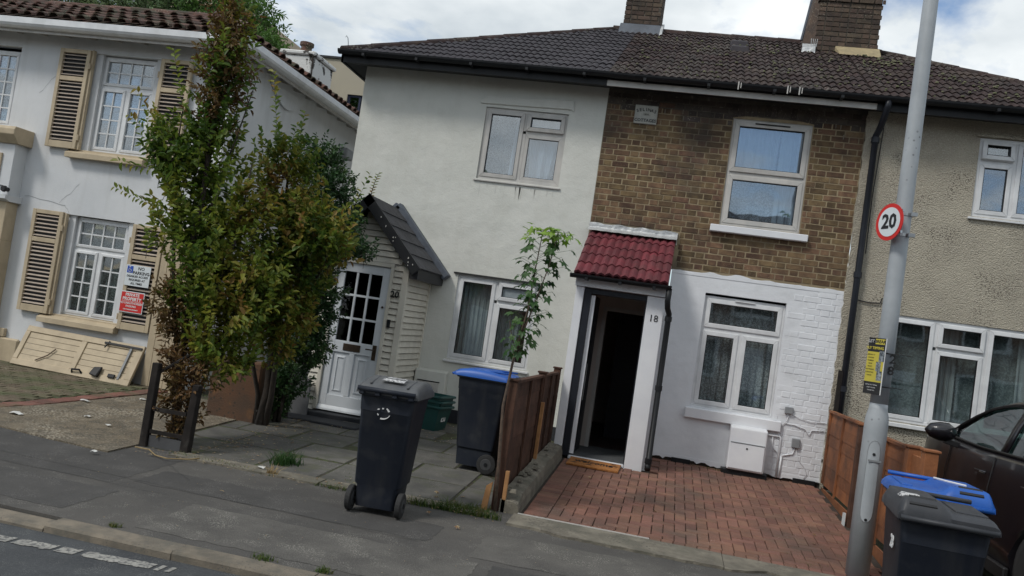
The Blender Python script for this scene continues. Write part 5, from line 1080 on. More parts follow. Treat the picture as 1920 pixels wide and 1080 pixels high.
ridge_cap(HL, (GX - .02, GY + .02, GZ + .2), (GX - rw, GY + rw, zt + .08), 7, .1, m_clay, 'hip_tile'); ridge_cap(HL, (-12.6, GY + rw, zt + .03), (GX - rw, GY + rw, zt + .03), 16, .1, m_clay)
MB().add([(GX - rw, GY + rw, zt), (GX - rw - 1, 17.5, zt), (GX - rw, 17.5, zt)], [(0, 1, 2)]).build('roof_back', m_clay, HL, fix=False)
chl = MB().box(-7.68, -7.05, 14.0, 14.9, 4.9, 5.98).build('chimney', m_peel, HL, bevel=.03)
MB().box(-7.72, -7.01, 13.96, 14.94, 5.98, 6.06).build('chimney_cap', m_peel, chl, bevel=.02)
MB().lathe([(.11, 0), (.12, .03), (.1, .05), (.1, .2), (.13, .21), (.13, .27), (.1, .27)], (-7.42, 14.4, 6.06), 'z', 14).build('chimney_pot', m_clay, chl)
for (x, y) in ((-7.7, 13.97), (-7.03, 13.97)): MB().tube([(x, y, 4.95), (x + .01, y, 5.5), (x - .01, y, 5.96)], .014, 5).build('vine_stem', m_bark, chl)
MB().box(-6.12, -5.95, 13.6, 13.9, 4.12, 4.3).build('rain_hopper', m_meter, HL, bevel=.02)
# cream boarded gate in the gap beside the shutter
SG = thing('side_gate', 'tall cream boarded side gate right of the shutter carrying the signs', 'gate', (-6.4, 9.93, .2))
gb_ = MB().box(0, .098, 0, .02, .2, 2.3).mesh('gate_board', m_cream)
for i in range(4): place('gate_board', gb_, SG, (-6.66 + i * .102, 9.9 + .002 * (i % 2), 0), (0, 0, rr.uniform(-.01, .01)))
MB().box(-6.26, -6.14, 9.86, 9.98, .15, 2.35).build('gate_post', m_cream, SG, bevel=.005)
# timber gate leaf lying on its side against the wall
LG = thing('leaning_gate', 'cream boarded garage door leaf lying on its side under the shuttered window', 'gate', (-7.6, 9.72, .19), rot=(R(-24), R(0.8), R(-1)), local=True)
wG, hG = 1.80, .56
q = MB(); q.box(-wG / 2, wG / 2, -.02, .02, 0, .08); q.box(-wG / 2, wG / 2, -.02, .02, hG - .08, hG); q.box(-wG / 2, -wG / 2 + .07, -.021, .019, .08, hG - .08); q.box(wG / 2 - .1, wG / 2, -.021, .019, .08, hG - .08); q.box(-.02, .06, -.021, .019, .08, hG - .08); q.build('gate_frame', m_cream, LG, bevel=.004)
gbd = MB().box(-wG / 2 + .06, wG / 2 - .08, -.004, .012, .002, .076).mesh('gate_board', m_cream)
for i in range(5): place('gate_board', gbd, LG, (0, rr.uniform(-.002, .002), .08 + i * .08))
MB().box(wG / 2 - .19, wG / 2 - .16, -.03, -.01, .06, hG - .05).build('gate_bar', m_meter, LG)
MB().box(.32, wG / 2 - .02, -.04, -.02, hG - .06, hG - .035).build('bolt', m_posterblk, LG); MB().tube([(.38, -.03, hG - .02), (.36, -.05, hG - .12)], .01, 6).build('bolt_handle', m_posterblk, LG)
MB().tube([(.05, -.02, .04), (.06, -.06, .07), (.17, -.06, .08), (.19, -.02, .05)], .013, 6).build('pull_handle', m_posterblk, LG)
MB().hexa([(.33, -.08, .05), (.45, -.08, .03), (.45, -.02, .03), (.33, -.02, .05)], [(.34, -.05, .16), (.46, -.05, .18), (.46, -.02, .18), (.34, -.02, .16)]).build('lock_case', m_posterblk, LG, bevel=.01)
MB().box(.58, .68, -.05, -.02, .06, .11).build('bolt_keep', m_posterblk, LG, bevel=.006)
MB().tube([(-.55, -.024, .1), (-.4, -.026, .2), (-.33, -.026, .3)], .008, 5).build('dead_stem', m_bark2, LG)
# two signs on the shutter
def flat_sign(name, label, x0, x1, z0, z1, m, y):
    s_ = thing(name, label, 'sign', ((x0 + x1) / 2, y, z0)); MB().box(x0, x1, y - .004, y, z0, z1).build('sign_plate', m, s_, bevel=.001); return s_
S1 = flat_sign('parking_sign', 'white no parking sign with blue wheelchair square, upper sign on the shutter', -7.155, -6.79, 1.455, 1.73, m_signw, 9.915)
T = lambda s, x, z, sz, mm, par, b=.0008, sx=1: text('lettering', s, sz, (x, 9.9095, z), mm, par, ext=.0006, bold=b, sx=sx)
MB().box(-7.135, -7.05, 9.9085, 9.9105, 1.625, 1.715).build('blue_square', m_signblue, S1)
wq = MB(); wq.lathe([(.008, 0), (.008, .001)], (-7.098, 9.9072, 1.703), 'y', 10); wq.build('wheelchair_symbol', m_inkw, S1)
wq = MB(); wq.tube([(-7.098, 9.9078, 1.69), (-7.097, 9.9078, 1.668), (-7.078, 9.9078, 1.668), (-7.068, 9.9078, 1.645)], .0035, 4); wq.build('wheelchair_symbol', m_inkw, S1)
wq = MB(); wq.tube([(-7.095 + .02 * math.cos(t), 9.9078, 1.657 + .02 * math.sin(t)) for t in [math.pi * .6 + k * .35 for k in range(13)]], .003, 4); wq.build('wheelchair_symbol', m_inkw, S1)
T('NO', -6.93, 1.69, .06, m_ink, S1); T('PARKING', -6.925, 1.63, .058, m_ink, S1, .0012); T('DISABLED ACCESS', -6.973, 1.582, .038, m_ink, S1); T('REQUIRED AT', -6.973, 1.535, .038, m_ink, S1); T('ALL TIMES', -6.973, 1.488, .038, m_ink, S1)
S2 = flat_sign('property_sign', 'red private property sign below the white one on the shutter', -7.17, -6.82, 1.10, 1.38, m_signw, 9.915)
MB().box(-7.158, -6.832, 9.9085, 9.9105, 1.112, 1.368).build('red_field', m_red, S2)
y2 = lambda s, z, sz, b=.001: text('lettering', s, sz, (-6.995, 9.9075, z), m_inkw, S2, ext=.0006, bold=b)
y2('PRIVATE', 1.335, .055, .002); y2('PROPERTY', 1.28, .058, .002); y2('NO UNAUTHORISED', 1.225, .036); y2('PARKING', 1.185, .036); y2('THIS IS PRIVATE PROPERTY', 1.142, .018)
MB().box(-7.14, -6.85, 9.9078, 9.9086, 1.248, 1.252).build('rule_line', m_inkw, S2)

# ------------------------------------------------------------------ building and trees beyond the left house
BB = thing('flat_roofed_block', 'tan flat roofed block with blue framed windows beyond the gap', 'building', (-12, 22.5, 0))
wall_holes('wall', -19, -6.5, 0, 8.4, 22, [(-9.88, -9.05, 6.45, 7.42), (-10.8, -10.45, 6.3, 6.9)], m_tan, BB)
MB().quad((-6.5, 22, 0), (-6.5, 30, 0), (-6.5, 30, 8.4), (-6.5, 22, 8.4)).build('side_wall', m_tan, BB, fix=False)
MB().box(-19.1, -6.4, 21.95, 30, 8.4, 8.46).build('roof', m_posterblk, BB)
room(BB, -11.5, -8.5, 6, 7.8, 22.4, 23.5)
for (a, b, c, d) in ((-9.88, -9.05, 6.45, 7.42), (-10.8, -10.45, 6.3, 6.9)):
    q = MB(); ring(q, a, b, c, d, .06, 22.05, 22.12); w_ = q.build('window', m_blueframe, BB); MB().box(a + .05, b - .05, 22.09, 22.1, c + .05, d - .05).build('pane', m_glass_b, w_)
    MB().box(a + (b - a) * .42, a + (b - a) * .42 + .05, 22.045, 22.11, c + .06, d - .06).build('mullion', m_blueframe, w_); MB().box(a + (b - a) * .42 + .05, b - .06, 22.047, 22.11, c + (d - c) * .42, c + (d - c) * .42 + .05).build('transom', m_blueframe, w_)
B2 = thing('peach_block', 'peach rendered block glimpsed through the trees above the clay roof', 'building', (-17, 26, 0))
MB().box(-19.5, -16.3, 25, 32, 0, 11.5).build('wall', mat('peach_render', (.5, .4, .3), (.45, .36, .27), 1, rough=.85), B2)
FP = thing('flag_pole', 'thin white pole standing up behind the clay roof', 'pole', (-13.25, 17, 0)); MB().tube([(-13.25, 17, 0), (-13.25, 17, 9.5)], .04, 8).build('shaft', m_white, FP)

def leaf_cloud(name, parent, pos, dirs, size, m, narrow=.42, droop=.25, label=None, kind='stuff', fold=.25, seed=0):
    """one mesh of folded oval leaves: pos (n,3) bases, dirs (n,3) midrib directions, size (n,)"""
    g = np.random.default_rng(seed); n = len(pos); d = dirs / np.linalg.norm(dirs, axis=1, keepdims=True)
    up = g.normal(size=(n, 3)) * .45 + np.array([0, -.25, 1.0]); s = np.cross(d, up); s /= np.linalg.norm(s, axis=1, keepdims=True) + 1e-9; nn_ = np.cross(s, d)
    L_ = size[:, None]; W_ = L_ * narrow
    base = pos; m1 = pos + d * L_ * .33; m2 = pos + d * L_ * .7 - nn_ * L_ * droop * .4; tip = pos + d * L_ - nn_ * L_ * droop
    f = nn_ * W_ * fold
    l1, r1 = m1 + s * W_ * .5 + f, m1 - s * W_ * .5 + f; l2, r2 = m2 + s * W_ * .42 + f, m2 - s * W_ * .42 + f
    V = np.stack([base, l1, l2, tip, r2, r1], axis=1).reshape(-1, 3); k = np.arange(n)[:, None] * 6
    Q = np.concatenate([k + np.array([[0, 1, 2, 3]]), k + np.array([[0, 3, 4, 5]])])
    o = bpy.data.objects.new(name, np_mesh(name, V, Q, m)); C.objects.link(o); attach(o, parent)
    if kind: o['kind'] = kind
    return o

def grow(blobs, n_twigs, tw_len, n_leaf, axis, base, seed, updir=.8, spread=1.0, z_first=.15, jit=.35):
    """twigs start inside ellipsoid blobs and grow outwards and up; returns twig polylines and leaf bases"""
    g = np.random.default_rng(seed); vol = np.array([b[3] * b[4] * b[5] for b in blobs]) ** .8; vol /= vol.sum()
    tw = []; P = []; D = []
    for _ in range(n_twigs):
        b = blobs[g.choice(len(blobs), p=vol)]; v = g.normal(size=3); v /= np.linalg.norm(v); v *= g.random() ** .45
        p = np.array(b[:3]) + v * np.array(b[3:6]); out = np.array([v[0] * b[3], v[1] * b[4], 0]) ; out = out / (np.linalg.norm(out) + 1e-6)
        d = out * spread * .6 + np.array([0, 0, updir]) + g.normal(size=3) * jit; d /= np.linalg.norm(d)
        L_ = tw_len * (0.6 + .7 * g.random()); bend = g.normal(size=3) * .25; pts = []
        for t in np.linspace(0, 1, 4): pts.append(p - d * L_ * .5 + d * L_ * t + bend * L_ * .3 * t * t)
        tw.append(pts); side = np.cross(d, g.normal(size=3)); side /= np.linalg.norm(side) + 1e-9
        for k in range(n_leaf):
            t = z_first + (1 - z_first) * k / n_leaf; q = p - d * L_ * .5 + d * L_ * t + bend * L_ * .3 * t * t
            sgn = 1 if k % 2 else -1; dd = d * .55 + side * sgn * .8 + g.normal(size=3) * .25; P.append(q); D.append(dd)
        P.append(q + d * .01); D.append(d)
    return tw, np.array(P), np.array(D)

def twig_mesh(name, tw, r0, m, parent):
    V = []; Q = []; n = 0
    for pts in tw:
        for i in range(len(pts) - 1):
            a, b = np.array(pts[i]), np.array(pts[i + 1]); ra = r0 * (1 - i * .28); rb = r0 * (1 - (i + 1) * .28)
            for (p, r_) in ((a, ra), (b, rb)):
                for k in range(3): V.append(p + r_ * np.array([math.cos(2.09 * k), math.sin(2.09 * k), 0]))
            for k in range(3): Q.append([n + k, n + (k + 1) % 3, n + 3 + (k + 1) % 3, n + 3 + k])
            n += 6
    o = bpy.data.objects.new(name, np_mesh(name, np.array(V), np.array(Q), m)); C.objects.link(o); attach(o, parent); o['kind'] = 'stuff'; return o

def stems(parent, name, paths, m):
    for k, (pts, r0, r1) in enumerate(paths):
        n = len(pts); MB().tube(pts, [r0 + (r1 - r0) * i / (n - 1) for i in range(n)], 7).build('trunk' if k == 0 else 'branch', m, parent, smooth=True)

def curve(a, b, n, j, seed, bow=0.0):
    g = random.Random(seed); return [(a[0] + (b[0] - a[0]) * t + g.uniform(-j, j) + bow * math.sin(math.pi * t), a[1] + (b[1] - a[1]) * t + g.uniform(-j, j), a[2] + (b[2] - a[2]) * t) for t in [i / n for i in range(n + 1)]]

# tall hornbeam by the trellis
T1 = thing('hornbeam_tree', 'tall columnar hornbeam behind the dark trellis, turning brown at its top', 'tree', (-4.66, 7.6, .08))
b1 = [(-4.78, 7.6, 4.4, .13, .14, .5), (-4.74, 7.6, 3.85, .27, .25, .4), (-4.88, 7.6, 3.2, .36, .3, .42), (-5.22, 7.55, 3.05, .26, .2, .32), (-5.08, 7.6, 2.72, .4, .3, .28), (-4.75, 7.65, 2.65, .5, .4, .5), (-4.78, 7.6, 2.1, .48, .42, .45), (-4.5, 7.7, 2.2, .5, .42, .5), (-4.55, 7.6, 1.6, .45, .42, .45), (-4.35, 7.6, 1.25, .42, .38, .38), (-4.3, 7.6, .95, .3, .3, .28), (-4.2, 7.7, 1.7, .35, .35, .4)]
tw, P, D = grow(b1, 560, .40, 15, None, None, 3, updir=1.0, spread=.9); g_ = np.random.default_rng(5)
# long sprays reaching out to the left and up
for (a, b_, n) in (((-5.1, 7.55, 2.3), (-5.72, 7.5, 2.48), 26), ((-5.2, 7.55, 2.9), (-5.7, 7.5, 3.24), 20), ((-5.2, 7.5, 3.0), (-5.62, 7.45, 3.5), 20), ((-5.1, 7.55, 3.3), (-5.3, 7.5, 3.95), 22), ((-4.5, 7.6, 3.4), (-4.36, 7.55, 3.98), 16), ((-5.15, 7.55, 2.65), (-5.5, 7.5, 2.95), 16)):
    a, b_ = np.array(a), np.array(b_); d = b_ - a; tw.append([a + d * t for t in (0, .33, .66, 1)]); s = np.cross(d, [0, 1, .2]); s /= np.linalg.norm(s); dn = d / np.linalg.norm(d)
    for k in range(n):
        P = np.vstack([P, a + d * k / n]); D = np.vstack([D, dn * .7 + s * (1 if k % 2 else -1) * .8 + g_.normal(size=3) * .2])
leaf_cloud('foliage', T1, P, D, .082 * (0.6 + .6 * g_.random(len(P))), m_hornb, narrow=.5, seed=1)
twig_mesh('twigs', tw, .0035, m_bark, T1)
stems(T1, 'trunk', [(curve((-4.62, 7.55, .05), (-4.78, 7.6, 4.4), 9, .025, 1, -.06), .05, .008), (curve((-4.6, 7.6, .1), (-5.15, 7.55, 3.4), 7, .03, 2, -.08), .03, .006), (curve((-4.58, 7.6, .1), (-4.35, 7.7, 2.9), 7, .03, 3), .03, .006), (curve((-4.6, 7.6, .5), (-4.1, 7.7, 1.8), 5, .02, 5), .02, .005), (curve((-4.7, 7.6, 2.2), (-4.4, 7.6, 3.7), 5, .02, 6), .014, .004)], m_bark)
bt_ = [(-4.72, 7.5, .95, .17, .14, .4), (-4.5, 7.34, .5, .2, .12, .4), (-4.4, 7.36, .75, .2, .12, .2), (-4.85, 7.5, 1.4, .2, .15, .35), (-4.78, 7.58, 4.3, .18, .16, .6), (-4.75, 7.6, 3.7, .27, .24, .6)]
tw2, P2, D2 = grow(bt_, 460, .26, 9, None, None, 8, updir=.3)
leaf_cloud('withered_foliage', T1, P2, D2, .058 * (.6 + .7 * g_.random(len(P2))), m_brownleaf, seed=2); twig_mesh('dead_twigs', tw2, .003, m_bark, T1)

T2 = thing('hornbeam_bush', 'broad hornbeam with yellowing leaves between the tall tree and the porch', 'tree', (-4.3, 8.3, .12))
b2 = [(-4.38, 8.3, 2.95, .26, .25, .45), (-4.1, 8.3, 2.85, .16, .2, .35), (-4.15, 8.3, 2.35, .5, .4, .45), (-3.76, 8.2, 2.22, .32, .28, .28), (-3.5, 8.15, 2.2, .16, .18, .16), (-4.15, 8.3, 1.75, .5, .42, .45), (-4.1, 8.25, 1.25, .38, .35, .35)]
tw, P, D = grow(b2, 500, .36, 14, None, None, 12, updir=.9)
for (a, b_, n) in (((-4.4, 8.3, 3.1), (-4.62, 8.3, 4.05), 34), ((-4.2, 8.3, 3.0), (-4.15, 8.25, 3.62), 22), ((-4.4, 8.3, 3.0), (-4.45, 8.25, 3.5), 18), ((-3.45, 8.1, 2.4), (-3.23, 8.05, 3.02), 20), ((-3.5, 8.1, 2.3), (-3.28, 8.1, 2.62), 14)):
    a, b_ = np.array(a), np.array(b_); d = b_ - a; tw.append([a + d * t for t in (0, .33, .66, 1)]); s = np.cross(d, [.2, 1, .2]); s /= np.linalg.norm(s); dn = d / np.linalg.norm(d)
    for k in range(n):
        P = np.vstack([P, a + d * k / n]); D = np.vstack([D, dn * .7 + s * (1 if k % 2 else -1) * .8 + g_.normal(size=3) * .2])
leaf_cloud('foliage', T2, P, D, .08 * (.6 + .6 * g_.random(len(P))), m_hornb2, narrow=.5, seed=3); twig_mesh('twigs', tw, .0032, m_bark, T2)
stems(T2, 'trunk', [(curve((-4.42, 8.9, .15), (-4.35, 8.4, 3.2), 8, .03, 11, .08), .06, .008), (curve((-4.36, 8.9, .15), (-3.9, 8.3, 2.5), 7, .03, 12), .04, .006), (curve((-4.35, 8.8, .9), (-3.5, 8.2, 2.4), 6, .02, 13), .02, .005), (curve((-4.45, 8.9, .15), (-4.6, 8.3, 2.2), 6, .03, 14), .03, .006)], m_bark)

T3 = thing('privet_bush', 'dark green privet growing against the left side of the clapboard porch', 'bush', (-4.35, 9.3, .17))
b3 = [(-4.42, 9.4, 3.25, .28, .25, .32), (-4.2, 9.35, 2.85, .33, .28, .4), (-4.0, 9.25, 2.45, .34, .26, .32), (-3.72, 9.1, 2.28, .26, .2, .14), (-4.25, 9.3, 2.1, .32, .3, .4), (-4.15, 9.3, 1.6, .3, .3, .4), (-4.12, 9.25, 1.15, .26, .26, .35), (-4.3, 9.2, .7, .26, .22, .35), (-4.42, 9.2, .35, .16, .16, .2)]
tw, P, D = grow(b3, 1150, .22, 13, None, None, 22, jit=.5)
leaf_cloud('foliage', T3, P, D, .046 * (.65 + .7 * g_.random(len(P))), m_privet, narrow=.5, seed=4); twig_mesh('twigs', tw, .0025, m_bark, T3)
stems(T3, 'trunk', [(curve((-4.5, 9.2, .15), (-4.4, 9.4, 3.3), 8, .03, 21, .06), .04, .006), (curve((-4.42, 9.2, .15), (-3.9, 9.2, 2.4), 7, .03, 22), .03, .005), (curve((-4.36, 9.15, .15), (-4.2, 9.3, 1.6), 6, .03, 23), .025, .005)], m_bark)
V_ = thing('climbing_shoot', 'thin leafy shoot poking up above the porch ridge', 'plant', (-3.93, 9.9, 3.02))
pts = [(-3.93, 9.9, 2.9), (-3.92, 9.9, 3.08), (-3.9, 9.9, 3.2), (-3.86, 9.9, 3.33)]; MB().tube(pts, [.006, .005, .004, .002], 5).build('stem', m_bark, V_)
P = []; D = []
for k in range(22):
    t = k / 22; p = np.array([-3.93 + .07 * t * t, 9.9, 2.92 + .4 * t]); P.append(p); D.append([.7 * (1 if k % 2 else -1), rr.uniform(-.3, .3), .5])
leaf_cloud('leaf_cluster', V_, np.array(P), np.array(D, float), np.full(22, .055), m_hornb2, seed=6, kind=None)

# trees behind the left house
for k, (lab, blobs, mt_, n, lf) in enumerate([
    ('feathery pale green tree rising behind the clay tiled roof, far left', [(-15.6, 17.5, 7.3, 1.6, 1.2, 1.6), (-13.6, 17.8, 7.6, 1.5, 1.2, 1.5)], m_bgleaf, 1500, .13),
    ('darker green tree behind the clay roof, nearer to the hornbeam', [(-12.0, 18.2, 7.9, 1.2, 1.0, 1.4), (-10.9, 18, 7.6, .9, .9, 1.0)], m_bgleaf2, 1000, .12),
    ('bright green tree top behind the hip of the clay roof beside the peeling chimney', [(-10.2, 17.5, 6.9, .75, .7, .65), (-9.7, 17.3, 6.5, .55, .6, .4)], m_bgleaf2, 420, .11)]):
    T_ = thing('background_tree', lab, 'tree', (blobs[0][0], blobs[0][1], 0), group='trees behind the shuttered house')
    tw, P, D = grow(blobs, n, .6, 12, None, None, 40 + k, updir=.1, jit=.6); leaf_cloud('foliage', T_, P, D, lf * (.6 + .7 * g_.random(len(P))), mt_, narrow=.3, seed=50 + k); twig_mesh('twigs', tw, .006, m_bark, T_)
    stems(T_, 'trunk', [(curve((blobs[0][0], blobs[0][1], 0), blobs[0][:3], 6, .06, k), .14, .04), (curve((blobs[0][0], blobs[0][1], 3.5), blobs[1][:3], 5, .06, k + 9), .08, .03)], m_bark)

# ------------------------------------------------------------------ sapling by the fence
SP = thing('maple_sapling', 'slender young maple with lobed leaves growing beside the fence post', 'tree', (-1.3, 7.24, .07))
tr_ = [(-1.30, 7.24, .05), (-1.33, 7.24, .5), (-1.365, 7.24, .98), (-1.33, 7.25, 1.46), (-1.27, 7.25, 1.85), (-1.26, 7.25, 2.2), (-1.24, 7.25, 2.55)]
MB().tube(tr_, [.017, .015, .013, .011, .008, .006, .003], 7).build('trunk', m_bark2, SP, smooth=True)
MB().tube([(-1.32, 7.25, 1.5), (-1.22, 7.24, 1.9), (-1.14, 7.24, 2.25), (-1.1, 7.24, 2.55)], [.008, .006, .004, .003], 6).build('branch', m_bark2, SP, smooth=True)
MB().tube([(-1.32, 7.25, 1.45), (-1.38, 7.22, 1.6), (-1.41, 7.2, 1.72)], [.005, .004, .003], 5).build('branch', m_bark2, SP, smooth=True)
def maple_leaf(name, m):
    """five pointed lobes round a centre, drooping edges"""
    ang = [-150, -118, -78, -52, -28, 0, 28, 52, 78, 118, 150]; rad = [.34, .62, .42, .86, .48, 1.0, .48, .86, .42, .62, .34]
    vs = [(0, 0, .0)] + [(math.sin(R(a)) * r_, math.cos(R(a)) * r_, -.22 * r_ * r_) for a, r_ in zip(ang, rad)]
    q = MB().add(vs, [(0, i, i + 1) for i in range(1, 11)]); return q.mesh(name, m, fix=False)
ml, mly = maple_leaf('leaf', m_sapl), maple_leaf('leaf', m_sapl_y); lr = random.Random(77); nl = 0
def put_leaf(p, dirv, size, me):
    """a petiole's leaf: tip points along dirv, upper side up"""
    global nl
    d = Vector(dirv).normalized(); up = Vector((lr.uniform(-.3, .3), lr.uniform(-.5, .1), 1)); s = d.cross(up).normalized(); n_ = s.cross(d)
    mt = Matrix((s, d, n_)).transposed().to_4x4(); o = place('leaf', me, SP, Vector(p) + d * size * .35, mt.to_euler(), (size, size, size)); nl += 1
pet = MB()
for k in range(140):
    z = 1.42 + 1.16 * (k / 140) ** .8; side = lr.random() < .5
    ax_ = np.interp(z, [p[2] for p in tr_], [p[0] for p in tr_]) if side or z < 1.55 else np.interp(z, [1.5, 1.9, 2.25, 2.55], [-1.32, -1.22, -1.14, -1.1])
    wv = np.interp(z, [1.35, 1.6, 2.1, 2.55], [.09, .11, .12, .14]); a = lr.uniform(0, 6.28); ex, ey = math.cos(a) * wv * lr.uniform(.5, 1.25), math.sin(a) * wv * .8
    p0 = Vector((ax_, 7.25, z - .03)); p1 = Vector((ax_ + ex, 7.25 + ey, z + .04 * lr.random()))
    pet.tube([p0, p1], .0018, 3, caps=False)
    put_leaf(p1, (ex * 6, ey * 6, lr.uniform(-.9, -.2)), lr.uniform(.05, .08), mly if z > 2.46 else ml)
for k in range(26):
    z = 2.5 + .09 * lr.random(); ax_ = lr.uniform(-1.42, -1.0); put_leaf((ax_, 7.25 + lr.uniform(-.12, .12), z - .25 * (ax_ + 1.22) ** 2 * 4), (lr.uniform(-1, 1), lr.uniform(-1, .3), lr.uniform(-.4, .3)), lr.uniform(.055, .085), mly)
pet.build('petioles', m_sapl, SP, kind='stuff', fix=False)

# ------------------------------------------------------------------ fences and walls
FL = thing('dark_fence', 'dark brown low fence between the slabbed garden and the brick drive', 'fence', (-1.31, 8.7, .1))
def fence(F_, X, segs, th, m, ztop, board_h=.145, face=-1, bat=1, posts=(), pm=None):
    for (ya, yb) in segs:
        zb = gnd(ya) + .08; n = int((ztop - zb) / .125); sl = (gnd(yb) - gnd(ya)) / (yb - ya)
        bmh = MB().hexa([(-th, 0, 0), (th, 0, 0), (th, yb - ya, 0), (-th, yb - ya, 0)], [(-th * .3, 0, board_h), (th * .3, 0, board_h), (th * .3, yb - ya, board_h), (-th * .3, yb - ya, board_h)]).mesh('fence_board', m)
        for i in range(n): place('fence_board', bmh, F_, (X + rr.uniform(-.002, .002), ya, ztop - .125 * (i + 1) - .02), (rr.uniform(-.004, .004), 0, rr.uniform(-.003, .003)))
        for yy in (ya + .02, (ya + yb) / 2, yb - .06): MB().box(*((X + th, X + th + .02) if bat > 0 else (X - th - .018, X - th + .002)), yy, yy + .04, gnd(yy) + .08, ztop).build('batten', m, F_)
        MB().box(X - .03, X + .03, ya, yb, ztop - .01, ztop + .015).build('top_rail', m, F_)
        MB().box(X - th - .002, X + th, ya, yb, gnd(ya) - .02, gnd(ya) + .1).build('gravel_board', m, F_)
    for (yy, zt, w) in posts:
        o = MB().box(X - w, X + w, yy - w, yy + w, gnd(yy) - .05, zt).build('post', pm or m, F_, bevel=.004); MB().box(X - w - .012, X + w + .012, yy - w - .012, yy + w + .012, zt, zt + .02).build('post_cap', m, F_, bevel=.004)
fence(FL, -1.31, [(7.38, 8.92), (9.02, 10.08)], .012, m_fence_d, 1.19, posts=((7.32, 1.2, .04), (8.97, 1.22, .04), (10.13, 1.24, .04)))
MB().box(-1.262, -1.23, 7.27, 7.31, .0, .42).build('broken_batten', m_raw, FL, label='bare broken batten at the foot of the post'); MB().hexa([(-1.43, 7.2, .02), (-1.38, 7.2, .0), (-1.38, 7.23, 0), (-1.43, 7.23, .02)], [(-1.4, 7.2, .28), (-1.35, 7.2, .32), (-1.35, 7.23, .32), (-1.4, 7.23, .28)]).build('broken_batten', m_raw, FL, label='splintered bare timber stump')
MB().box(-1.27, -1.235, 8.86, 8.9, .3, .92).build('repair_batten', m_raw, FL, label='newer paler batten fixed to the fence')
LWk = thing('low_wall', 'low crumbling concrete kerb wall under the dark fence', 'wall', (-1.17, 8.7, .1))
r = random.Random(8); n = 26; tops = [.15 + r.uniform(-.006, .008) + (.03 if 14 < i < 18 else 0) - (.05 if i < 2 else 0) for i in range(n + 1)]
q = MB()
for i in range(n + 1):
    y = 7.27 + (10.08 - 7.27) * i / n; a = r.uniform(-.004, .004); z = gnd(y)
    q.v += [(-1.275, y, z - .06), (-1.275, y, z + tops[i] + .01), (-1.16 + a, y, z + tops[i]), (-1.12 + a * .6, y, z + tops[i] - .012 + r.uniform(-.006, .006)), (-1.105 + a * .3, y, z + tops[i] * .5), (-1.095, y, z - .06)]
for i in range(n): q.f += [(i * 6 + k, i * 6 + k + 1, (i + 1) * 6 + k + 1, (i + 1) * 6 + k) for k in range(5)]
q.f += [(0, 1, 2, 3, 4, 5), tuple(n * 6 + k for k in (5, 4, 3, 2, 1, 0))]
q.build('wall_body', m_conc, LWk)
for k in range(16):
    y = r.uniform(7.25, 9.6); s = r.uniform(.015, .035); MB().hexa([(-s, -s, 0), (s, -s * .8, 0), (s * .9, s, 0), (-s, s * .7, 0)], [(-s * .6, -s * .5, s), (s * .7, -s * .4, s * .8), (s * .5, s * .7, s), (-s * .5, s * .5, s * .7)]).build('rubble_stone', m_conc, LWk, bevel=.003).location = (r.uniform(-1.24, -1.16), y, gnd(y) + .165)
FR = thing('orange_fence', 'orange brown overlap fence between the brick drive and the parked car', 'fence', (2.02, 8.5, .1))
fence(FR, 2.02, [(9.28, 11.0)], .007, m_fence_o, 1.2, bat=-1, posts=((9.22, 1.19, .045),), pm=m_fence_d)
fence(FR, 2.05, [(7.62, 8.95)], .007, m_fence_o, 1.15, bat=-1, posts=((7.5, 1.17, .05), (7.05, 1.19, .05)), pm=m_fence_o)
MB().box(2.03, 2.06, 7.1, 7.45, .2, 1.12).build('infill_board', m_fence_o, FR)
MB().box(1.93, 1.955, 9.2, 9.24, .15, .28).build('paint_mark_block', m_signw, FR)
OB = thing('timber_stub', 'weathered timber post stub behind the corner of the white painted wall', 'post', (2.06, 10.95, .3)); MB().box(2.035, 2.085, 10.94, 11.0, .25, 1.72).build('post', m_trellis, OB, bevel=.004)

TR = thing('trellis', 'dark weathered timber trellis frame at the foot of the hornbeam', 'trellis', (-4.47, 7.2, .07))
MB().hexa([(-4.72, 7.13, .04), (-4.645, 7.13, .04), (-4.645, 7.2, .04), (-4.72, 7.2, .04)], [(-4.74, 7.17, .84), (-4.67, 7.17, .84), (-4.67, 7.24, .84), (-4.74, 7.24, .84)]).build('post', m_trellis, TR, bevel=.006)
MB().hexa([(-4.3, 7.13, .04), (-4.215, 7.13, .04), (-4.215, 7.21, .04), (-4.3, 7.21, .04)], [(-4.29, 7.17, .7), (-4.22, 7.17, .7), (-4.22, 7.24, .7), (-4.29, 7.24, .7)]).build('post', m_trellis, TR, bevel=.006)
for z in (.19, .40): MB().box(-4.64, -4.30, 7.15, 7.175, z, z + .035).build('rung', m_trellis, TR)
MB().tube([(-4.72, 7.2, .72), (-4.45, 7.3, .95)], .016, 6).build('brace', m_trellis, TR)
MB().box(-4.64, -4.31, 7.16, 7.2, .03, .17).build('base_board', m_grey_slab, TR)
BW = thing('brown_wall', 'low brown rendered wall behind the trellis under the hornbeam leaves', 'wall', (-4.7, 8.9, .13))
MB().box(-5.12, -4.5, 8.9, 9.12, .05, .83).build('wall_face', m_rust, BW, bevel=.02)
PF = thing('picket_panel', 'dark picket panel glimpsed under the privet', 'fence', (-4.55, 9.5, .18))
for i in range(6): MB().box(-4.72 + i * .06, -4.69 + i * .06, 9.5, 9.52, .2, 1.05 + .02 * (i % 2)).build('picket', m_trellis, PF)
MB().box(-4.74, -4.38, 9.52, 9.54, .8, .84).build('rail', m_trellis, PF)
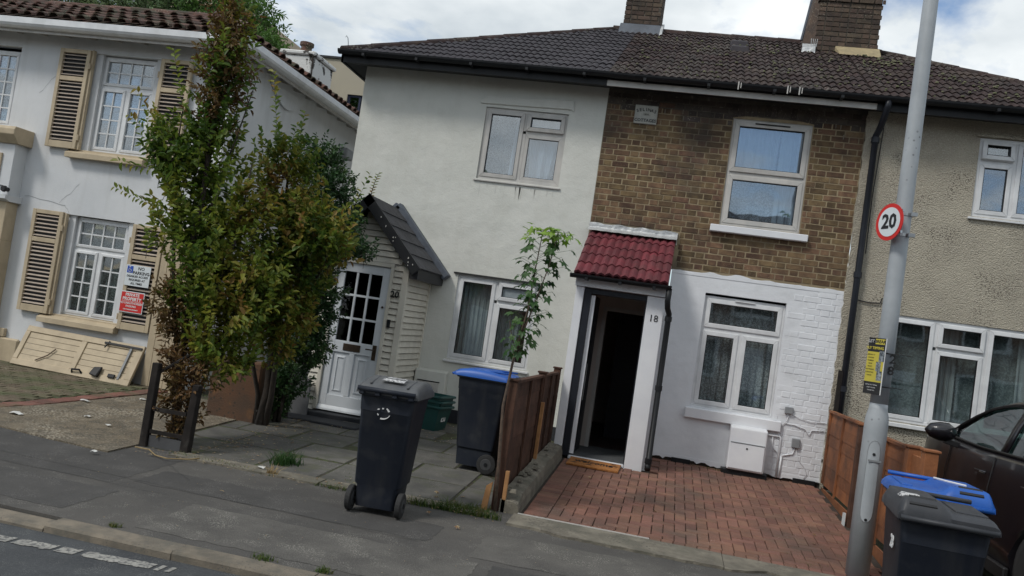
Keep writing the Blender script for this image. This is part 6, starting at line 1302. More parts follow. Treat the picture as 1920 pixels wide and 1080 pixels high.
GS = thing('grey_board', 'flat dark grey board leaning by the left corner of the porch', 'board', (-4.5, 9.9, .18)); MB().hexa([(-4.56, 9.84, .18), (-4.3, 9.84, .18), (-4.3, 9.87, .18), (-4.56, 9.87, .18)], [(-4.56, 10.0, .66), (-4.38, 10.0, .62), (-4.38, 10.03, .62), (-4.56, 10.03, .66)]).build('panel', m_grey_slab, GS)

# ------------------------------------------------------------------ wheelie bins (local frame: opening edge at -y, hinge and wheels at +y)
def wheelie_bin(name, label, loc, rz, w, d, h, lid_m, body_m, group='wheelie bins', slots=0, sticker=None, dome=.055):
    t = thing(name, label, 'wheelie bin', loc, rz, group, local=True)
    tw_, td, bw, bd_ = w / 2 - .025, d / 2 - .03, w / 2 - .075, d / 2 - .11; hb = h - .1
    q = MB(); n = 5; secs = []
    def rr_(hx, hy0, hy1, z, c=.035):
        p = []
        for (sx, sy, a0) in ((1, 1, 0), (-1, 1, 90), (-1, -1, 180), (1, -1, 270)):
            for k in range(4):
                a = R(a0 + 30 * k); p.append((sx * (hx - c) + c * math.cos(a), (hy1 - c if sy > 0 else hy0 + c) + c * math.sin(a), z))
        return p
    L_ = [rr_(bw - .012, -bd_, bd_ - .01, .05), rr_(bw - .01, -bd_ - .003, bd_ + .0, .12), rr_(bw - .006, -bd_ - .01, bd_ + .004, .215), rr_(bw + .012, -bd_ - .012, bd_ + .012, .235), rr_(tw_ - .012, -td + .01, td - .02, hb - .16), rr_(tw_ - .01, -td + .006, td - .016, hb - .155), rr_(tw_, -td, td - .01, hb - .03)]
    m_ = len(L_[0]); q.v = [p for l in L_ for p in l]; q.f = [(i * m_ + k, i * m_ + (k + 1) % m_, (i + 1) * m_ + (k + 1) % m_, (i + 1) * m_ + k) for i in range(len(L_) - 1) for k in range(m_)] + [tuple(range(m_))]
    body = q.build('body', body_m, t, smooth=False)
    for p in body.data.polygons: p.use_smooth = True
    es = body.modifiers.new('edges', 'EDGE_SPLIT'); es.split_angle = R(35)
    q = MB(); a, b = rr_(tw_ + .02, -td - .02, td + .01, hb - .04, .05), rr_(tw_ + .024, -td - .024, td + .012, hb, .05); q.v = a + b; q.f = [(k, (k + 1) % m_, m_ + (k + 1) % m_, m_ + k) for k in range(m_)] + [tuple(range(m_)), tuple(range(m_, 2 * m_))]; q.build('rim', body_m, t, bevel=.004)
    # lid: domed sheet with raised middle, sloping to the opening edge
    hx, y0, y1 = w / 2, -d / 2 - .01, d / 2 - .02
    def lidf(u, v):
        x = (u * 2 - 1) * hx; y = y0 + (y1 - y0) * v
        e_ = min(1, (1 - abs(u * 2 - 1)) / .16); ev = min(1, v / .10); eb = min(1, (1 - v) / .08)
        prof = dome + dome * math.sin(math.pi * min(1, v * 1.0) ** .8) * 1.0
        if slots:
            q_ = (u - .5) * slots; st_ = min(1, max(0, (q_ + .06) / .14)); st_ = st_ * st_ * (3 - 2 * st_)
            prof = .048 + .05 * st_ * (1 - .25 * v) * min(1, v / .1 + .35)
        z = hb + .002 + prof * (1 - (1 - e_) ** 2 * .75) * (1 - (1 - ev) ** 2 * .55) * (1 - (1 - eb) ** 2 * .5)
        c = .04; return (x, y, z)
    q = MB().grid(lidf, 36, 24); nb_ = len(q.v); u_n, v_n = 36, 24
    border = [i for i in range(u_n + 1)] + [j * (u_n + 1) + u_n for j in range(1, v_n + 1)] + [v_n * (u_n + 1) + i for i in range(u_n - 1, -1, -1)] + [j * (u_n + 1) for j in range(v_n - 1, 0, -1)]
    base = len(q.v); q.v += [(q.v[i][0] * 1.012, q.v[i][1] * 1.008, hb - .022) for i in border]; nbd = len(border)
    q.f += [(border[k], border[(k + 1) % nbd], base + (k + 1) % nbd, base + k) for k in range(nbd)]
    lid = q.build('lid', lid_m, t, smooth=True); es = lid.modifiers.new('edges', 'EDGE_SPLIT'); es.split_angle = R(40)
    MB().tube([(-hx * .96, y0 - .012, hb - .01), (hx * .96, y0 - .012, hb - .01)], .015, 8).build('lid_lip', lid_m, lid, smooth=True)
    ribs = MB(); 
    if not slots:
        for sx in (-1, 1): MB().tube([(sx * hx * .62, y0 + .03, hb + dome * 1.1), (sx * hx * .62, 0, hb + dome * 1.95), (sx * hx * .6, y1 - .02, hb + .06)], .009, 6).build('lid_rib', lid_m, lid, smooth=True)
    if slots:
        sx = 1 if slots > 0 else -1; cxs = sx * hx * .52; fz_ = lambda yy: hb + .004
        MB().hexa([(cxs - .075, y0 + .022, hb + .028), (cxs + .075, y0 + .022, hb + .028), (cxs + .075, y0 + .1, hb + .05), (cxs - .075, y0 + .1, hb + .05)], [(cxs - .07, y0 + .018, hb + .07), (cxs + .07, y0 + .018, hb + .07), (cxs + .07, y0 + .075, hb + .108), (cxs - .07, y0 + .075, hb + .108)]).build('grip_slot', m_ink, lid)
        MB().tube([(-hx * .9, y1 - .03, hb + .07), (hx * .9, y1 - .03, hb + .07)], .014, 6).build('lid_rib', lid_m, lid, smooth=True)
        MB().prism([(-hx * .86, y0 + .12), (-sx * hx * .2 - .12, y0 + .12), (-sx * hx * .2 - .12, y1 - .1), (-hx * .86, y1 - .1)] if sx > 0 else [(hx * .2, y0 + .12), (hx * .86, y0 + .12), (hx * .86, y1 - .1), (hx * .2, y1 - .1)], 'z', hb + .045, hb + .058).build('lid_panel', lid_m, lid, bevel=.008, seg=2)
    # handle bar with brackets at the hinge
    MB().tube([(-hx * .93, y1 + .035, hb + .015), (hx * .93, y1 + .035, hb + .015)], .019, 10).build('handle_bar', body_m, t, smooth=True)
    for sx in (-.8, -.28, .28, .8): MB().box(sx * hx - .02, sx * hx + .02, td - .02, y1 + .04, hb - .03, hb + .025).build('hinge_bracket', body_m, t, bevel=.005)
    ya = bd_ - .035; wr = .1
    MB().tube([(-bw - .02, ya - .01, wr), (bw + .02, ya - .01, wr)], .012, 8).build('axle', m_black, t)
    for sx in (-1, 1):
        wh = MB().lathe([(wr * .75, -.024), (wr, -.02), (wr, .02), (wr * .75, .024)], (sx * (bw + .03), ya, wr), 'x', 24).build('wheel', m_rubber, t, bevel=.004)
        MB().lathe([(wr * .6, -.027), (wr * .6, .027)], (sx * (bw + .03), ya, wr), 'x', 20).build('wheel_rim', m_rimgrey, wh, bevel=.004); MB().lathe([(.02, -.032), (.02, .032)], (sx * (bw + .03), ya, wr), 'x', 12).build('hub_cap', m_black, wh)
    return t, hb, hx, y0, y1, td, tw_
B1, hb, hx, y0, y1, td, tw_ = wheelie_bin('wheelie_bin', 'dark wheelie bin with grey lid standing alone on the pavement, wheels towards the road', (-2.13, 6.58, .045), R(183), .50, .56, 1.07, m_lidgrey, m_bin, sticker=1, dome=.05)
def torn(name, t, pts, y, m):
    return MB().prism(pts, 'y', y - .0015, y).build(name, m, t)
MB().hexa([(-.1, .06, hb + .108), (.06, .06, hb + .108), (.06, .1, hb + .1075), (-.1, .1, hb + .1075)], [(-.1, .06, hb + .1125), (.05, .06, hb + .1125), (.06, .1, hb + .112), (-.1, .1, hb + .112)]).build('worn_label', m_sticker, B1)
MB().hexa([(-.1, .13, hb + .098), (.08, .13, hb + .098), (.08, .2, hb + .09), (-.1, .2, hb + .09)], [(-.1, .13, hb + .104), (.08, .13, hb + .104), (.07, .2, hb + .0965), (-.08, .2, hb + .0965)]).build('worn_label', m_sticker, B1)
for (a0, a1, rr0) in ((118, 160, .06), (195, 285, .062), (318, 345, .045), (30, 52, .055), (80, 96, .05)):
    pts = [(.02 + rr0 * math.cos(R(a)) , hb - .16 + rr0 * .8 * math.sin(R(a))) for a in range(a0, a1 + 1, 8)] + [(.02 + (rr0 - .008 - .006 * math.sin(a * .05)) * math.cos(R(a)), hb - .16 + (rr0 - .012) * .8 * math.sin(R(a))) for a in range(a1, a0 - 1, -8)]
    o = MB().prism(pts, 'y', .232, .2345 + .012).build('worn_emblem', m_inkw, B1)
B2_, *_ = wheelie_bin('wheelie_bin', 'black wheelie bin with blue lid behind the dark fence, its wheel at the right', (-1.83, 8.72, gnd(8.7)), R(-92), .56, .60, 1.08, m_lidblue, m_bin, dome=.03)
B3, hb3, hx3, y03, *_ = wheelie_bin('wheelie_bin', 'black wheelie bin with dark grey lid nearest the camera at the lower right', (1.625, 5.33, .01), R(-5), .51, .60, 1.06, m_lidblack, m_bin, slots=-1)
B4, hb4, *_ = wheelie_bin('wheelie_bin', 'wheelie bin with blue lid behind the dark lidded one, beside the lamp column', (1.85, 6.17, .03), R(-4), .57, .62, 1.05, m_lidblue, m_bin, slots=1)
text('bin_marking', '28', .1, (-.228, -.05, .76), m_inkw, B3, rot=(math.pi / 2, 0, -math.pi / 2), ext=.002, bold=.002)
MB().hexa([(-.24, -.2, hb3 + .085), (-.13, -.2, hb3 + .085), (-.13, -.1, hb3 + .082), (-.24, -.1, hb3 + .082)], [(-.23, -.19, hb3 + .108), (-.14, -.19, hb3 + .108), (-.14, -.12, hb3 + .104), (-.22, -.11, hb3 + .104)]).build('worn_label', m_sticker, B3)
MB().tube([(.02, .16, hb4 + .092), (.06, .02, hb4 + .097), (.16, -.1, hb4 + .1)], .007, 5).build('scratch_mark', m_inkw, B4)

# stacked recycling boxes
def recycling_box(name, label, loc, rz):
    t = thing(name, label, 'recycling box', loc, rz, 'stacked green recycling boxes', local=True)
    a, b = [(-.2, -.14, 0), (.2, -.14, 0), (.2, .14, 0), (-.2, .14, 0)], [(-.25, -.18, .3), (.25, -.18, .3), (.25, .18, .3), (-.25, .18, .3)]
    q = MB().hexa(a, b); q.f.pop(1); q.add([(x * .94, y * .92, z + .01) for x, y, z in a] + [(x * .95, y * .94, z) for x, y, z in b], [(0, 1, 2, 3), (0, 4, 5, 1), (1, 5, 6, 2), (2, 6, 7, 3), (3, 7, 4, 0)])
    q.build('tub', m_green, t, fix=False)
    ring_ = MB()
    for (x0, x1, y0_, y1_) in ((-.275, .275, -.2, -.175), (-.275, .275, .175, .2), (-.275, -.245, -.175, .175), (.245, .275, -.175, .175)): ring_.box(x0, x1, y0_, y1_, .285, .315)
    ring_.build('rim', m_green, t, bevel=.006); return t
rb = recycling_box('recycling_box', 'bottom dark green recycling box of the stack, marked 20', (-2.93, 10.45, gnd(10.4)), R(-12))
text('box_number', '20', .13, (.228, 0, .16), m_inkw, rb, rot=(R(90 - 8), 0, math.pi / 2), ext=.002, bold=.002); text('box_number', '20', .11, (-.1, -.168, .15), m_inkw, rb, rot=(R(90 + 8), 0, 0), ext=.002, bold=.002)
recycling_box('recycling_box', 'middle dark green recycling box of the stack by the meter cupboard', (-2.925, 10.455, gnd(10.4) + .065), R(-10)); recycling_box('recycling_box', 'top dark green recycling box of the stack, holding a brush', (-2.93, 10.45, gnd(10.4) + .13), R(-14))
BRs = thing('brush', 'brush with a brown head resting on the recycling boxes', 'brush', (-2.95, 10.4, .66)); MB().tube([(-2.85, 10.35, .5), (-2.92, 10.38, .72)], .012, 6).build('handle', m_bark, BRs); MB().hexa([(-3.14, 10.36, .66), (-2.92, 10.36, .68), (-2.92, 10.42, .68), (-3.14, 10.42, .66)], [(-3.12, 10.36, .70), (-2.9, 10.36, .72), (-2.9, 10.42, .72), (-3.12, 10.42, .70)]).build('brush_head', m_bark2, BRs, bevel=.008)

# ------------------------------------------------------------------ lamp column, speed sign, poster
LC = thing('lamp_column', 'tall grey lamp column numbered 28 beside the bins', 'lamp post', (1.715, 7.4, .07))
MB().lathe([(.092, -.05), (.092, 1.26), (.088, 1.31), (.072, 1.38), (.070, 1.42)], (1.715, 7.4, .07), 'z', 28).build('base', m_galv, LC, smooth=True)
MB().lathe([(.070, 1.42), (.069, 2.2), (.060, 4.6), (.045, 8.0)], (1.715, 7.4, .07), 'z', 28).build('shaft', m_galv, LC, smooth=True)
dpn = []; cx, cy = 1.715, 7.4
def on_col(a, z, r_=.095): return (cx + r_ * math.sin(a), cy - r_ * math.cos(a), z)
q = MB(); za, zb = .62, 1.10
def dpf(u, v):
    a = -.62 + 1.0 * u; hw = .5; t = (u * 2 - 1); zt_ = zb + .09 * math.sqrt(max(0, 1 - t * t)); z_ = za - .09 * math.sqrt(max(0, 1 - t * t)); return on_col(a, z_ + (zt_ - z_) * v, .097)
q.grid(dpf, 14, 6).build('access_door', m_galv, LC, smooth=True)
q = MB(); rim = [dpf(u, 1) for u in np.linspace(0, 1, 15)] + [dpf(u, 0) for u in np.linspace(1, 0, 15)]; q.tube(rim + [rim[0]], .0025, 4); q.build('door_seam', m_meter, LC)
for z in (1.08, .55): MB().lathe([(.012, 0), (.012, .006)], on_col(-.1, z, .102), 'y', 8).build('door_lock', m_ink, LC)
MB().box(cx - .05, cx + .05, cy - .104, cy - .098, 1.02, 1.035).build('door_latch', m_meter, LC)
text('column_number', '2', .1, (cx + .045, cy - .076, 1.86), m_ink, LC, ext=.002, bold=.002); text('column_number', '8', .1, (cx + .04, cy - .077, 1.765), m_ink, LC, ext=.002, bold=.002)
MB().lathe([(.012, 0), (.03, .05), (.1, .1), (.32, .14), (.5, .12)], (1.715, 7.4, 8.1), 'z', 12).build('lantern', m_galv, LC)
SS = thing('speed_sign', 'round red ringed 20 speed limit sign fixed to the lamp column', 'road sign', (1.60, 7.32, 2.98), R(-62), local=True)
MB().lathe([(.155, 0), (.155, -.004)], (0, 0, 0), 'y', 48).build('sign_plate', m_red, SS); MB().lathe([(.122, 0), (.122, -.0015)], (0, -.005, 0), 'y', 48).build('white_disc', m_signw, SS)
text('sign_number', '20', .165, (0, -.0085, 0), m_ink, SS, ext=.001, bold=.005)
for z in (.09, -.085): MB().box(-.1, .13, .004, .025, z - .01, z + .01).build('sign_channel', m_steel, SS)
CL = thing('sign_clip', 'upper steel band holding the speed sign to the column', 'bracket', (cx, cy, 3.06), group='steel bands round the lamp column'); MB().lathe([(.071, -.012), (.071, .012)], (cx, cy, 3.065), 'z', 20).build('band', m_steel, CL); MB().box(cx + .04, cx + .09, cy - .09, cy - .06, 3.05, 3.08).build('band_screw', m_steel, CL)
CL = thing('sign_clip', 'lower steel band holding the speed sign to the column', 'bracket', (cx, cy, 2.9), group='steel bands round the lamp column'); MB().lathe([(.072, -.012), (.072, .012)], (cx, cy, 2.892), 'z', 20).build('band', m_steel, CL); MB().box(cx + .04, cx + .09, cy - .09, cy - .06, 2.877, 2.907).build('band_screw', m_steel, CL)
PO = thing('poster', 'yellow and black fly tipping poster tied to the lamp column', 'poster', (1.625, 7.3, 1.56), R(-52), local=True)
pw = .085
MB().box(-pw, pw, 0, .003, 0, .46).build('poster_board', m_inkw, PO)
MB().box(-pw, pw - .008, -.002, -.0003, .345, .46).build('poster_heading', m_posterblk, PO); MB().box(-pw, pw - .008, -.002, -.0003, .1, .345).build('poster_body', m_yellow, PO); MB().box(-pw, pw - .008, -.002, -.0003, .0, .1).build('poster_footer', m_posterblk, PO)
MB().box(-.02, .072, -.0028, -.0022, .408, .452).build('heading_highlight', m_yellow, PO)
text('poster_text', "LET'S", .034, (-.05, -.0035, .43), m_inkw, PO, ext=.0005); text('poster_text', 'BREAK', .036, (.027, -.0035, .43), m_ink, PO, ext=.0005, bold=.001); text('poster_text', 'FLY TIPPING', .03, (-.015, -.0035, .375), m_yellow, PO, ext=.0005, bold=.001)
for k in range(8): text('poster_text', ['REPORT IT', 'ONLINE', 'RUBBISH', 'BAGS', 'BULKY', 'MATTRESSES', 'FURNITURE', 'WASTE'][k], .015, (-.045, -.003, .32 - .024 * k), m_ink, PO, ext=.0004)
for (x, z, w_, h_) in ((.03, .27, .05, .1), (.01, .19, .045, .09), (.025, .115, .05, .09)): MB().box(x, x + w_, -.003, -.0021, z, z + h_ * .85).build('poster_photo', m_photo, PO)
for k in range(3): text('poster_text', ['REPORT FLY TIPPING', 'KEEP IT CLEAN', 'THANK YOU'][k], .012, (-.01, -.0035, .075 - .022 * k), m_inkw, PO, ext=.0004)
for z, l in ((1.905, .13), (1.63, .08)):
    CT = thing('cable_tie', 'upper black cable tie with a long loose tail' if z > 1.8 else 'lower black cable tie at the foot of the poster', 'cable tie', (cx, cy, z)); MB().lathe([(.0725, -.004), (.0725, .004)], (cx, cy, z), 'z', 20).build('strap', m_ink, CT); MB().tube([(cx, cy - .076, z), (cx + .07 + l * .3, cy - .1, z + .004), (cx + .06 + l, cy - .1, z)], .003, 4).build('tail', m_ink, CT)

# ------------------------------------------------------------------ parked car (nose towards the houses)
CAR = thing('parked_car', 'dark plum hatchback parked nose-in on the next drive behind the bins', 'car', (3.43, 7.62, .18), 0, local=True)
# stations along y (rear -2.1 .. nose 2.1): (y, half width at sill, belt half width, sill z, belt z, roof z, roof half width)
def smooth_interp(x, xs, ys): return float(np.interp(x, xs, ys))
ysn = np.linspace(-2.1, 2.1, 43)
belt = lambda y: smooth_interp(y, [-2.1, -1.9, -1.2, 0, .5, 1.0, 1.5, 1.9, 2.1], [.75, .98, 1.09, 1.07, 1.08, 1.1, 1.08, .98, .66])
halfw = lambda y: smooth_interp(y, [-2.1, -1.95, -1.6, -.8, .8, 1.5, 1.85, 2.1], [.62, .78, .87, .9, .9, .86, .76, .5])
sill = lambda y: smooth_interp(y, [-2.1, -1.8, 1.8, 2.1], [.35, .22, .2, .3])
q = MB(); cols = 11
for y in ysn:
    hw, bz, sz = halfw(y), belt(y), sill(y); arch = 0
    for wy in (-1.28, 1.28):
        dd = abs(y - wy)
        if dd < .36: arch = max(arch, math.sqrt(.36 ** 2 - dd ** 2) + .28)
    s2 = max(sz, arch); pr = [(hw * .93, s2), (hw * .985, max(s2, .38) + .01), (hw, max(.55, s2 + .02)), (hw * .985, max(.66, s2 + .03)), (hw * .995, max(.76, s2 + .04) if bz > .8 else bz * .9), (hw * .96, bz - .04), (hw * .9, bz), (hw * .6, bz + .035), (hw * .3, bz + .05), (0, bz + .055)]
    row = pr + [(-a, b) for a, b in pr[-2::-1]]; cols = len(row); q.v += [(a, y, b) for a, b in row]
for i in range(len(ysn) - 1): q.f += [(i * cols + k, i * cols + k + 1, (i + 1) * cols + k + 1, (i + 1) * cols + k) for k in range(cols - 1)]
q.f += [tuple(range(cols)), tuple(range(len(ysn) * cols - 1, (len(ysn) - 1) * cols - 1, -1))]
cb = q.build('body', m_car, CAR, smooth=True); es = cb.modifiers.new('edges', 'EDGE_SPLIT'); es.split_angle = R(38)
roofz = lambda y: smooth_interp(y, [-1.95, -1.75, -1.4, -1.0, -.4, .0, .3, .6, .95], [1.1, 1.25, 1.42, 1.48, 1.51, 1.48, 1.41, 1.27, 1.07])
rw_ = lambda y: smooth_interp(y, [-1.95, -1.5, -.6, .2, .95], [.6, .62, .64, .64, .72])
yg = np.linspace(-1.95, .95, 30); gq = MB(); rq = MB()
def grow_row(y):
    bz, rz, w_ = belt(y) - .005, roofz(y), rw_(y); hb_ = halfw(y) * .9; rz = max(rz, bz + .02); f = (rz - bz) / .45
    wt = hb_ + (w_ - hb_) * min(1, f); return [(hb_, bz), (hb_ + (wt - hb_) * .5, bz + (rz - bz) * .5), (wt, rz - .035 * f), (wt * .93, rz - .004), (wt * .5, rz + .02 * f), (0, rz + .03 * f)]
for y in yg:
    p = grow_row(y); row = p + [(-a, b) for a, b in p[-2::-1]]; n_ = len(row); gq.v += [(a, y, b) for a, b in row]
for i in range(len(yg) - 1):
    for k in range(n_ - 1):
        ym = (yg[i] + yg[i + 1]) / 2; side = k in (0, 1, n_ - 3, n_ - 2)
        fr = ym > .12; rear = ym < -1.3
        pillar = side and (abs(ym + .42) < .045 or ym < -1.62 or ym > .72)
        roofp = (not side and not fr and not rear) or pillar or (k in (2, n_ - 4))
        (rq if roofp else gq).f.append((i * n_ + k, i * n_ + k + 1, (i + 1) * n_ + k + 1, (i + 1) * n_ + k))
rq.v = list(gq.v); gq.v = [(a * .985, b, c - .006) for a, b, c in gq.v]
def clean(mb):
    used = sorted({i for f in mb.f for i in f}); mp = {u: i for i, u in enumerate(used)}; mb.v = [mb.v[u] for u in used]; mb.f = [tuple(mp[i] for i in f) for f in mb.f]; return mb
rf_ = clean(rq).build('roof', m_car, CAR, smooth=True); so = rf_.modifiers.new('thick', 'SOLIDIFY'); so.thickness = .02; so.offset = 0
clean(gq).build('window_glass', m_glass_c, CAR, smooth=True)
for sx in (-1, 1):
    MB().tube([(sx * halfw(y) * .915, y, belt(y) + .004) for y in np.linspace(-1.7, .85, 12)], .011, 5).build('window_trim', m_cartrim, CAR)
    MB().tube([(sx * (grow_row(y)[2][0] + .004), y, grow_row(y)[2][1] + .005) for y in np.linspace(-1.8, .9, 14)], .012, 5).build('roof_rail', m_steel if 0 else m_cartrim, CAR)
    mr_ = MB().lathe([(.01, -.14), (.06, -.1), (.085, -.02), (.085, .05), (.05, .1), (.02, .12)], (0, 0, 0), 'x', 14); mr_.v = [(sx * 1.0 + a, .5 + b * .9, 1.13 + c * 1.0) for a, b, c in mr_.v]; mo = mr_.build('door_mirror', m_car, CAR, smooth=True)
    MB().hexa([(sx * .82, .46, 1.0), (sx * .97, .46, 1.03), (sx * .97, .54, 1.03), (sx * .82, .54, 1.0)], [(sx * .82, .46, 1.05), (sx * .97, .46, 1.08), (sx * .97, .54, 1.08), (sx * .82, .54, 1.05)]).build('mirror_arm', m_cartrim, mo, bevel=.005)
    for yy in (-.32, -1.25): MB().tube([(sx * .893, yy, .9), (sx * .925, yy + .02, .905), (sx * .925, yy + .14, .905), (sx * .893, yy + .16, .9)], .011, 6).build('door_handle', m_car, CAR)
    for yy in (.62, -.42, -1.35): MB().tube([(sx * halfw(yy) * 1.001, yy, z) for z in (.4, .6, .8)] + [(sx * halfw(yy) * .965, yy, belt(yy) - .04)], .004, 4).build('door_gap', m_cartrim, CAR)
    MB().box(sx * .88 - .02, sx * .88 + .02, -.9, .9, .2, .3).build('sill_trim', m_cartrim, CAR, bevel=.01)
    for yy in (-1.28, 1.28):
        wh = MB().lathe([(.22, -.1), (.3, -.09), (.315, -.05), (.315, .05), (.3, .09), (.22, .1)], (sx * .78, yy, .315), 'x', 28).build('wheel', m_rubber, CAR, smooth=True)
        MB().lathe([(.21, -.09), (.19, -.07), (.06, -.06), (.05, -.09)] if sx < 0 else [(.05, .09), (.06, .06), (.19, .07), (.21, .09)], (sx * .78, yy, .315), 'x', 20).build('wheel_rim', m_steel, wh, smooth=True)
    hl_ = MB().lathe([(.01, -.02), (.1, .0), (.12, .04), (.02, .07)], (sx * .62, 1.86, .72), 'y', 12).build('headlight', m_frost, CAR, smooth=True)
for (xs_, yc) in ((-.38, .1), (.38, .1), (-.38, -.75), (.38, -.75)):
    st = MB().hexa([(xs_ - .22, yc - .25, .5), (xs_ + .22, yc - .25, .5), (xs_ + .22, yc + .2, .5), (xs_ - .22, yc + .2, .5)], [(xs_ - .18, yc - .35, 1.08), (xs_ + .18, yc - .35, 1.08), (xs_ + .18, yc - .22, 1.08), (xs_ - .18, yc - .22, 1.08)]).build('seat', m_cartrim, CAR, bevel=.05, seg=2); MB().box(xs_ - .1, xs_ + .1, yc - .36, yc - .27, 1.1, 1.28).build('headrest', m_cartrim, st, bevel=.03, seg=2)
MB().tube([(.38 + .18 * math.cos(t), .52, .95 + .18 * math.sin(t)) for t in np.linspace(0, 6.28, 16)], .013, 5).build('steering_wheel', m_cartrim, CAR)
MB().box(-.8, .8, .62, .95, .7, 1.0).build('dashboard', m_cartrim, CAR, bevel=.04)

# ------------------------------------------------------------------ door mat
DM = thing('door_mat', 'orange coir welcome mat on the bricks in front of the open door', 'door mat', (-.7, 9.93, gnd(9.93)), R(-1), local=True, rot=(math.atan(.0475), 0, R(-1)))
MB().box(-.3, .3, -.24, .17, .01, .035).build('mat_body', m_coir, DM, bevel=.004)
text('mat_lettering', 'welcome', .2, (0, -.02, .036), m_ink, DM, rot=(0, 0, R(-3)), ext=.0015, bold=.004, sx=.62)
for (x, y, a) in ((.22, .1, 0), (-.23, -.13, 3), (-.05, -.14, 3.1), (.25, -.0, 4)): MB().prism([(x + .05 * math.cos(a + t * .9) * (1 if t % 2 else .5), y + .03 * math.sin(a + t * .9) * (1 if t % 2 else .5)) for t in range(7)], 'z', .0345, .037).build('leaf_print', m_ink, DM)

# ------------------------------------------------------------------ weeds, grass, litter
def tuft(name, label, pts, n, h, m, seed, cat='weeds', spread=.05, width=.006, kind='stuff'):
    g = np.random.default_rng(seed); V = []; Q = []; k = 0
    for _ in range(n):
        c = pts[g.integers(len(pts))]; x, y = c[0] + g.normal() * spread * (c[2] if len(c) > 2 else 1), c[1] + g.normal() * spread * .6; z = gnd(y) - .005; hh = h * (.4 + .9 * g.random()); a = g.random() * 6.28; lean = g.normal(size=2) * hh * .45
        for (t0, t1) in ((0, .5), (.5, 1)):
            w0, w1 = width * (1 - t0 * .7), width * (1 - t1 * .85); f0, f1 = t0 ** 1.8, t1 ** 1.8
            V += [(x + lean[0] * f0 - w0 * math.cos(a), y + lean[1] * f0 - w0 * math.sin(a), z + hh * t0), (x + lean[0] * f0 + w0 * math.cos(a), y + lean[1] * f0 + w0 * math.sin(a), z + hh * t0), (x + lean[0] * f1 + w1 * math.cos(a), y + lean[1] * f1 + w1 * math.sin(a), z + hh * t1 * (1 - .1 * t1)), (x + lean[0] * f1 - w1 * math.cos(a), y + lean[1] * f1 - w1 * math.sin(a), z + hh * t1 * (1 - .1 * t1))]
            Q.append([k, k + 1, k + 2, k + 3]); k += 4
    o = bpy.data.objects.new(name, np_mesh(name, np.array(V), np.array(Q), m)); C.objects.link(o); tag(o, label, cat, kind=kind); return o
line = lambda a, b, n: [(a[0] + (b[0] - a[0]) * i / n, a[1] + (b[1] - a[1]) * i / n) for i in range(n + 1)]
tuft('grass_strip', 'scruffy green grass along the garden edge beside the fence post', line((-1.95, 6.98), (-1.25, 7.0), 16) + line((-1.7, 7.12), (-1.36, 7.12), 8), 900, .07, m_grass, 61, 'grass', .035, .004)
tuft('joint_grass', 'short moss and grass in the joints between the slabs', line((-4.2, 7.86), (-2.6, 7.9), 10) + line((-2.7, 8.5), (-2.1, 8.5), 8) + line((-2.7, 7.3), (-2.8, 7.8), 4) + line((-2.4, 9.1), (-2.1, 9.15), 5), 380, .022, m_grass, 62, 'grass', .02, .003)
tuft('edge_weeds', 'low weeds along the front edge of the slabbed garden', line((-2.8, 6.97), (-2.4, 6.98), 6) + [(-3.3, 7.0)] + line((-4.25, 7.06), (-3.6, 7.02), 5), 300, .04, m_grass, 63, 'weeds', .04, .004)
tuft('weed_clump', 'feathery green weed clump on the slabs behind the dry grass', [(-3.4, 7.45), (-3.35, 7.5), (-3.42, 7.38)], 260, .13, m_sapl, 64, 'weeds', .05, .005)
tuft('dry_grass_tuft', 'pale dry grass tuft at the edge of the garden', [(-3.3, 7.0)], 70, .09, m_straw, 65, 'weeds', .022, .004); tuft('kerb_grass', 'small grass tuft growing behind the kerb at the left', [(-3.4, 5.03)], 60, .03, m_grass, 66, 'grass', .025, .004)
tuft('kerb_grass', 'small grass tuft growing behind the kerb at the centre', [(-2.36, 5.03), (-2.3, 5.02)], 90, .035, m_grass, 67, 'grass', .03, .004); tuft('kerb_grass', 'grass tuft behind the kerb at the bottom edge of the photo', [(-1.92, 5.02)], 80, .04, m_grass, 68, 'grass', .03, .004)
tuft('forecourt_moss', 'moss and grass over the left forecourt pavers', [(x, y) for x in np.arange(-8.6, -6.5, .25) for y in np.arange(8.6, 9.9, .25)] + line((-6.35, 9.2), (-6.0, 9.5), 4), 1500, .02, m_grass, 69, 'moss', .12, .004)
tuft('drive_weeds', 'tiny weeds in the brick drive near the lamp column', [(1.35, 7.7), (1.45, 7.5), (1.3, 7.45)], 120, .02, m_grass, 70, 'weeds', .05, .003); tuft('wall_foot_weeds', 'small weeds at the foot of the white painted wall', line((.45, 10.98), (.85, 10.98), 5), 90, .04, m_grass, 71, 'weeds', .03, .003)
lr = random.Random(5)
lm = maple_leaf('fallen_leaf', m_litter)
spots_ = [((-.33, 9.7), 'fallen leaf on the bricks by the foot of the downpipe'), ((-.68, 9.2), 'fallen leaf on the bricks below the door mat'), ((.05, 8.25), 'fallen leaf in the middle of the brick drive'), ((1.5, 8.15), 'fallen leaf on the bricks near the orange fence'), ((1.55, 8.5), 'fallen leaf close under the orange fence'), ((-2.35, 8.0), 'orange fallen leaf on the slabs beside the grey lidded bin'), ((-1.9, 7.45), 'pale fallen leaf on the slabs left of the fence post'), ((-1.85, 7.3), 'pale fallen leaf at the edge of the slabs'), ((-1.65, 7.45), 'pale fallen leaf nearest the fence post on the slabs'), ((-1.75, 6.75), 'fallen leaf on the pavement beside the bin wheel'), ((-3.3, 6.2), 'lone fallen leaf on the pavement below the trellis'), ((-4.4, 6.85), 'fallen leaf on the pavement at the foot of the trellis'), ((-1.45, 6.5), 'fallen leaf on the pavement below the driveway edge'), ((.9, 6.4), 'fallen leaf on the pavement below the brick drive')]
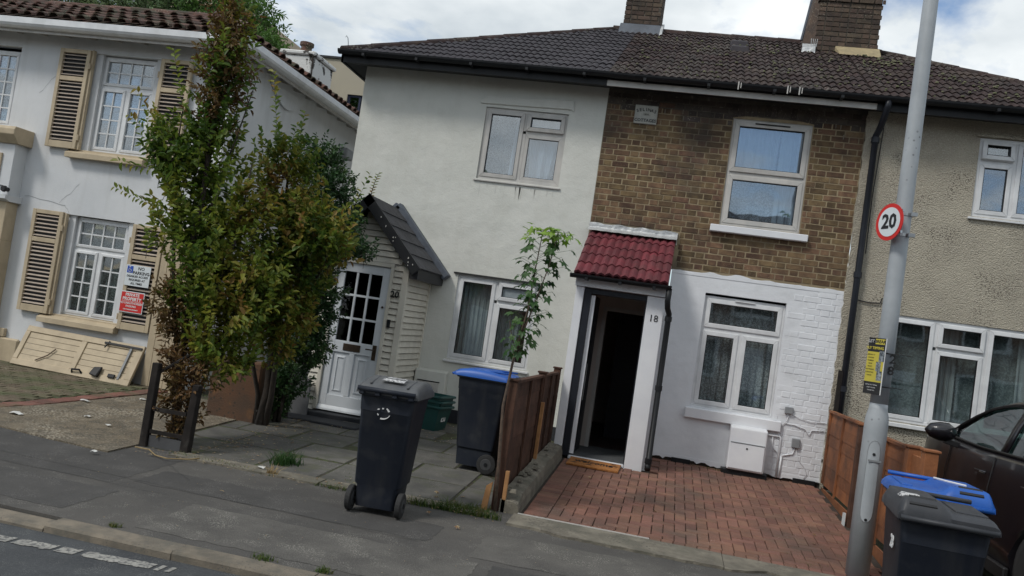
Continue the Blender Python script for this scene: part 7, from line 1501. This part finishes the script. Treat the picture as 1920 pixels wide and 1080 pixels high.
for (x, y), lab in spots_:
    o = thing('fallen_leaf', lab, 'leaf', (x, y, gnd(y) + .02), group='fallen leaves'); place('blade', lm, o, (x, y, gnd(y) + .022), (lr.uniform(-.3, .3), lr.uniform(-.3, .3), lr.uniform(0, 6)), (.035, .035, .06))
# scattered leaf crumbs too small to count
def crumbs(name, label, area, n, size, m, seed):
    g = np.random.default_rng(seed); V = []; Q = []; k = 0
    for _ in range(n):
        if callable(area): x, y = area(g)
        else: x, y = area[0] + (area[1] - area[0]) * g.random(), area[2] + (area[3] - area[2]) * g.random()
        s = size * (.4 + g.random()); a = g.random() * 6.28; z = gnd(y) + .012 + g.random() * .006; c, d_ = math.cos(a) * s, math.sin(a) * s
        V += [(x - c, y - d_, z), (x + d_ * .5, y - c * .5, z + s * .25 * g.random()), (x + c, y + d_, z), (x - d_ * .5, y + c * .5, z + s * .3 * g.random())]; Q.append([k, k + 1, k + 2, k + 3]); k += 4
    o = bpy.data.objects.new(name, np_mesh(name, np.array(V), np.array(Q), m)); C.objects.link(o); tag(o, label, 'leaf litter', kind='stuff')
crumbs('leaf_litter', 'small dead leaves and crumbs along the garden edges', lambda g: (g.uniform(-4.6, -1.2), 7.05 + g.normal() * .12), 260, .012, m_litter, 1)
crumbs('leaf_litter', 'dead leaves under the hedge on the slabs', lambda g: (-4.3 + abs(g.normal()) * .35, g.uniform(7.3, 9.6)), 420, .016, m_litter, 2)
crumbs('leaf_litter', 'crumbs and chips over the aggregate forecourt', (-6.2, -4.8, 6.95, 9.0), 240, .01, m_litter, 3); crumbs('leaf_litter', 'crumbs scattered over the brick drive', (-.9, 1.9, 7.4, 11), 150, .006, m_litter, 4); crumbs('leaf_litter', 'crumbs at the foot of the boxes and the bin', (-3.0, -1.8, 9.6, 10.9), 160, .016, m_litter, 5); crumbs('leaf_litter', 'stray crumbs on the pavement', (-6, 1.5, 5.1, 6.8), 160, .006, m_litter, 6)
for (x, y, s, lab) in ((-6.25, 7.35, .09, 'large pale scrap of litter on the red edging'), (-6.3, 8.4, .07, 'white scrap of paper on the mossy pavers'), (-5.35, 7.55, .05, 'pale scrap on the aggregate forecourt'), (-5.75, 7.75, .05, 'pale scrap nearer the edging on the aggregate'), (-4.75, 6.55, .04, 'white scrap on the pavement left of the trellis'), (-6.0, 9.0, .05, 'white pebble by the end of the red edging'), (-3.45, 7.1, .05, 'white scrap of litter beside the dry grass')):
    q = MB(); g = random.Random(int(x * 100)); p = [(s * math.cos(a) * g.uniform(.5, 1), s * .7 * math.sin(a) * g.uniform(.5, 1), g.uniform(.0, .02)) for a in np.linspace(0, 5.6, 8)]; q.add([(0, 0, .02)] + p, [(0, i + 1, (i + 1) % 8 + 1) for i in range(8)])
    o = q.build('litter_scrap', m_paper, None, fix=False); o.location = (x, y, gnd(y) + .018); tag(o, lab, 'litter', 'scraps of litter')
st = thing('dry_twig', 'pale curved dry stem lying on the pavement under the trellis', 'stem', (-4.3, 6.9, .07)); MB().tube([(-4.66, 7.0, .075), (-4.5, 6.98, .08), (-4.35, 6.85, .072), (-4.2, 6.8, .075), (-4.05, 6.9, .08), (-4.02, 7.02, .08)], .006, 5).build('stalk', m_straw, st)

# ------------------------------------------------------------------ across the road, seen only in the window reflections
for k in range(5):
    x0 = -11 + k * 5.0
    OH = thing('opposite_house', ['first', 'second', 'third', 'fourth', 'fifth'][k] + ' brick terrace house from the left across the road, seen only mirrored in the windows', 'house', (x0 + 2.5, -9, 0), group='houses across the road')
    q = MB(); q.box(x0, x0 + 4.99, -15, -9, 0, 5.2); q.build('wall', m_opp, OH)
    MB().prism([(-8.7, 5.2), (-15.3, 5.2), (-12, 7.4)], 'x', x0, x0 + 4.99).build('roof', m_rtile, OH)
    for (a, b, c, d) in ((.6, 2.1, 3.2, 4.4), (3.0, 4.3, 3.2, 4.4), (.6, 2.6, .9, 2.2)):
        q = MB(); q.box(x0 + a - .06, x0 + b + .06, -8.98, -8.93, c - .06, d + .06); w_ = q.build('window', m_upvc, OH); MB().box(x0 + a + .04, x0 + (a + b) / 2 - .03, -8.925, -8.915, c + .05, d - .05).build('pane', m_dark, w_); MB().box(x0 + (a + b) / 2 + .03, x0 + b - .04, -8.925, -8.915, c + .05, d - .05).build('pane', m_dark, w_)
    MB().box(x0 + 3.3, x0 + 4.2, -8.98, -8.93, .1, 2.1).build('door', m_white, OH)
for k, (x, y, h) in enumerate(((-4, -19, 10.5), (6, -20, 9.5), (1.5, -22, 9.0), (-12, -20, 10))):
    OT = thing('street_tree', ['tree behind the opposite terrace, mirrored left of centre', 'tree behind the opposite terrace, mirrored at the right', 'lower tree behind the opposite terrace, mirrored in the middle', 'tree behind the opposite terrace, mirrored far left'][k], 'tree', (x, y, 0), group='trees across the road')
    tw, P, D = grow([(x, y, h - 2.5, 2.4, 2, 2.2), (x + 1.5, y, h - 3.5, 1.8, 1.6, 1.6), (x - 1.4, y, h - 3.8, 1.8, 1.6, 1.6)], 420, .9, 9, None, None, 90 + k, updir=.2); leaf_cloud('foliage', OT, P, D, .3 * (.6 + .6 * g_.random(len(P))), m_bgleaf2, seed=95 + k)
    stems(OT, 'trunk', [(curve((x, y, 0), (x, y, h - 2), 5, .05, k), .2, .06)], m_bark)
for o in bpy.data.objects:
    if '_local' in o: del o['_local']
